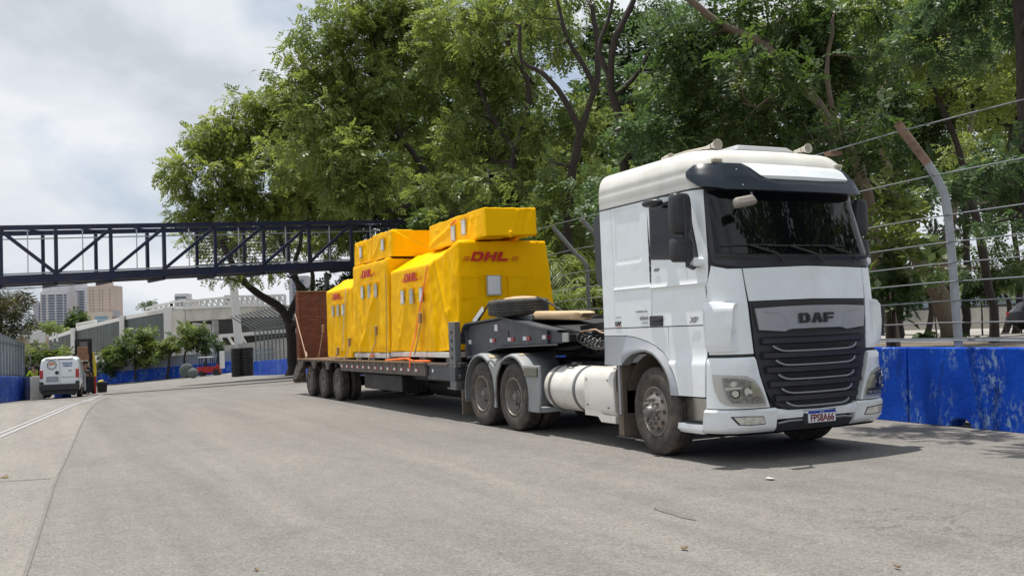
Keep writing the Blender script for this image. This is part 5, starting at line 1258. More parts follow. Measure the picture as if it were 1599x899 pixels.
for k in range(24): MB().span((-17.1+.42*k-.03,YN-.015,.925), (-17.1+.42*k+.03,YN-.001,.985)).build('lashing_eye', MT['rust'], tl)
for x in ws_:
    make_wheel(tl, x, YN+.06, .40, .24, dual=True); make_wheel(tl, x, YF-.06, .40, .24, dual=True, sg=-1, nuts=False)
    MB().lathe([(.3,.07),(2.1,.07)], (x,0,.40), 'y', 10).build('axle', MT['chassis'], tl)
MB().span((-12.2,.2,.35), (-9.6,.6,.70)).build('tool_box', MT['chassis'], tl, bevel=.02)
MB().lathe([(-10.2,.30),(-7.8,.30)], (0,1.3,.50), 'x', 20).build('air_tank', MT['chassis'], tl, smooth=50)
MB().lathe([(.0,.40),(.26,.40)], (-7.3,.9,.55), 'y', 24).build('under_spare_wheel', MT['tyre_black'], tl, smooth=40)
# tail: sloping end and the raised ramp
MB().prism([(-17.3,.97),(-17.35,.60),(-18.1,.30),(-18.2,.36),(-18.15,.52),(-17.6,.93)], 'y', -.06, .10).build('tail_wedge', MT['rust'], tl, bevel=.01)
MB().prism([(-17.3,.97),(-17.35,.60),(-18.1,.30),(-18.2,.36),(-18.15,.52),(-17.6,.93)], 'y', 2.3, 2.46).build('tail_wedge', MT['rust'], tl, bevel=.01)
MB().span((-18.12,-.06,.30), (-17.95,2.5,.40)).build('tail_bumper', MT['wood_dark'], tl, bevel=.01)
for y in (.1, .8, 1.6): MB().span((-17.9,y,.31), (-17.8,y+.12,.92)).build('tail_bracket', MT['rust'], tl)
def ramp(y0, y1):
    rp = MB().span((-17.62,y0,.70), (-17.56,y1,2.83)).build('ramp', MT['ramp'], tl)
    for y in (y0+.035, y1-.035): MB().span((-17.66,y-.035,.62), (-17.50,y+.035,2.85)).build('ramp_edge', MT['wood_dark'] if y > y0+.1 else MT['ramp'], rp, bevel=.006)
    for k in range(27):
        z = .80+.078*k; MB().span((-17.56,y0+.075,z), (-17.535,y1-.075,z+.022+.006*(k % 3))).build('ramp_rung', MT['ramp'], rp)
    for t in (.36,.68):
        y = y0+(y1-y0)*t; MB().span((-17.545,y-.012,.74), (-17.525,y+.012,2.80)).build('ramp_seam', MT['wood_dark'], rp)
    MB().span((-17.66,y0+.0,2.852), (-17.48,y1-.0,2.87)).build('ramp_top_edge', MT['wood'], rp)
ramp(-.06, .93); ramp(1.50, 2.48)
MB().bar((-17.50,-.115,2.22), (-16.35,-.115,1.03), .045, .012, up=(0,1,0)).build('ramp_strap', MT['strap_pale'], tl)
MB().box((-16.40,-.11,1.10), (.10,.03,.16), Matrix.Rotation(-.7, 3, 'Y')).build('strap_ratchet', MT['strap_pale'], tl)

# spare wheel lying on the gooseneck, beige roll beside it
sp = thing('spare_tyre', 'spare tyre lying flat on top of the grey gooseneck', 'tyre', (-4.42, .42, 1.80))
r = .50; mb = MB(); pr = [(-.01,.29),(-.02,.34),(.0,r*.93),(.02,r*.985)]
for k in range(4): z0 = .05+.045*k; pr += [(z0-.012,r),(z0-.01,r-.014),(z0+.0,r-.014),(z0+.002,r)]
pr += [(.225,r*.985),(.245,r*.93),(.26,.36),(.24,.30)]
mb.lathe(pr, (0,0,0), 'z', 48, caps=(False, False)).build('tyre', pm('grey_black_tyre', (.05,.05,.048), .8, var=.25, scale=10, dirt=(.16,.15,.13), dirt_amt=.5), sp, smooth=35, local=True)
MB().lathe([(.03,.31),(.10,.28),(.12,.16),(.11,.02)], (0,0,0), 'z', 32, caps=(False, True)).build('rim', MT['rim'], sp, smooth=40, local=True)
MB().lathe([(.255,.30),(.285,.24),(.30,.10),(.30,.01)], (.05,.02,0), 'z', 20).build('dust_cover', MT['wood'], sp, smooth=50, local=True)
sp.rotation_euler = (math.radians(1), 0, 0)
MB().span((-5.1,.34,1.70), (-3.8,1.5,1.79)).build('spare_cradle', MT['steel_grey'], tl, bevel=.01)
st_ = thing('tyre_strap', 'thin dark strap running over the spare tyre down to the gooseneck', 'strap', (-4.42, .42, 1.7))
for pts in ([(-5.92,.33,1.70), (-5.35,.30,2.0), (-5.05,.32,2.075)], [(-3.9,.5,2.06), (-3.65,.55,1.98), (-3.05,.7,1.68)]):
    MB().tube(pts, .018, 6).build('strap', MT['seam'], st_)
MB().bar((-5.95,.28,1.72), (-5.50,.27,1.94), .09, .012, up=(0,1,0)).build('white_strap_end', MT['label_white'], st_)
bb = thing('beige_bundle', 'long pale beige wrapped bundle lying on the gooseneck before the spare tyre', 'bundle', (-3.2, .5, 1.7))
mb = MB(); rows = []
for t, k in ((0,.55),(.03,.85),(.08,1),(.5,.96),(.92,1),(.97,.85),(1,.55)):
    x = -3.95+1.5*t; zc = 1.775-.045*t; rows.append([(x+.05*math.sin(3*a), .55+.17*k*math.copysign(abs(math.cos(a))**.5, math.cos(a)), zc+.07*k*math.copysign(abs(math.sin(a))**.5, math.sin(a))) for a in [2*PI*j/18 for j in range(18)]])
mb.grid(rows, close=True); mb.f += [tuple(range(18)), tuple(6*18+j for j in range(17, -1, -1))]
mb.build('wrapping', pm('beige_wrap', (.58,.42,.25), .6, var=.08, bump=.3, bscale=12), bb, smooth=60)

# ================================================================ TARPED CRATES
def quad_grid(mb, a, b, c, d, n, m):
    """a-b bottom edge, d-c top edge"""
    a, b, c, d = map(Vector, (a, b, c, d))
    mb.grid([[tuple(a.lerp(b, i/n).lerp(d.lerp(c, i/n), j/m)) for i in range(n+1)] for j in range(m+1)])
def tarp(root, faces, seed, amp=.02, step=.055, name='tarpaulin', creases=()):
    mb = MB()
    for f in faces:
        if len(f) == 4:
            quad_grid(mb, *f, 40, 40)
        else:
            a, b, c = f; quad_grid(mb, a, b, c, c, 40, 40)
    me = mb.mesh(name, MT['tarp'], merge=.004)
    bm = bmesh.new(); bm.from_mesh(me)
    for _ in range(2): bmesh.ops.smooth_vert(bm, verts=bm.verts, factor=.5, use_axis_x=True, use_axis_y=True, use_axis_z=True)
    bm.normal_update()
    random.seed(seed*13); cr = list(creases); vv = [v for v in bm.verts if v.normal.z < .5]
    for _ in range(16):
        a = random.choice(vv); k0 = random.uniform(.5, 1.3); d0 = Vector((random.uniform(-.5,.5)*abs(a.normal.y), random.uniform(-.5,.5)*abs(a.normal.x), -1)).normalized()
        cr.append((tuple(a.co), tuple(a.co+d0*k0), random.uniform(.016,.04), random.choice((-1,1,1))*random.uniform(.010,.026)))
    o = Vector((seed*7.3, seed*3.1, seed*1.7)); off = world_loc(root)
    zs = [v.co.z for v in bm.verts]; z0, z1 = min(zs), max(zs); mv = []
    for v in bm.verts:
        p, nn = v.co.copy(), v.normal.copy()
        low = 1-(p.z-z0)/(z1-z0)
        fold = noise.noise(Vector((p.x*2.6, p.y*2.6, p.z*.45))+o)*(.55+.9*low)
        fold2 = 1-abs(noise.noise(Vector((p.x*2.6+p.z*.7, p.y*2.6, p.z*.6))+o*2))*2.2
        fine = noise.noise(Vector((p.x*9, p.y*9, p.z*6))+o)
        d = amp*1.5*(fold*1.25+max(fold2, 0)**3*.6*(.3+low*.7)+fine*.22+noise.noise(Vector((p.x*5, p.y*5, p.z*1.4))+o*3)*.45*(1.6 if -7.7 < p.x < -6.65 and p.y < .6 else .7))
        for (c0, c1, w_, h_) in cr:
            c0, c1 = Vector(c0), Vector(c1); ab = c1-c0; t = max(0, min(1, (p-c0).dot(ab)/ab.dot(ab))); dd = (p-c0-ab*t).length
            d += h_*math.exp(-(dd/w_)**2)
        mv.append(p+nn*d-off)
    for v, q in zip(bm.verts, mv): v.co = q
    bm.to_mesh(me); bm.free()
    me.polygons.foreach_set('use_smooth', [True]*len(me.polygons)); me.set_sharp_from_angle(angle=math.radians(50))
    ob = bpy.data.objects.new(name, me); C.objects.link(ob); ob.parent = root; return ob
def logo(root, x0, x1, y0, z0, h, front=False, slope=0.):
    """the carrier's lettering with its three speed lines either side"""
    L_ = (x1-x0); w = L_/3.5; u = (0,1,0) if front else (1,0,0); P = (lambda a, z: (y0, a, z)) if front else (lambda a, z: (a, y0, z))
    block_text('DHL', P(x0, z0), u, (0,0,1), h, w, gap=.13, shear=.42, depth=.006).build('lettering', MT['label_red'], root)
    k = w*.42
    for a, b in ((x0-k*1.5, x0-.02), (x1+.02, x1+k*1.5)):
        for j in range(3):
            z = z0+h*(.10+.17*j); mb = MB(); p, q = P(a+h*.06*j, z), P(b+h*.06*j, z+slope)
            mb.bar(p, q, .010, h*.055, up=(0,0,1)).build('speed_line', MT['label_red'], root)
def pouch(root, x, y, z, w, h, front=False, full=True, paper=True):
    d = (.012,w,h) if front else (w,.012,h); c = (y,x,z) if front else (x,y,z)
    b = MB().box(c, (d[0]*1.0+.004,w+.05,h+.05) if front else (w+.05,d[1]+.004,h+.05)).build('document_pouch', MT['pouch'] if full else MT['tarp'], root)
    if full and paper:
        s = .006; c2 = (y+s,x,z-.0) if front else (x,y-s,z)
        MB().box(c2, d).build('paper_sheet', MT['label_white'], b)
    c3 = (y+.008,x,z+h/2+.035) if front else (x,y-.008,z+h/2+.035)
    MB().box(c3, (.02,w+.10,.04) if front else (w+.10,.02,.04)).build('pouch_flap', MT['tarp'], b)

c1 = thing('crate', 'big yellow tarped crate nearest the gooseneck, with large red DHL letters on its front', 'crate', (-8.3, 1.2, 1.12), group='yellow tarped crates on the trailer')
zb0 = 1.20
A0, A1, A2, A3 = (-9.98,.15,2.87), (-7.6,.15,2.88), (-6.60,.32,3.22), (-6.60,2.12,3.22)
a0, a1, a2, a3 = (-9.94,.13,zb0), (-7.35,.13,zb0), (-6.55,.24,zb0+.02), (-6.5,2.32,zb0+.02)
B0, B1, B2, B3 = (-9.98,.78,3.235), (-7.6,.78,3.235), (-9.98,2.15,3.235), (-7.6,2.15,3.235)
tarp(c1, [(a0,a1,A1,A0), (a1,a2,A2,A1), (a2,a3,A3,A2), (A0,A1,B1,B0), (A1,A2,B1), (B0,B1,B3,B2), (B1,A2,A3,B3), (a3,(-9.94,2.32,zb0),B2,A3), ((-9.94,2.32,zb0),a0,A0,(-9.98,2.15,2.87)), (A0,B0,B2,(-9.98,2.15,2.87))], 1, .022,
     creases=[((-7.6,.15,2.85),(-7.36,.13,1.3),.05,.03), ((-7.45,.15,2.95),(-7.0,.2,1.9),.04,.035), ((-7.1,.22,3.0),(-6.85,.22,1.5),.04,.03), ((-6.6,.35,3.18),(-6.6,1.05,2.2),.035,.02), ((-6.6,.7,3.1),(-6.58,1.5,1.9),.03,.018), ((-8.9,.14,2.3),(-9.4,.13,1.3),.05,.025)])
logo(c1, -9.02, -8.18, .105, 2.60, .17); logo(c1, .52, 1.34, -6.545, 2.845, .17, front=True)
for x, f in ((-9.09,1), (-8.57,1), (-8.01,1)): pouch(c1, x, .09, 2.31, .13, .25, paper=x != -8.57)
pouch(c1, .97, -6.53, 2.40, .24, .33, front=True); pouch(c1, .50, -6.545, 2.36, .30, .34, front=True, full=False); pouch(c1, 1.45, -6.545, 2.36, .30, .34, front=True, full=False)
font_mesh('ABB', (-6.50,.50,1.62), (0,1,0), (0,0,1), .16, bold=.009, depth=.004, width=.34).build('lettering', MT['label_red'], c1)
MB().span((-9.95,.10,1.10), (-6.55,2.3,1.195)).build('base_board', MT['white_board'], c1, bevel=.006)
for x in (-9.7,-8.4,-7.0):
    for y in (.16,1.1,2.1): MB().span((x,y,1.003), (x+.35,y+.18,1.098)).build('skid_block', MT['steel_grey'], c1)

c2 = thing('crate', 'tall middle yellow tarped crate with a small DHL logo, below the two small ones', 'crate', (-11.4, 1.2, 1.12), group='yellow tarped crates on the trailer')
def boxtarp(root, x0, x1, y0, y1, z0, z1, seed, amp=.02, flare=.03, creases=(), zf=None, slope=None):
    """x0 rear, x1 front; slope=(y,z): near top edge lowered to z1 and rising to z at y"""
    zf = zf if zf is not None else z1
    lo = [(x0-flare,y0-flare,z0), (x1+flare,y0-flare,z0), (x1+flare,y1+flare,z0), (x0-flare,y1+flare,z0)]
    hi = [(x0,y0,z1), (x1,y0,zf), (x1,y1,zf), (x0,y1,z1)]
    F = [(lo[0],lo[1],hi[1],hi[0]), (lo[2],lo[3],hi[3],hi[2])]
    if slope:
        ys_, zs_ = slope; m0, m1, m2, m3 = (x0,ys_,zs_), (x1,ys_,zs_), (x1,y1,zs_), (x0,y1,zs_)
        F += [(hi[0],hi[1],m1,m0), (m0,m1,m2,m3), (lo[1],lo[2],hi[2],hi[1]), (hi[1],hi[2],m2,m1), (lo[3],lo[0],hi[0],hi[3]), (hi[3],hi[0],m0,m3), (hi[2],hi[3],m3,m2)]
    else: F += [(lo[1],lo[2],hi[2],hi[1]), (lo[3],lo[0],hi[0],hi[3]), (hi[0],hi[1],hi[2],hi[3])]
    return tarp(root, F, seed, amp, creases=creases)
boxtarp(c2, -12.68, -10.06, .13, 2.2, 1.17, 3.19, 2, .024, .03, creases=[((-10.9,.12,2.5),(-11.9,.1,1.3),.05,.035), ((-10.45,.12,3.1),(-10.4,.1,1.3),.04,.03), ((-12.3,.12,2.6),(-12.4,.1,1.2),.05,.03)])
logo(c2, -11.82, -11.02, .085, 2.865, .17)
for x in (-11.80,-11.29,-10.82): pouch(c2, x, .085, 2.545, .13, .25, paper=x == -11.80)
MB().span((-12.6,.10,1.06), (-10.1,2.3,1.165)).build('base_board', MT['white_board'], c2, bevel=.006)
for x in (-12.5,-11.5,-10.5): MB().span((x,.14,1.003), (x+.3,.4,1.058)).build('skid_block', MT['steel_grey'], c2)
c3 = thing('crate', 'lowest yellow tarped crate with a sloping top, at the rear beside the rust red ramp', 'crate', (-13.9, 1.2, 1.05), group='yellow tarped crates on the trailer')
boxtarp(c3, -15.05, -12.78, .13, 2.2, 1.04, 2.71, 3, .024, .03, slope=(.62, 3.0), creases=[((-14.4,.12,2.3),(-14.7,.1,1.2),.05,.03), ((-13.2,.12,2.6),(-13.5,.1,1.2),.05,.03)])
logo(c3, -14.33, -13.58, .085, 2.475, .15)
for x in (-14.32,-13.86,-13.42): pouch(c3, x, .085, 2.21, .12, .23, paper=x == -13.42)
t1 = thing('crate', 'long yellow tarped crate lying on top of the big front crate, highest of the load', 'crate', (-7.6, 1.3, 3.24), group='yellow tarped crates on the trailer')
tf = [(-9.05,.70,3.76), (-6.24,.70,3.80), (-6.22,1.74,3.80), (-9.05,1.74,3.76)]; tb = [(-9.0,.66,3.25), (-6.18,.68,3.26), (-6.16,1.70,3.30), (-9.0,1.78,3.25)]
tarp(t1, [(tb[0],tb[1],tf[1],tf[0]), (tb[1],tb[2],tf[2],tf[1]), (tb[2],tb[3],tf[3],tf[2]), (tb[3],tb[0],tf[0],tf[3]), tuple(tf), (tb[0],tb[3],tb[2],tb[1])], 4, .014, creases=[((-9.0,.68,3.3),(-7.9,.69,3.6),.05,.02), ((-6.9,.69,3.3),(-6.9,.69,3.8),.02,.015)])
for x, z in ((-7.62,3.47), (-7.10,3.53)): pouch(t1, x, .645, z, .15, .26)
MB().bar((-7.66,.62,3.64), (-7.40,.62,3.69), .012, .03).build('orange_tag', MT['orange'], t1)
t2 = thing('crate', 'small yellow tarped crate atop the middle crate, a diagonal crease on its front', 'crate', (-10.7, .9, 3.2), group='yellow tarped crates on the trailer')
boxtarp(t2, -11.42, -10.06, .24, 1.5, 3.22, 3.80, 5, .016, .02, creases=[((-10.05,.25,3.75),(-10.04,1.1,3.35),.04,.035), ((-11.3,.22,3.3),(-10.8,.22,3.7),.04,.02)])
pouch(t2, -10.55, .185, 3.52, .13, .22)
t3 = thing('crate', 'small yellow tarped crate at the rear end of the upper row, sagging at its foot', 'crate', (-12.1, .9, 3.2), group='yellow tarped crates on the trailer')
boxtarp(t3, -12.80, -11.48, .24, 1.5, 3.22, 3.76, 6, .018, .02, creases=[((-12.6,.22,3.7),(-12.2,.22,3.3),.04,.025)])
pouch(t3, -12.15, .185, 3.50, .12, .22)

# straps
def strap(label, pts, mat, w=.05, buckle=None, name='load_strap'):
    s = thing(name, label, 'strap', pts[-1], group='load straps on the crates')
    for a, b in zip(pts, pts[1:]): MB().bar(a, b, w, .008, up=(0,1,0)).build('webbing', MT[mat], s)
    if buckle: MB().box(buckle, (.09,.05,.20)).build('ratchet', MT['strap_brown'], s, bevel=.01)
strap('bright orange strap hanging down the side of the big front crate to the deck edge', [(-7.62,.09,2.84), (-8.0,.05,2.0), (-8.12,-.02,1.5), (-8.16,-.13,1.12), (-8.15,-.14,.90)], 'orange', .055, None)
strap('brown strap with a ratchet over the big front crate, joining the orange strap', [(-7.94,.07,1.92), (-8.0,.03,1.6), (-8.1,-.05,1.15)], 'strap_brown', .04, (-7.95,.04,1.86))
strap('brown strap with a double ratchet beside the middle crate logo', [(-10.72,.05,1.72), (-10.75,.02,1.4), (-10.95,-.08,1.03)], 'strap_brown', .045, (-10.72,.04,1.66))
strap('short brown strap with a ratchet at the joint of the middle and rear crates', [(-12.75,.06,1.50), (-12.8,.0,1.2), (-12.9,-.08,1.0)], 'strap_brown', .05, (-12.76,.03,1.42))
strap('short brown strap at the foot of the rear crate', [(-13.75,.05,1.26), (-13.8,-.05,1.02)], 'strap_brown', .06, (-13.76,.03,1.2))
strap('thin strap with a ratchet at the rear edge of the lowest crate', [(-15.1,.05,1.85), (-15.1,.02,1.7), (-15.35,-.05,1.0)], 'strap_brown', .04, (-15.1,.03,1.78))
strap('dark strap running down the gap between the front crate and the middle crate', [(-10.02,.06,2.85), (-9.98,.04,1.9), (-9.97,.0,1.03)], 'strap_brown', .03, None)
strap('short brown strap end under the middle crate', [(-11.95,.04,1.22), (-11.97,-.05,.98)], 'strap_brown', .05, None)
strap('pale band on the rear crate beside the middle crate', [(-13.05,.07,2.72), (-13.25,.05,1.9), (-13.35,.03,1.2)], 'pouch', .03, None)
od = thing('orange_strap_coil', 'orange strap lying loose along the deck beneath the big crate', 'strap', (-8.5, .0, 1.0))
MB().tube([(-9.9,-.03,1.02), (-9.2,.02,1.05), (-8.6,-.02,1.07), (-8.2,-.06,1.03), (-7.4,.0,1.03)], .025, 6).build('webbing', MT['orange'], od)
MB().box((-11.1,.04,1.11), (.22,.02,.07)).build('orange_tag', MT['orange'], c2)
# ================================================================ VAN AND THE FAR END OF THE ROAD
vx, vy = -37.6, -5.75; vz = H(vx, vy)
van = thing('van', 'white delivery van seen from behind, round logo and blue lettering on its door', 'van', (vx, vy, vz), math.atan2(-.20, 1.0)*0+math.radians(-6))
# van local frame: rear face at x=0, front towards -x, width along y
def vrow(x, w0, w1, zb_, zm, zt_, n=0):
    """half outline of the body section at x, mirrored"""
    pts = [(w0-.05,zb_), (w0,zb_+.12), (w0+.01,zm), (w1+.03,zt_-.35), (w1-.02,zt_-.10), (w1-.14,zt_-.02), (w1*.5,zt_), (0,zt_+.01)]
    return [(x, -y, z) for y, z in pts] + [(x, y, z) for y, z in pts[-2::-1]]
mb = MB(); secs = [(-.02,.74,.70,.42,.95,1.66), (-.06,.79,.73,.40,.95,1.76), (-.25,.82,.745,.34,.98,1.80), (-1.2,.83,.75,.34,.98,1.82), (-2.3,.83,.72,.34,.98,1.78), (-2.55,.83,.66,.34,.98,1.62), (-3.1,.83,.60,.34,.98,1.12), (-3.75,.78,.5,.34,.9,1.0), (-3.95,.7,.4,.38,.75,.85)]
rows = [vrow(*s) for s in secs]; mb.grid(rows)
mb.f += [tuple(range(15)), tuple(8*15+k for k in range(14, -1, -1))]
body = mb.build('body', MT['white_paint'], van, smooth=35, local=True, bevel=.015)
MB().grid([[(-.015,-.72,.86),(-.015,.72,.86)], [(-.02,-.64,1.66),(-.02,.64,1.66)]]).build('rear_door_skin', MT['white_paint'], van, local=True, recalc=False)
MB().box((-.01,.02,1.12), (.008,.006,1.10)).build('door_gap', MT['seam'], van, local=True)
for z, y0, y1 in ((.93,-.6,.6),): MB().box((-.005,.35,z), (.012,.55,.012)).build('door_crease', MT['seam'], van, local=True)
MB().box((.03,0,.50), (.16,1.60,.27)).build('rear_bumper', MT['black_plastic'], van, local=True, bevel=.04)
for y in (-.72, .72): MB().box((-.02,y,1.08), (.09,.14,.38)).build('tail_lamp', MT['tail_lamp'], van, local=True, bevel=.02)
for y in (-.72, .72): MB().box((.0,y,.68), (.12,.16,.14)).build('bumper_corner', MT['black_plastic'], van, local=True, bevel=.03)
MB().box((.0,-.28,.86), (.012,.48,.22)).build('plate_recess', MT['grey_plastic'], van, local=True, bevel=.01)
MB().box((.010,-.30,.85), (.010,.40,.13)).build('rear_plate', pm('dull_plate', (.33,.36,.42), .5), van, local=True)
MB().lathe([(0,.08),(.012,.07)], (0,-.10,1.13), 'x', 16).build('door_handle', MT['seam'], van, local=True)
MB().box((-.005,.42,1.20), (.01,.12,.05)).build('small_badge', MT['grey_plastic'], van, local=True)
MB().box((-.04,0,1.735), (.10,1.1,.03)).build('roof_edge_trim', MT['seam'], van, local=True)
mb = MB().lathe([(0,.20),(.006,.20)], (0,0,0), 'x', 28); mb.v = [(x-.008, y-.30, z+1.47) for x, y, z in mb.v]; lg = mb.build('round_logo', pm('logo_grey_ring', (.22,.22,.25), .5), van, local=True)
mb = MB().lathe([(0,.155),(.006,.155)], (0,0,0), 'x', 28); mb.v = [(x-.003, y-.30, z+1.47) for x, y, z in mb.v]; mb.build('logo_field', MT['label_white'], lg, local=True)
MB().prism([(-.44,1.50),(-.36,1.57),(-.24,1.57),(-.16,1.52),(-.20,1.47),(-.30,1.49),(-.40,1.44)], 'x', .004, .008).build('logo_shape', pm('logo_orange', (.62,.22,.06), .5), lg, local=True)
font_mesh('FRETE DE', (.0,.12,1.50), (0,1,0), (-.01,0,1), .085, bold=.004, width=.40).build('door_lettering', pm('van_blue_print', (.01,.10,.35), .5), van, local=True)
font_mesh('CARGO', (.0,.15,1.39), (0,1,0), (-.01,0,1), .10, bold=.004, width=.36).build('door_lettering', bpy.data.materials['van_blue_print'], van, local=True)
for x in (-.75, -3.25):
    for s_ in (-1, 1):
        w_ = MB().lathe([(0,.19),(.0,.30),(.03,.31),(.17,.31),(.2,.29)], (0,0,0), 'y', 24).build('wheel', MT['tyre_black'], van, local=True, smooth=40)
        w_.location = (x, s_*.84-(.0 if s_ < 0 else .2), .31); MB().lathe([(-.004 if s_ < 0 else .204,.18),(.02 if s_ < 0 else .18,.05)], (0,0,0), 'y', 16).build('rim', MT['rim'], w_, local=True)
MB().span((-3.9,-.7,.18), (.0,.7,.40)).build('underbody', MT['seam'], van, local=True)
for s_ in (-1, 1):
    MB().grid([[(-2.42,s_*.80,1.02),(-1.75,s_*.835,1.02)], [(-2.25,s_*.70,1.55),(-1.75,s_*.765,1.55)]]).build('side_window', MT['glass'], van, local=True)
    MB().bar((-1.7,s_*.842,.45), (-1.7,s_*.842,1.0), .01).build('side_door_gap', MT['seam'], van, local=True)
MB().box((-2.5,.98,1.05), (.10,.22,.17)).build('door_mirror', MT['black_plastic'], van, local=True, bevel=.03)
MB().prism([(-1.75,.22),(-2.5,.22),(-2.5,1.0),(-1.75,1.0)], 'y', .86, .90).build('open_front_door', MT['silver_plastic'], van, local=True)

# people: one skinned body each, with clothes as separate shells
def person(name, label, loc, rz, h, top, legs, pose, hairy=True, vest=None):
    t = thing(name, label, 'person', loc, rz); k = h/1.75
    J = {k_: Vector(v)*k for k_, v in pose.items()}
    V = ['pelvis','waist','chest','neck','head0','head1','shL','elL','haL','shR','elR','haR','hipL','knL','anL','toL','hipR','knR','anR','toR']
    E_ = [(0,1),(1,2),(2,3),(3,4),(4,5),(2,6),(6,7),(7,8),(2,9),(9,10),(10,11),(0,12),(12,13),(13,14),(14,15),(0,16),(16,17),(17,18),(18,19)]
    Rr = dict(pelvis=.15, waist=.135, chest=.155, neck=.055, head0=.075, head1=.09, shL=.065, elL=.042, haL=.035, shR=.065, elR=.042, haR=.035, hipL=.09, knL=.06, anL=.045, toL=.035, hipR=.09, knR=.06, anR=.045, toR=.035)
    def sk(nm, keys, edges, scale, mat, grow=0):
        me = bpy.data.meshes.new(nm); me.from_pydata([J[q] for q in keys], edges, []); o = bpy.data.objects.new(nm, me); C.objects.link(o); o.parent = t
        sm = o.modifiers.new('skin', 'SKIN'); sm.use_smooth_shade = True
        for i, q in enumerate(keys): r_ = (Rr[q]*scale+grow)*k; me.skin_vertices[0].data[i].radius = (r_, r_*(.75 if q in ('pelvis','waist','chest') else 1))
        me.skin_vertices[0].data[0].use_root = True; s2 = o.modifiers.new('sub', 'SUBSURF'); s2.levels = 1; s2.render_levels = 1; me.materials.append(mat); return o
    sk('body', V, E_, .93, MT['skin'])
    sk('shirt', ['waist','chest','shL','elL','shR','elR'], [(0,1),(1,2),(2,3),(1,4),(4,5)], 1.0, MT[top], .012)
    sk('trousers', ['pelvis','hipL','knL','anL','hipR','knR','anR'], [(0,1),(1,2),(2,3),(0,4),(4,5),(5,6)], 1.0, MT[legs], .010)
    if hairy:
        c = J['head1']; MB().lathe([(-.02,.095*k),(.04,.10*k),(.09,.07*k),(.115,.01)], (c.x,c.y,c.z), 'z', 14).build('hair', MT['hair'], t, local=True, smooth=60)
    return t
P0 = dict(pelvis=(0,0,.92), waist=(0,0,1.08), chest=(0,.02,1.32), neck=(0,.02,1.48), head0=(0,.03,1.56), head1=(0,.04,1.65), shL=(-.19,.02,1.38), elL=(-.24,.04,1.12), haL=(-.20,.20,.95), shR=(.19,.02,1.38), elR=(.24,.02,1.12), haR=(.22,.16,.92),
          hipL=(-.10,0,.86), knL=(-.11,.03,.48), anL=(-.12,0,.08), toL=(-.13,.15,.04), hipR=(.10,0,.86), knR=(.11,.03,.48), anR=(.12,-.02,.08), toR=(.14,.13,.04))
P1 = dict(P0); P1.update(haL=(-.05,.30,1.15), elL=(-.26,.12,1.12), haR=(.05,.30,1.18), elR=(.25,.12,1.12), head1=(0,.10,1.63))
person('person', 'person in a bright yellow top bending at the left side of the white van', (-41.1,-6.78,H(-41,-6.8)), 2.2, 1.66, 'hi_vis', 'cloth_navy', P1)
p2 = (-43.2,-4.55); person('person', 'person in dark clothes and a mustard bag standing right of the white van', (p2[0],p2[1],H(*p2)), -1.2, 1.72, 'cloth_black', 'cloth_navy', P1)
bg = thing('shoulder_bag', 'mustard yellow bag held by the person in dark clothes', 'bag', (p2[0]+.35, p2[1]-.12, H(*p2)+1.05))
MB().box((0,0,0), (.16,.34,.34), Matrix.Rotation(.3, 3, 'X')).build('pouch', MT['cloth_tan'], bg, local=True, bevel=.05); MB().tube([(0,-.1,.16),(-.08,0,.42),(-.1,.12,.16)], .018, 6).build('strap', MT['cloth_tan'], bg, local=True)
p3 = (-45.3,-4.35); person('person', 'person in navy overalls behind the one with the mustard bag, beside the dark forklift', (p3[0],p3[1],H(*p3)), 1.0, 1.74, 'cloth_navy', 'cloth_navy', P0)
# dark forklift with raised load
fk = thing('forklift', 'dark forklift with a tall black mast standing behind the white van', 'forklift', (-49.6, -4.3, H(-50,-4.3)), 0)
for y in (-.36, .36):
    MB().span((-.10,y-.08,.1), (.10,y+.08,3.02)).build('mast_rail', MT['seam'], fk, local=True); MB().span((.12,y*.72-.05,.2), (.22,y*.72+.05,2.9)).build('inner_rail', MT['chassis'], fk, local=True)
for z in (2.92, 2.36, 1.35, .5): MB().span((-.08,-.42,z), (.08,.42,z+.16)).build('mast_crossbar', MT['seam'], fk, local=True)
MB().span((-.02,-.33,2.5), (.0,.33,2.9)).build('mast_mesh', MT['grey_plastic'], fk, local=True)
MB().span((-2.3,-.55,.35), (-.2,.55,1.25)).build('chassis', MT['seam'], fk, local=True, bevel=.08)
for x in (-1.8, -.5):
    for y in (-.45, .45): MB().bar((x,y,1.2), (x+.1,y,2.2), .07).build('guard_post', MT['seam'], fk, local=True)
MB().span((-1.9,-.5,2.2), (-.3,.5,2.27)).build('overhead_guard', MT['seam'], fk, local=True)
MB().span((-1.3,-.25,1.25), (-.8,.25,1.45)).build('seat', MT['cloth_black'], fk, local=True, bevel=.05)
for x in (-1.9, -.45):
    for y in (-.62, .42): MB().lathe([(0,.3),(.2,.3)], (x,y,.3), 'y', 20).build('wheel', MT['tyre_black'], fk, local=True, smooth=40)
for y in (-.25, .2): MB().span((.2,y,1.42), (1.2,y+.10,1.47)).build('fork_arm', MT['seam'], fk, local=True)
cb = thing('carton_load', 'stack of brown cartons raised on the forks of the dark forklift', 'cartons', (-49.0, -4.3, H(-50,-4.3)+1.48))
for z, w_ in ((0,.62), (.42,.58), (.80,.5)): MB().span((-.3,-w_/2-.05,z), (.3,w_/2-.05,z+.36)).build('carton', MT['carton'] if z else MT['beige_wall'], cb, local=True, bevel=.01)
yf = thing('yellow_flag_pole', 'tall yellow strip on a pole between the forklift and the black bin', 'flag', (-49, -3.75, H(-49,-3.75)))
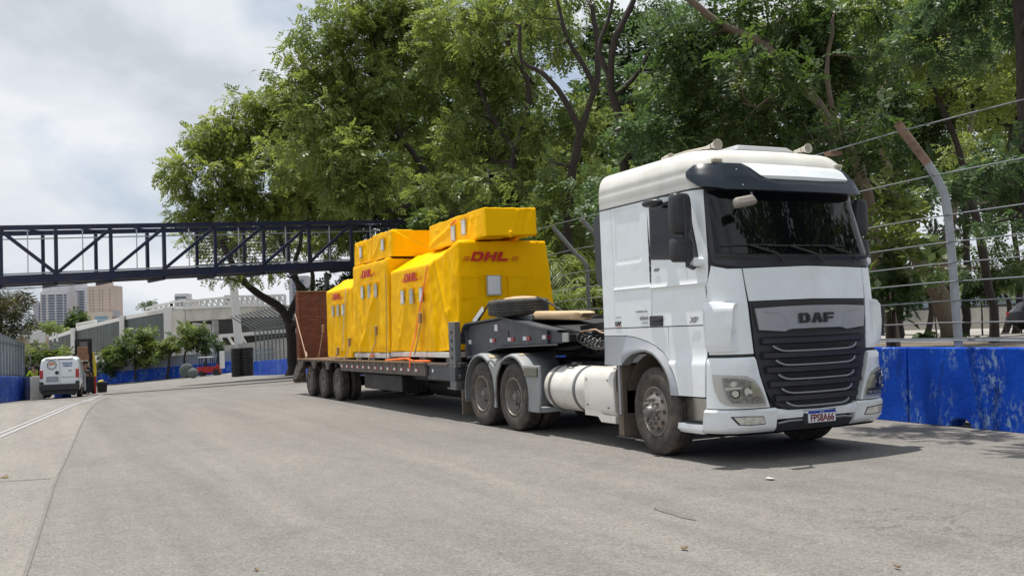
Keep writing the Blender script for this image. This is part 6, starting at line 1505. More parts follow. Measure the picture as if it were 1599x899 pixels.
MB().bar((0,0,0), (0,0,.95), .10, .08, up=(1,0,0)).build('red_base', MT['red_paint'], yf, local=True); MB().prism([(-.06,.95),(.07,.95),(.06,1.6),(-.04,2.2),(-.12,2.35),(-.10,1.6)], 'x', -.02, .02).build('yellow_strip', MT['yellow_paint'], yf, local=True)
bn = thing('bin', 'black crate like bin with yellow stuff on top, right of the yellow strip', 'bin', (-53, -3.2, H(-53,-3.2)))
MB().prism([(-.24,0),(.24,0),(.29,.62),(-.29,.62)], 'x', -.35, .35).build('bin_body', MT['tyre_black'], bn, local=True, bevel=.02)
for z in (.15,.3,.45): MB().span((.352,-.24,z), (.37,.24,z+.04)).build('bin_rib', MT['seam'], bn, local=True)
MB().box((0,-.05,.66), (.3,.3,.12), Matrix.Rotation(.2, 3, 'X')).build('yellow_bag', MT['yellow_paint'], bn, local=True, bevel=.05)

# tyre piles
def tyre(parent, c, R=.34, w=.22, axis='x', rz=0, name='tyre', tilt=0., mat='tyre_black'):
    mb = MB().lathe([(0,R*.55),(0,R*.88),(w*.12,R*.98),(w*.25,R),(w*.75,R),(w*.88,R*.98),(w,R*.88),(w,R*.55)], (0,0,0), axis, 20, closed=True)
    o = mb.build(name, MT[mat], parent, smooth=40, local=True)
    o.location = c; o.rotation_euler = (0, tilt, rz); return o
TX, TY = (-46.01, -7.36)
G_T = 'loose tyres heaped at the left behind the bare barrier end'
k = 0
for (dy, dz, dx) in ((0,0,0), (.66,0,.1), (-.62,.02,.2), (.3,.55,.0), (-.35,.56,.1), (.95,.5,.3), (0,1.08,.15), (.62,1.05,.0), (1.1,.0,.2)):
    x, y = TX+dx, TY+dy
    t = thing('tyre', 'black tyre standing in the heap left of the white van', 'tyre', (x, y, H(TX,TY)+.34+dz), .2, G_T)
    o = tyre(t, (0,0,0)); MB().lathe([(.08,.19),(.12,.05)], (0,0,0), 'x', 14).build('rim', MT['rim'], t, local=True)
# banded tyre stacks by the bent pole fence
for i, (x, y) in enumerate(((-79.5, 9.35), (-79.2, 10.2), (-80.4, 9.9))):
    z0 = H(x, y); t = thing('tyre_stack', ['tall dark banded tyre stack beside the red machine, left of the two', 'tall dark banded tyre stack touching the end of the blue barrier', 'dark banded tyre stack behind the other two, mostly hidden'][i], 'tyre stack', (x, y, z0), .3*i, 'tall banded tyre stacks')
    for k in range(11): tyre(t, (.02*math.sin(k*2.1), .02*math.cos(k*1.3), .23*k), .50, .22, 'z', name='tyre')
    mb = MB()
    for k in range(9):
        a = 2*PI*k/9; mb.bar((.515*math.cos(a),.515*math.sin(a),.02), (.515*math.cos(a),.515*math.sin(a),2.52), .05, .012, up=(math.cos(a),math.sin(a),0))
    mb.build('banding', MT['chassis'], t, local=True)
# red machine and grey rolls
rm = thing('forklift', 'small red forklift truck parked between the grey rolls and the tyre stacks', 'forklift', (-101, 10.4, H(-101,10.4)), RZF)
MB().prism([(-1.9,.45),(.55,.35),(.75,.9),(.6,1.15),(-.2,1.2),(-1.95,1.15)], 'y', -.5, .5).build('body', MT['red_paint'], rm, local=True, bevel=.08)
MB().prism([(.45,.35),(1.35,.3),(1.4,1.25),(1.0,1.5),(.7,1.0)], 'y', -.45, .45).build('front_body', MT['red_paint'], rm, local=True, bevel=.06)
for x, x2 in ((-1.55,-1.45), (.15,.1), (.62,.75)):
    for y in (-.45,.45): MB().bar((x,y,1.1), (x2,y,2.35), .09).build('cab_post', MT['cloth_navy'], rm, local=True)
MB().span((-1.65,-.55,2.35), (.4,.55,2.45)).build('cab_roof', MT['label_white'], rm, local=True)
MB().span((-.95,-.3,1.15), (-.35,.3,1.35)).build('seat', MT['seam'], rm, local=True, bevel=.05); MB().span((-1.0,-.3,1.3), (-.85,.3,1.8)).build('seat_back', MT['seam'], rm, local=True, bevel=.04)
MB().tube([(.0,-.1,1.2),(-.15,-.1,1.65)], .03, 6).build('steering_column', MT['seam'], rm, local=True)
for y in (-.3,.3): MB().span((1.05,y-.07,.2), (1.3,y+.07,3.0)).build('mast_rail', MT['cloth_navy'], rm, local=True)
rm.scale = (.75, .85, .85)
MB().span((1.45,-.5,.9), (1.85,.5,3.1)).build('mast_guard', MT['concrete_w'], rm, local=True)
for x, r_ in ((-1.2,.34), (.9,.45)):
    for y in (-.62,.40): MB().lathe([(0,r_),(.22,r_)], (x,y,r_), 'y', 20).build('wheel', MT['tyre_black'], rm, local=True, smooth=40)
for i, (x, y, r_, l_) in enumerate(((-97.5, 8.05, .52, 1.5), (-103.5, 8.2, .80, 1.7))):
    t = thing('grey_roll', ['smaller grey wrapped roll lying in front of the bigger one, left of the red forklift', 'bigger grey wrapped roll lying behind, left of the red forklift'][i], 'roll', (x, y, H(x, y)+r_), RZF+.3)
    MB().lathe([(-l_/2,r_*.8),(-l_/2+.1,r_*.97),(0,r_),(l_/2-.1,r_*.97),(l_/2,r_*.8)], (0,0,0), 'y', 28).build('wrapping', MT['bale'], t, local=True, smooth=50)
# utility pole behind the crates, car at the right edge, far small car
up_ = thing('light_pole', 'thin pale pole rising behind the top yellow crate', 'pole', (-26.58, 9.93, 0.44))
a = Vector((-26.18, 9.98, 8.28)); b = Vector((-26.58, 9.93, 0.44)); MB().tube([b, b.lerp(a, .6)], .055, 8).build('lower_tube', MT['galv'], up_, smooth=40); MB().tube([b.lerp(a, .6), a], .035, 8).build('upper_tube', MT['galv'], up_, smooth=40)
def car(name, label, loc, rz, mat, L_=4.2):
    t = thing(name, label, 'car', loc, rz); mb = MB(); h = L_/2
    def row(x, w, zb_, zs, zt_, wt): 
        pts = [(w-.06,zb_),(w,zb_+.15),(w,zs-.05),(w-.04,zs),(wt,zt_-.05),(wt-.12,zt_),(0,zt_+.02)]
        return [(x,-y,z) for y, z in pts]+[(x,y,z) for y, z in pts[-2::-1]]
    R2 = [row(-h,.72,.45,.85,.9,.6), row(-h+.15,.82,.3,.92,1.0,.66), row(-h+.55,.85,.25,.95,1.38,.60), row(-h+1.4,.86,.25,.95,1.48,.60), row(.5,.86,.25,.93,1.42,.58), row(1.1,.85,.25,.92,1.0,.62), row(h-.2,.8,.28,.80,.84,.6), row(h,.7,.4,.66,.70,.5)]
    mb.grid(R2); mb.f += [tuple(range(13)), tuple(7*13+k for k in range(12,-1,-1))]
    mb.build('body', mat, t, local=True, smooth=35, bevel=.02)
    for s_ in (-1,1):
        MB().grid([[(-h+.6,s_*.868,.97),(.75,s_*.868,.96)],[(-h+.85,s_*.655,1.36),(.35,s_*.65,1.34)]]).build('side_window', MT['glass'], t, local=True)
        MB().box((-h+.05,s_*.66,.83), (.12,.22,.16)).build('tail_lamp', MT['tail_lamp'], t, local=True, bevel=.02)
        MB().box((h-.08,s_*.6,.62), (.12,.28,.12)).build('headlight', MT['lamp_glass'], t, local=True, bevel=.02)
        for x in (-h+.85, h-.85): MB().lathe([(0,.31),(.2,.31)], (x, s_*.86-(.0 if s_ < 0 else .2)+(-.02 if s_ < 0 else .02), .31), 'y', 20).build('wheel', MT['tyre_black'], t, local=True, smooth=40)
    MB().grid([[(-h+.22,-.6,1.0),(-h+.22,.6,1.0)],[(-h+.56,-.5,1.37),(-h+.56,.5,1.37)]]).build('rear_window', MT['glass'], t, local=True)
    MB().grid([[(1.08,-.6,1.0),(1.08,.6,1.0)],[(.58,-.5,1.40),(.58,.5,1.40)]]).build('windscreen', MT['glass'], t, local=True)
    MB().box((-h+.02,0,.45), (.1,1.3,.2)).build('rear_bumper', MT['seam'], t, local=True)
    return t
cg = pm('dark_grey_car_paint', (.035,.035,.045), .25, coat=.8); cr = pm('red_car_paint', (.35,.01,.02), .25, coat=.8)
q = (-23.12, 37.72, 0.64); car('parked_car', 'dark car with a red rear lamp at the very right edge, beyond the fence', (q[0]+.6,q[1]+1.2,q[2]), RZF+.25, cg)
q = (-76.75, 85.40, 0.88); car('parked_car', 'small far dark car on the pale road, right of the white truck nose', q, RZF+.1, cg)
scrap('paper_scrap', 'small white scrap of paper on the asphalt before the white truck', 'litter', 2.265, -.19, .075, 'paper', 3)
scrap('fallen_leaf', 'brown fallen leaf lying on the shoulder at the left edge', 'leaf', -3.53, -7.0, .10, 'dry', 4)
scrap('fallen_leaf', 'small dark leaf on the asphalt at the bottom of the picture, below the truck wheel', 'leaf', 4.27, -2.65, .035, 'dry', 5)
scrap('fallen_leaf', 'small dark leaf on the asphalt near the bottom right', 'leaf', 5.43, -1.9, .03, 'dry', 6)
scrap('fallen_leaf', 'small dark leaf on the asphalt at the bottom left of centre', 'leaf', 3.13, -5.33, .03, 'dry', 7)
tw = thing('twig', 'dark twig lying on the road behind the truck bumper near the barrier', 'twig', (-1.0, 3.5, 0))
MB().tube([(-1.25,3.75,.01),(-1.1,3.6,.03),(-.95,3.5,.02),(-.8,3.48,.01)], [.02,.03,.022,.008], 6).build('stem', MT['bark'], tw)
# ================================================================ TREES
rng = np.random.default_rng(11)
def crown_arrays(clumps, radii, n_sprays, leaf_l, leaf_w, spray_l, pairs, droop, flat=.7, tint_base=.5, fan=.5):
    """feathery foliage: sprays of paired rhombic leaflets filling clumps"""
    K = len(clumps); wts = radii**2; wts = wts/wts.sum()
    ci = rng.choice(K, n_sprays, p=wts)
    d = rng.normal(size=(n_sprays, 3)); d /= np.linalg.norm(d, axis=1, keepdims=True)
    rad = radii[ci]*rng.uniform(.25, 1.12, n_sprays)**.7
    pos = clumps[ci] + d*rad[:,None]*np.array([1, 1, flat])
    ax = d + rng.normal(size=(n_sprays, 3))*fan; ax[:,2] += -droop; ax /= np.linalg.norm(ax, axis=1, keepdims=True)
    up = np.tile(np.array([0,0,1.]), (n_sprays,1)) + rng.normal(size=(n_sprays,3))*.45
    side = np.cross(ax, up); side /= (np.linalg.norm(side, axis=1, keepdims=True)+1e-6); nrm = np.cross(side, ax)
    sc_ = rng.uniform(.55, 1.5, n_sprays); clump_t = rng.uniform(-.22, .22, K)
    t_s = np.clip(tint_base + clump_t[ci] + rng.normal(size=n_sprays)*.13, 0, 1)
    VV, TT = [], []
    for j in range(pairs):
        t = (j+.6)/pairs
        base = pos + ax*(spray_l*sc_*t)[:,None] - nrm*(spray_l*sc_*t*t*.35)[:,None]
        for sg in (-1, 1):
            dirl = side*sg*.86 + ax*.5 - nrm*.12 + rng.normal(size=(n_sprays,3))*.14
            dirl /= np.linalg.norm(dirl, axis=1, keepdims=True); ll = (leaf_l*sc_*(1-.35*abs(2*t-1)))[:,None]
            wv = np.cross(dirl, nrm + rng.normal(size=(n_sprays,3))*.3); wv /= (np.linalg.norm(wv, axis=1, keepdims=True)+1e-6)
            wv = wv*(leaf_w/2*sc_)[:,None]
            VV.append(np.stack([base, base+dirl*ll*.45+wv, base+dirl*ll, base+dirl*ll*.45-wv], axis=1)); TT.append(t_s)
    V = np.concatenate(VV).reshape(-1, 3); T = np.clip(np.concatenate(TT)+rng.normal(size=len(V)//4)*.05, 0, 1)
    return V, np.arange(len(V)).reshape(-1, 4), T

def tree(name, label, trunks, blobs, leaf='green', lai=2.4, leaf_l=.2, leaf_w=.08, spray=.5, pairs=6, droop=.35, bark='bark', group=None, seed=0, cat='tree', tint=.5, branch_r=.07, clump_k=22, shell=.45, nbr=14, clump_r=.30):
    """trunks: list of (points, r0, r1); blobs: list of (centre, rx, ry, rz)"""
    random.seed(seed); base = trunks[0][0][0]; t = thing(name, label, cat, base, 0, group)
    mb = MB(); path = []
    for pts, r0, r1 in trunks:
        P = [Vector(p) for p in pts]; dense = []
        for i in range(len(P)-1):     # smooth the limb and let it wander a little
            p0, p1, p2, p3 = P[max(i-1,0)], P[i], P[i+1], P[min(i+2,len(P)-1)]
            m = max(3, int((p2-p1).length/.5))
            for k in range(m):
                u = k/m; q = .5*((2*p1)+(p2-p0)*u+(2*p0-5*p1+4*p2-p3)*u*u+(3*p1-p0-3*p2+p3)*u**3)
                dense.append(q + Vector((noise.noise(q*.9+Vector((seed,0,0))), noise.noise(q*.9+Vector((0,seed,5))), 0))*.35*min(r0*3, .35))
        dense.append(P[-1]); L_ = len(dense)
        rs = [r0+(r1-r0)*(k/(L_-1))**.8 for k in range(L_)]; rs = [r*(1+.22*noise.noise(q*3.1)) for r, q in zip(rs, dense)]
        if r0 > .1 and pts is trunks[0][0]: rs[0] *= 1.35
        mb.tube(dense, rs, 9); path += [(q, r) for q, r in zip(dense, rs)]
    cl, cr_ = [], []
    for (c, rx, ry, rz) in blobs:
        c = Vector(c); k = 0
        while k < clump_k:
            d = Vector((random.gauss(0,1), random.gauss(0,1), random.gauss(0,1))).normalized()
            f = random.uniform(shell, 1)
            q = c + Vector((d.x*rx, d.y*ry, d.z*rz))*f
            cl.append(q); cr_.append(random.uniform(.75, 1.3)*clump_r*min(rx, rz)); k += 1
    order = list(range(len(cl))); random.shuffle(order)
    for i in order[:nbr*len(blobs)]:
        q = cl[i]; best = min(path, key=lambda pr: (pr[0]-q).length + max(0, pr[0].z-q.z)*1.5)
        a = best[0]; r = min(best[1]*.7, branch_r*(1+(q-a).length*.08)); mid = a.lerp(q, .5) + Vector((random.uniform(-1,1), random.uniform(-1,1), random.uniform(.1,1)))*(q-a).length*.13
        n = 7; pts = []
        for k in range(n+1):
            u = k/n; p = a*(1-u)**2 + mid*2*u*(1-u) + q*u*u; pts.append(p + Vector((noise.noise(p*1.7), noise.noise(p*1.7+Vector((9,0,0))), noise.noise(p*1.7+Vector((0,9,0)))))*.12*(1 if 0 < k else 0))
        mb.tube(pts, [max(r*(1-.8*k/n), .010) for k in range(n+1)], 5, cap=False)
        if len(path) < 900: path += [(p, max(r*(1-.8*k/n), .012)) for k, p in enumerate(pts[2:-1])]
    mb.build('trunk', MT[bark], t, smooth=60, recalc=False)
    area = sum(PI*rx*rz for _, rx, ry, rz in blobs); nl = lai*LAIK*area/(leaf_l*leaf_w*.5); ns = int(nl/(pairs*2))
    V, Fq, T = crown_arrays(np.array([tuple(q) for q in cl]), np.array(cr_), ns, leaf_l, leaf_w, spray, pairs, droop, tint_base=tint)
    V -= np.array(tuple(base)); me = arrays_mesh('crown', V, Fq, LEAF[leaf], T)
    o = bpy.data.objects.new('crown', me); C.objects.link(o); o.parent = t
    global LEAFTRIS; LEAFTRIS += len(Fq)*2
    return t
LEAFTRIS = 0; LAIK = 2.15
# the row of big trees beyond the barrier, from the far end to the near end
tree('tree', 'far end tree of the row with a yellow green crown over the footbridge', [([(-56.09, 8.83, -0.87), (-56.02, 8.75, 1.49), (-56.19, 8.20, 3.45), (-55.89, 6.39, 4.75), (-55.28, 5.23, 5.86), (-55.65, 4.25, 8.10), (-55.98, 3.35, 10.43)], .42, .12), ([(-56.09, 8.46, 2.79), (-56.59, 9.54, 4.73), (-56.80, 8.94, 6.50), (-57.03, 8.12, 9.80), (-56.91, 7.98, 13.72)], .25, .08), ([(-56.04, 8.64, 2.14), (-54.38, 9.58, 4.07), (-53.69, 8.53, 5.85), (-53.13, 9.33, 9.35), (-52.59, 10.13, 12.64)], .22, .08)],
     [((-55.93, 3.30, 11.89), 2.3, 3, 2.2), ((-56.02, 5.16, 14.51), 2.3, 3, 2.0), ((-56.15, 7.03, 16.14), 2.0, 3, 1.9), ((-55.26, 8.78, 16.93), 2.0, 3, 1.7), ((-49.02, 8.38, 11.98), 2.0, 2.5, 1.6), ((-55.55, 4.28, 9.97), 2.6, 3, 1.6), ((-55.06, 7.34, 12.52), 2.6, 3, 2.4), ((-54.84, 9.90, 14.31), 2.8, 3, 2.6), ((-54.28, 9.21, 9.91), 3.2, 3, 1.8), ((-56.20, 2.96, 9.61), 1.6, 2, 1.0), ((-55.69, 4.41, 5.73), 1.9, 2, .45), ((-52.40, 6.61, 5.78), 1.4, 2, .6), ((-57.99, 4.01, 8.20), 1.6, 2, 1.0), ((-59.01, 6.52, 8.01), 2.0, 2, 1.1), ((-58.74, 9.34, 8.22), 2.2, 2, 1.1), ((-57.37, 12.17, 8.19), 2.2, 2, 1.2), ((-57.83, 13.29, 10.44), 2.2, 2, 1.4)], 'olive', 3.2, .24, .10, .6, 6, seed=1, tint=.55, clump_k=26)
tree('tree', 'tree with a thick leaning limb behind the middle of the yellow crates', [([(-34.31, 12.40, -0.22), (-34.22, 12.10, 4.63), (-34.27, 11.75, 7.29), (-34.45, 11.26, 8.47), (-34.90, 10.16, 10.07), (-35.32, 9.11, 11.86), (-35.56, 8.39, 14.14)], .36, .10), ([(-34.22, 12.10, 4.63), (-34.60, 13.09, 10.08), (-34.58, 12.72, 14.23), (-34.75, 12.05, 17.44)], .2, .06), ([(-34.45, 11.26, 8.47), (-34.77, 8.40, 7.45), (-35.22, 7.32, 9.02), (-35.48, 6.53, 11.49)], .15, .05)],
     [((-37.01, 5.38, 14.32), 1.4, 2.5, 1.6), ((-36.90, 5.95, 10.96), 1.6, 2.5, 1.4), ((-35.94, 7.31, 17.30), 1.5, 2.2, 1.2), ((-36.24, 6.86, 15.45), 1.8, 2.5, 1.7), ((-35.34, 8.57, 16.93), 1.9, 2.5, 1.9), ((-35.58, 6.26, 12.12), 2.0, 2.5, 1.9), ((-35.40, 8.80, 13.49), 2.4, 2.5, 2.0), ((-34.21, 7.03, 9.76), 2.2, 2.5, 2.0), ((-34.70, 9.97, 16.25), 2.4, 2.5, 2.0), ((-36.90, 10.57, 10.70), 2.4, 2.5, 1.8), ((-35.98, 12.09, 14.53), 2.2, 2.5, 2.2), ((-45.42, 11.42, 9.98), 2.4, 2.5, 1.0)], 'green', 2.9, .22, .09, .55, 6, seed=2, tint=.62, clump_k=24)
tree('tree', 'tall tree with a crooked trunk right of the thin pale pole', [([(-26.32, 10.51, -0.10), (-26.01, 10.70, 4.56), (-25.81, 10.85, 7.16), (-25.65, 11.02, 8.84), (-25.36, 11.48, 10.25), (-25.33, 11.39, 11.81), (-25.58, 10.71, 13.40)], .28, .09), ([(-25.65, 11.02, 8.84), (-26.98, 10.38, 10.80), (-27.15, 9.81, 12.95), (-26.99, 9.96, 14.81)], .14, .05)],
     [((-27.28, 9.46, 13.76), 2.0, 2.2, 1.9), ((-27.55, 11.31, 12.64), 1.9, 2.2, 1.8), ((-26.29, 11.40, 14.75), 1.9, 2.2, 1.5), ((-28.10, 10.41, 10.22), 2.0, 2.2, 1.6), ((-27.96, 13.07, 9.50), 1.7, 2, 1.5), ((-25.23, 9.73, 7.30), 1.7, 2, 1.1), ((-30.70, 9.78, 8.69), 2.0, 2, 1.6)], 'green', 2.5, .20, .085, .5, 6, seed=3, tint=.55)
tree('tree', 'tall forked tree between the crates and the truck cab, sky showing in its fork', [([(-21.74, 10.74, 0.45), (-21.49, 10.88, 4.18), (-21.37, 10.95, 6.05), (-21.14, 11.23, 7.91), (-20.96, 11.50, 9.07), (-20.71, 11.89, 10.22), (-20.57, 12.04, 11.62), (-20.59, 11.83, 13.27)], .24, .09), ([(-21.04, 11.37, 8.72), (-21.24, 10.84, 9.92), (-21.49, 10.22, 10.88), (-21.79, 9.55, 11.37), (-21.78, 9.44, 12.66)], .13, .06), ([(-20.71, 11.89, 10.22), (-20.90, 11.38, 11.41), (-21.10, 10.87, 12.37), (-21.14, 10.68, 13.55)], .12, .05)],
     [((-22.45, 10.38, 12.47), 1.4, 2, 1.0), ((-22.40, 11.05, 6.67), 1.6, 2, 1.4), ((-23.02, 12.28, 4.56), 1.6, 2, 1.1), ((-21.97, 11.17, 14.48), 1.6, 2, .8), ((-24.78, 12.76, 9.42), 1.5, 2, 1.4)], 'green', 2.2, .19, .08, .5, 6, seed=4, tint=.45)
tree('tree', 'dark trunked tree just left of the cab roof with light hanging fronds', [([(-15.54, 9.74, 0.55), (-15.41, 9.70, 3.67), (-15.34, 9.61, 6.02), (-15.33, 9.46, 7.78), (-15.39, 9.20, 9.15), (-15.24, 9.39, 10.31), (-14.94, 9.90, 11.46)], .22, .09), ([(-15.34, 9.37, 8.56), (-14.98, 10.04, 9.31), (-14.66, 10.59, 10.46)], .10, .04), ([(-15.38, 9.25, 8.95), (-15.49, 8.91, 9.94), (-15.31, 9.19, 10.91), (-15.16, 9.38, 12.07)], .09, .05)],
     [((-14.00, 9.97, 7.15), 1.1, 1.6, .9), ((-14.56, 10.92, 9.08), 1.3, 1.6, 1.1), ((-16.04, 10.54, 5.34), 1.2, 1.6, 1.0), ((-14.38, 11.12, 10.83), 1.3, 1.6, 1.0), ((-18.22, 10.59, 5.85), 1.2, 1.6, 1.0)], 'blue', 2.3, .18, .075, .5, 6, seed=5, tint=.6, droop=.7)
tree('tree', 'tree with a pale peeling trunk leaning left above the cab roof', [([(-9.17, 13.79, -0.24), (-9.19, 13.41, 3.15), (-9.24, 13.10, 5.19), (-9.44, 12.59, 6.31), (-9.76, 11.80, 7.61), (-10.15, 10.87, 8.74), (-10.70, 9.66, 9.47), (-11.03, 8.91, 10.17)], .19, .09), ([(-9.44, 12.59, 6.31), (-9.53, 12.23, 7.93), (-9.38, 12.40, 9.44)], .09, .05), ([(-9.76, 11.80, 7.61), (-10.07, 11.16, 7.63), (-10.39, 10.54, 7.15)], .08, .04)],
     [((-11.63, 10.12, 8.81), 1.4, 1.6, 1.2), ((-11.19, 11.20, 7.02), 1.5, 1.6, .9), ((-11.03, 11.24, 10.00), 1.5, 1.6, 1.0), ((-11.24, 13.20, 8.98), 1.6, 1.6, 1.3), ((-11.31, 13.32, 6.25), 1.5, 1.6, .7), ((-9.92, 13.60, 9.20), 1.5, 1.6, 1.2), ((-14.11, 11.96, 8.06), 1.3, 1.6, 1.0), ((-11.26, 15.58, 7.67), 1.3, 1.6, .9), ((-7.83, 11.32, 6.17), .8, 1, .6), ((-8.44, 9.94, 7.63), .7, 1, .5), ((-8.77, 9.24, 7.81), .7, 1, .5), ((-9.62, 14.65, 4.95), 1.2, 1.4, .6), ((-11.13, 13.80, 5.14), 1.1, 1.4, .5)], 'dark', 2.4, .17, .075, .45, 6, bark='bark_pale', seed=6, tint=.5)
tree('tree', 'tree with a stout pale leaning trunk standing beyond the bent fence pole', [([(-21.20, 30.31, -0.44), (-21.22, 30.13, 1.00), (-21.36, 29.68, 2.44), (-21.61, 29.08, 3.47), (-21.82, 28.42, 5.64), (-22.10, 27.56, 8.53), (-22.07, 27.34, 11.40)], .52, .16), ([(-21.36, 29.68, 2.44), (-21.06, 30.08, 4.72), (-20.66, 30.63, 7.55), (-20.25, 31.19, 10.39)], .24, .09)],
     [((-22.66, 28.84, 7.21), 1.9, 2.4, .8), ((-22.29, 31.79, 8.14), 2.0, 2.4, 1.1), ((-23.22, 29.67, 10.32), 2.2, 2.4, 1.6), ((-21.84, 32.38, 11.71), 2.4, 2.4, 1.9), ((-19.84, 28.15, 3.35), 1.6, 2, .45), ((-22.45, 30.81, 14.76), 2.4, 2.4, 1.8), ((-23.17, 28.13, 3.59), 1.1, 2, .6), ((-21.07, 32.48, 3.55), 1.6, 2, .6), ((-24.69, 31.73, 5.07), 1.2, 2, .5), ((-20.77, 30.61, 5.55), 1.3, 2, .6), ((-20.91, 34.74, 7.13), 1.8, 2, 1.3), ((-22.81, 35.66, 4.60), 1.2, 2, .5)], 'dark', 2.6, .2, .09, .5, 6, bark='bark_pale', seed=7, tint=.45)
tree('tree', 'near tree whose straight trunk passes the top right corner', [([(-2.10, 10.02, -0.26), (-2.09, 9.77, 2.55), (-2.01, 9.69, 4.89), (-1.98, 9.63, 6.18), (-1.93, 9.59, 7.71)], .125, .11), ([(-1.97, 9.62, 6.53), (-.4,8.6,8.0), (1.0,6.6,8.2), (1.8,3.8,8.1)], .07, .03)],
     [((-3.17, 9.68, 4.07), .9, 1.2, .38), ((-2.12, 9.56, 4.08), .9, 1.2, .4), ((-3.80, 10.35, 7.39), 1.2, 1.4, .8), ((-2.64, 10.40, 7.80), 1.3, 1.4, .8), ((-4.12, 12.37, 3.54), 1.0, 1.2, .3), ((1.6,3.1,8.2), 1.3, .8, .5), ((-.8,3.3,8.0), 1.2, .7, .5), ((4.0,3.2,8.0), 1.3, .8, .5), ((.4,6.2,7.6), 1.3, 1.2, .7)], 'blue', 2.2, .12, .05, .32, 6, seed=8, tint=.45)
tree('tree', 'second right hand tree with bright yellow green leaves in the upper middle right', [([(-13.52, 23.26, -0.93), (-13.48, 23.00, 2.40), (-13.67, 22.17, 6.85), (-13.99, 21.22, 9.76), (-14.09, 20.85, 11.54)], .2, .07), ([(-13.54, 22.73, 3.95), (-13.00, 23.57, 6.79), (-12.73, 23.90, 8.99)], .12, .05)],
     [((-13.62, 19.64, 10.19), 1.2, 1.5, .9), ((-13.88, 21.42, 9.97), 1.3, 1.5, 1.0), ((-12.93, 23.41, 9.67), 1.6, 1.8, 1.5), ((-13.94, 23.85, 7.43), 1.6, 1.8, .9), ((-14.54, 19.86, 12.02), 1.5, 1.6, 1.0), ((-12.79, 23.45, 12.32), 1.7, 1.8, 1.0)], 'green', 2.1, .18, .08, .45, 6, seed=9, tint=.7)
G_B = 'dark trees filling the background behind the row'
BG = [((-59.36, 14.71, 10.66), (-58.86, 14.21, -0.74), 4.2, 3.0),
  ((-55.76, 17.42, 12.09), (-55.26, 16.92, -0.65), 4.5, 4.0),
  ((-50.37, 19.17, 13.93), (-49.87, 18.67, -0.52), 4.5, 5.5),
  ((-48.95, 22.24, 12.52), (-48.45, 21.74, -0.49), 4.3, 5.6),
  ((-45.59, 16.03, 6.21), (-45.09, 15.53, -0.41), 4.2, 2.2),
  ((-42.20, 22.44, 12.18), (-41.70, 21.94, -0.34), 4.0, 5.2),
  ((-39.44, 23.81, 9.47), (-38.94, 23.31, -0.27), 3.8, 4.2),
  ((-41.64, 27.81, 15.98), (-41.14, 27.31, -0.32), 4.2, 5.0),
  ((-35.92, 26.39, 10.51), (-35.42, 25.89, -0.19), 3.8, 4.2),
  ((-34.59, 28.74, 14.41), (-34.09, 28.24, -0.16), 4.2, 4.6),
  ((-33.68, 30.98, 10.68), (-33.18, 30.48, -0.14), 4.2, 3.2),
  ((-33.56, 35.44, 14.65), (-33.06, 34.94, -0.14), 4.4, 4.6),
  ((-55.80, 16.69, 18.48), (-55.30, 16.19, -0.65), 4.4, 4.4),
  ((-61.36, 14.52, 17.19), (-60.86, 14.02, -0.79), 3.8, 3.8),
  ((-33.47, 40.06, 16.14), (-32.97, 39.56, -0.13), 4.2, 4.6),
  ((-33.10, 45.27, 17.68), (-32.60, 44.77, -0.13), 4.6, 4.6),
  ((-30.11, 47.08, 15.46), (-29.61, 46.58, -0.06), 4.4, 4.6),
  ((-34.47, 38.57, 10.35), (-33.97, 38.07, -0.16), 3.6, 1.6),
  ((-33.35, 50.19, 9.34), (-32.85, 49.69, -0.13), 4.0, 1.4),
  ((-36.61, 47.75, 12.33), (-36.11, 47.25, -0.21), 4.2, 2.4),
  ((-36.31, 39.99, 4.21), (-35.81, 39.49, -0.20), 2.6, 1.2),
  ((-37.95, 55.01, 3.73), (-37.45, 54.51, -0.24), 3.0, 1.0),
  ((-43.91, 54.15, 4.10), (-43.41, 53.65, -0.38), 3.0, 1.0),
  ((-45.64, 19.16, 19.96), (-45.14, 18.66, -0.42), 4.2, 4.0),
  ((-45.13, 29.32, 20.80), (-44.63, 28.82, -0.40), 3.8, 3.2),
  ((-35.72, 35.18, 18.68), (-35.22, 34.68, -0.19), 4.2, 3.6),
  ((-64.93, 12.33, 11.31), (-64.43, 11.83, -0.94), 4.0, 2.6)]
for i, (c, foot, rx, rz) in enumerate(BG):
    c = Vector(c); f = Vector(foot)
    tree('tree', 'dark green tree filling the background behind the front row of trees', [([f, f.lerp(c, .5)+Vector((.4,.3,0)), c], .28, .10)], [(c, rx*.62, rx*.6, rz*.62), (c+Vector((.3*rx,.5*rx,.35*rz)), rx*.55, rx*.55, rz*.5), (c+Vector((-.2*rx,-.5*rx,.0)), rx*.55, rx*.55, rz*.5), (c+Vector((0,.1*rx,-.5*rz)), rx*.6, rx*.6, rz*.4)],
         ['dark','green','dark','blue'][i % 4], 2.0, .36, .17, .75, 4, seed=30+i, group=G_B, tint=.42, clump_k=16, nbr=6)
for i, (x, y, h_) in enumerate(((12.0, 12.0, 15.0), (17.0, 14.5, 17.0), (24.0, 12.0, 15.0), (12.0, 19.0, 18.0), (31.0, 15.0, 15.0))):
    tree('tree', 'leafy tree further along the road ahead of the truck', [([(x, y, 0), (x+.3, y+.2, h_*.45), (x, y, h_)], .25, .08)], [((x, y, h_*.85), 3.2, 3.2, 2.4), ((x+1.8, y-1.2, h_*.7), 3, 3, 2.2), ((x-1.6, y+1.4, h_*.62), 3, 3, 2.2), ((x, y, h_*.48), 2.6, 2.6, 1.6)],
         'dark', 1.4, .5, .25, 1.0, 4, seed=120+i, group='trees along the road ahead of the truck', nbr=5, clump_k=14)
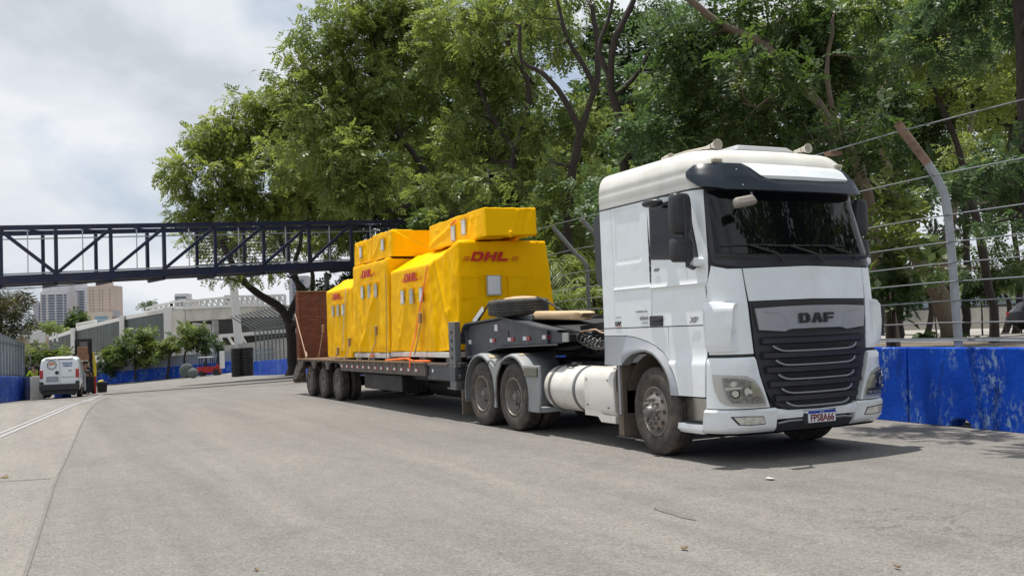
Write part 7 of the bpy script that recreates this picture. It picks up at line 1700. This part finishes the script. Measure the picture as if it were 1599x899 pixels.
# low bushes closing the view under the crowns behind the crates
for i, (c, rx, rz) in enumerate([((-44.72, 13.23, 6.14), 3.0, 2.2), ((-41.77, 14.55, 8.08), 3.0, 2.4), ((-35.45, 14.01, 6.01), 3.0, 2.6), ((-30.85, 14.50, 4.37), 2.6, 2.4), ((-27.96, 15.90, 4.15), 2.6, 2.6), ((-27.06, 17.71, 4.65), 2.6, 2.6), ((-47.37, 12.49, 4.80), 3.0, 1.8), ((-31.94, 16.58, 6.94), 2.6, 2.2), ((-46.83, 9.12, 3.67), 2.4, 1.6), ((-29.13, 17.77, 7.22), 2.6, 2.2), ((-35.54, 41.62, 3.74), 1.8, 0.8), ((-37.08, 47.46, 5.48), 1.6, 1.0), ((-30.23, 43.42, 3.39), 2.2, 0.7), ((-30.58, 47.26, 3.76), 1.6, 0.9), ((-34.75, 38.50, 5.29), 2.0, 1.6), ((-6.86, 11.34, 3.18), 0.5, 0.5), ((-6.94, 11.26, 2.21), 0.5, 0.6), ((-7.61, 11.97, 4.27), 0.5, 0.5)]):
    c = Vector(c); tree('bush', 'dense dark bush growing under the trees behind the barrier', [([(c.x, c.y, H(c.x,c.y)), c], .06, .03)], [(c, rx, rx*.8, rz), (c+Vector((rx*.4,rx*.5,rz*.3)), rx*.8, rx*.7, rz*.8)], ['dark','green'][i % 2], 2.2, .26, .12, .5, 5, seed=70+i, cat='bush', group='bushes under the trees behind the barrier', tint=.35, nbr=5, clump_k=16)
# small trees along the far bend
small = [('round green small tree above the far blue barrier, left of the pair of slender ones', (-109.92, 3.48, -2.40), [((-109.73, 3.53, 1.02), 3.2, 2.4, 1.6), ((-110.59, 1.81, 0.43), 2.5, 2, 1.2), ((-108.80, 5.49, 0.57), 2.5, 2, 1.2), ((-109.58, 3.68, 2.54), 2.3, 2, 1.1)], [(-109.85, 3.38, -0.07)], 'green'),
 ('low bushy tree touching the yellow strip, left of the round small tree', (-112.27, 0.92, -2.55), [((-112.20, 0.82, 0.03), 1.7, 2, 1.4), ((-112.58, 0.15, -1.05), 1.2, 2, 1.0)], [(-112.22, 0.87, -1.08)], 'dark'),
 ('slender small tree with a flat light green crown before the grandstand, left one', (-108.33, 6.76, -2.39), [((-107.90, 7.21, 1.81), 2.0, 2, .9), ((-108.35, 6.35, 1.27), 1.5, 2, .7)], [(-108.14, 6.92, -0.21), (-107.83, 7.46, 0.86)], 'olive'),
 ('slender small tree with a flat crown before the grandstand, middle one', (-106.39, 8.46, -2.28), [((-106.05, 8.72, 2.03), 2.2, 2, .9), ((-105.77, 9.19, 3.17), 1.4, 2, .9)], [(-106.34, 8.36, -0.26), (-106.10, 8.70, 1.17)], 'olive'),
 ('thin small tree with a sparse dark crown before the grandstand, right one', (-105.40, 10.48, -2.15), [((-105.18, 10.59, 1.38), 1.7, 2, 1.0), ((-105.25, 10.34, 2.25), 1.0, 1.5, .6)], [(-105.30, 10.50, -0.35)], 'dark'),
 ('broad green small tree right behind the roof of the white van', (-78.72, -5.69, -1.43), [((-78.50, -5.47, 1.00), 1.7, 2, .9), ((-78.96, -6.41, 0.89), 1.2, 2, .8), ((-78.14, -4.72, 0.82), 1.1, 2, .6)], [(-78.60, -5.58, -0.14)], 'green')]
for i, (lab, b0, bl, mid, lf_) in enumerate(small):
    tree('small_tree', lab, [([b0]+mid+[bl[0][0]], .16, .06)] + [([mid[-1], bl[1][0]], .08, .03)], bl, lf_, 2.8, .30, .14, .5, 4, seed=90+i, tint=.3, nbr=5, clump_k=14)
tree('far_tree', 'dark round tree before the far towers', [([(-350.74, 6.00, 6.06), (-350.69, 5.68, 10.36)], .4, .2)], [((-350.87, 5.29, 10.37), 5.0, 4, 3.6), ((-350.20, 6.82, 9.02), 4.0, 4, 3.0), ((-351.90, 3.34, 8.74), 3.0, 3, 2.4)], 'dark', 2.4, .9, .45, 1.3, 3, seed=101, nbr=3, clump_k=12)
tree('far_tree', 'small palm like tree rising over the grandstand roof', [([(-308.36, 24.24, 9.72), (-308.20, 24.28, 12.64)], .3, .2)], [((-308.13, 24.30, 14.01), 2.4, 2, 1.5), ((-308.69, 23.23, 13.08), 1.4, 2, .9)], 'dark', 2.0, .7, .3, 1.1, 3, seed=102, nbr=3, clump_k=10)
tree('far_tree', 'green hedge of trees at the foot of the far towers', [([(-321.19, -1.67, 3.96), (-321.03, -1.63, 6.89)], .3, .2)], [((-321.84, -3.38, 7.54), 3.4, 3, 1.8), ((-320.40, -0.39, 7.42), 3.2, 3, 1.6), ((-323.11, -6.01, 7.65), 2.4, 3, 2.0)], 'green', 2.0, .8, .4, 1.2, 3, seed=103, nbr=3, clump_k=10)
tree('tree', 'brownish green tree with drooping palm like leaves at the left edge, under the footbridge', [([(-60.34, -9.10, -1.03), (-60.08, -8.85, 1.78), (-59.84, -8.59, 4.18)], .3, .15)], [((-59.82, -8.59, 4.59), 1.2, 1.5, 1.1), ((-59.52, -7.88, 3.55), .7, 1.2, 1.0), ((-58.88, -8.79, 2.96), 1.0, 1.5, 1.2), ((-57.57, -8.28, 1.94), .7, 1.2, .5), ((-60.77, -8.32, 5.11), .8, 1.2, .5)], 'dry', 2.4, .55, .07, .6, 5, droop=.9, seed=104, tint=.5, nbr=5)

# palm-like clumps behind the fence, with long strap leaves
def palm(label, loc, h, n, length, seed, leaf='green', trunk=True, cat='palm', name='palm', spread=1.0, w=.05, group=None):
    random.seed(seed); t = thing(name, label, cat, loc, 0, group)
    if trunk: MB().tube([(0,0,0), (.05,.02,h*.5), (0,0,h)], [.09,.07,.06], 8).build('trunk', MT['bark'], t, local=True, smooth=50)
    V, T = [], []
    for k in range(n):
        az = random.uniform(0, 2*PI); el = random.uniform(-.1, 1.35); L_ = length*random.uniform(.7, 1.15); d = Vector((math.cos(az)*spread, math.sin(az)*spread, 0)); sd = Vector((-d.y, d.x, 0)).normalized()
        seg = 7; P = []; p = Vector((0,0,h*random.uniform(.8, 1.0))); e = el
        for j in range(seg+1):
            P.append(p.copy()); p = p + (d*math.cos(e)+Vector((0,0,math.sin(e))))*L_/seg; e -= .32*random.uniform(.7,1.3)
        tt = random.uniform(.2, .95)
        nl = 11                          # leaflets along the frond
        for m in range(nl):
            u = (m+1)/(nl+1)*seg; i = int(u); a = P[i].lerp(P[i+1], u-i); ax = (P[i+1]-P[i]).normalized(); up = sd.cross(ax)
            for sg in (-1, 1):
                dl = (sd*sg*.8+ax*.75-Vector((0,0,.35))+Vector((random.uniform(-.1,.1),)*3)).normalized(); ll = L_*.33*(1-.5*abs(2*m/nl-1)); wv = dl.cross(up).normalized()*w*.5
                V += [a, a+dl*ll*.4+wv, a+dl*ll-Vector((0,0,.06)), a+dl*ll*.4-wv]; T.append(tt)
    V = np.array([tuple(v) for v in V]); me = arrays_mesh('fronds', V, np.arange(len(V)).reshape(-1,4), LEAF[leaf], np.array(T))
    o = bpy.data.objects.new('fronds', me); C.objects.link(o); o.parent = t
    return t
for i, (loc, h, n, L_, lab) in enumerate([
    ((-16.61, 7.50, 1.04), 1.9, 34, 1.5, 'leafy palm clump left of the second bent fence pole, behind the crates'),
    ((-15.39, 7.75, 0.65), 1.0, 34, 1.35, 'low palm clump in the gap between the crates and the cab'),
    ((-16.03, 8.69, 0.89), 2.0, 30, 1.5, 'palm clump right behind the rear edge of the cab'),
    ((-19.06, 9.23, 1.83), 3.2, 34, 1.7, 'taller palm clump behind the second bent fence pole')]):
    b = Vector(loc); b.z = H(b.x, b.y)+.3; palm(lab, b, h+.3, n, L_, 200+i, 'green')
for i, (loc, h, n, L_, lab) in enumerate([
    ((-20.37, 29.68, 0.02), .35, 22, .85, 'low dark plant at the foot of the stout pale trunk, right of it'), ((-21.03, 28.30, 0.21), .45, 22, .9, 'low dark plant at the foot of the stout pale trunk, left of it'),
    ((-20.64, 31.43, -0.06), .3, 18, .8, 'spiky dark plant right of the fence pole'), ((-20.02, 28.10, 0.08), .3, 18, .7, 'small spiky plant just before the stout pale trunk')]):
    palm(lab, loc, h, n, L_, 220+i, 'dark', trunk=False, name='ground_plant', cat='plant', w=.09)
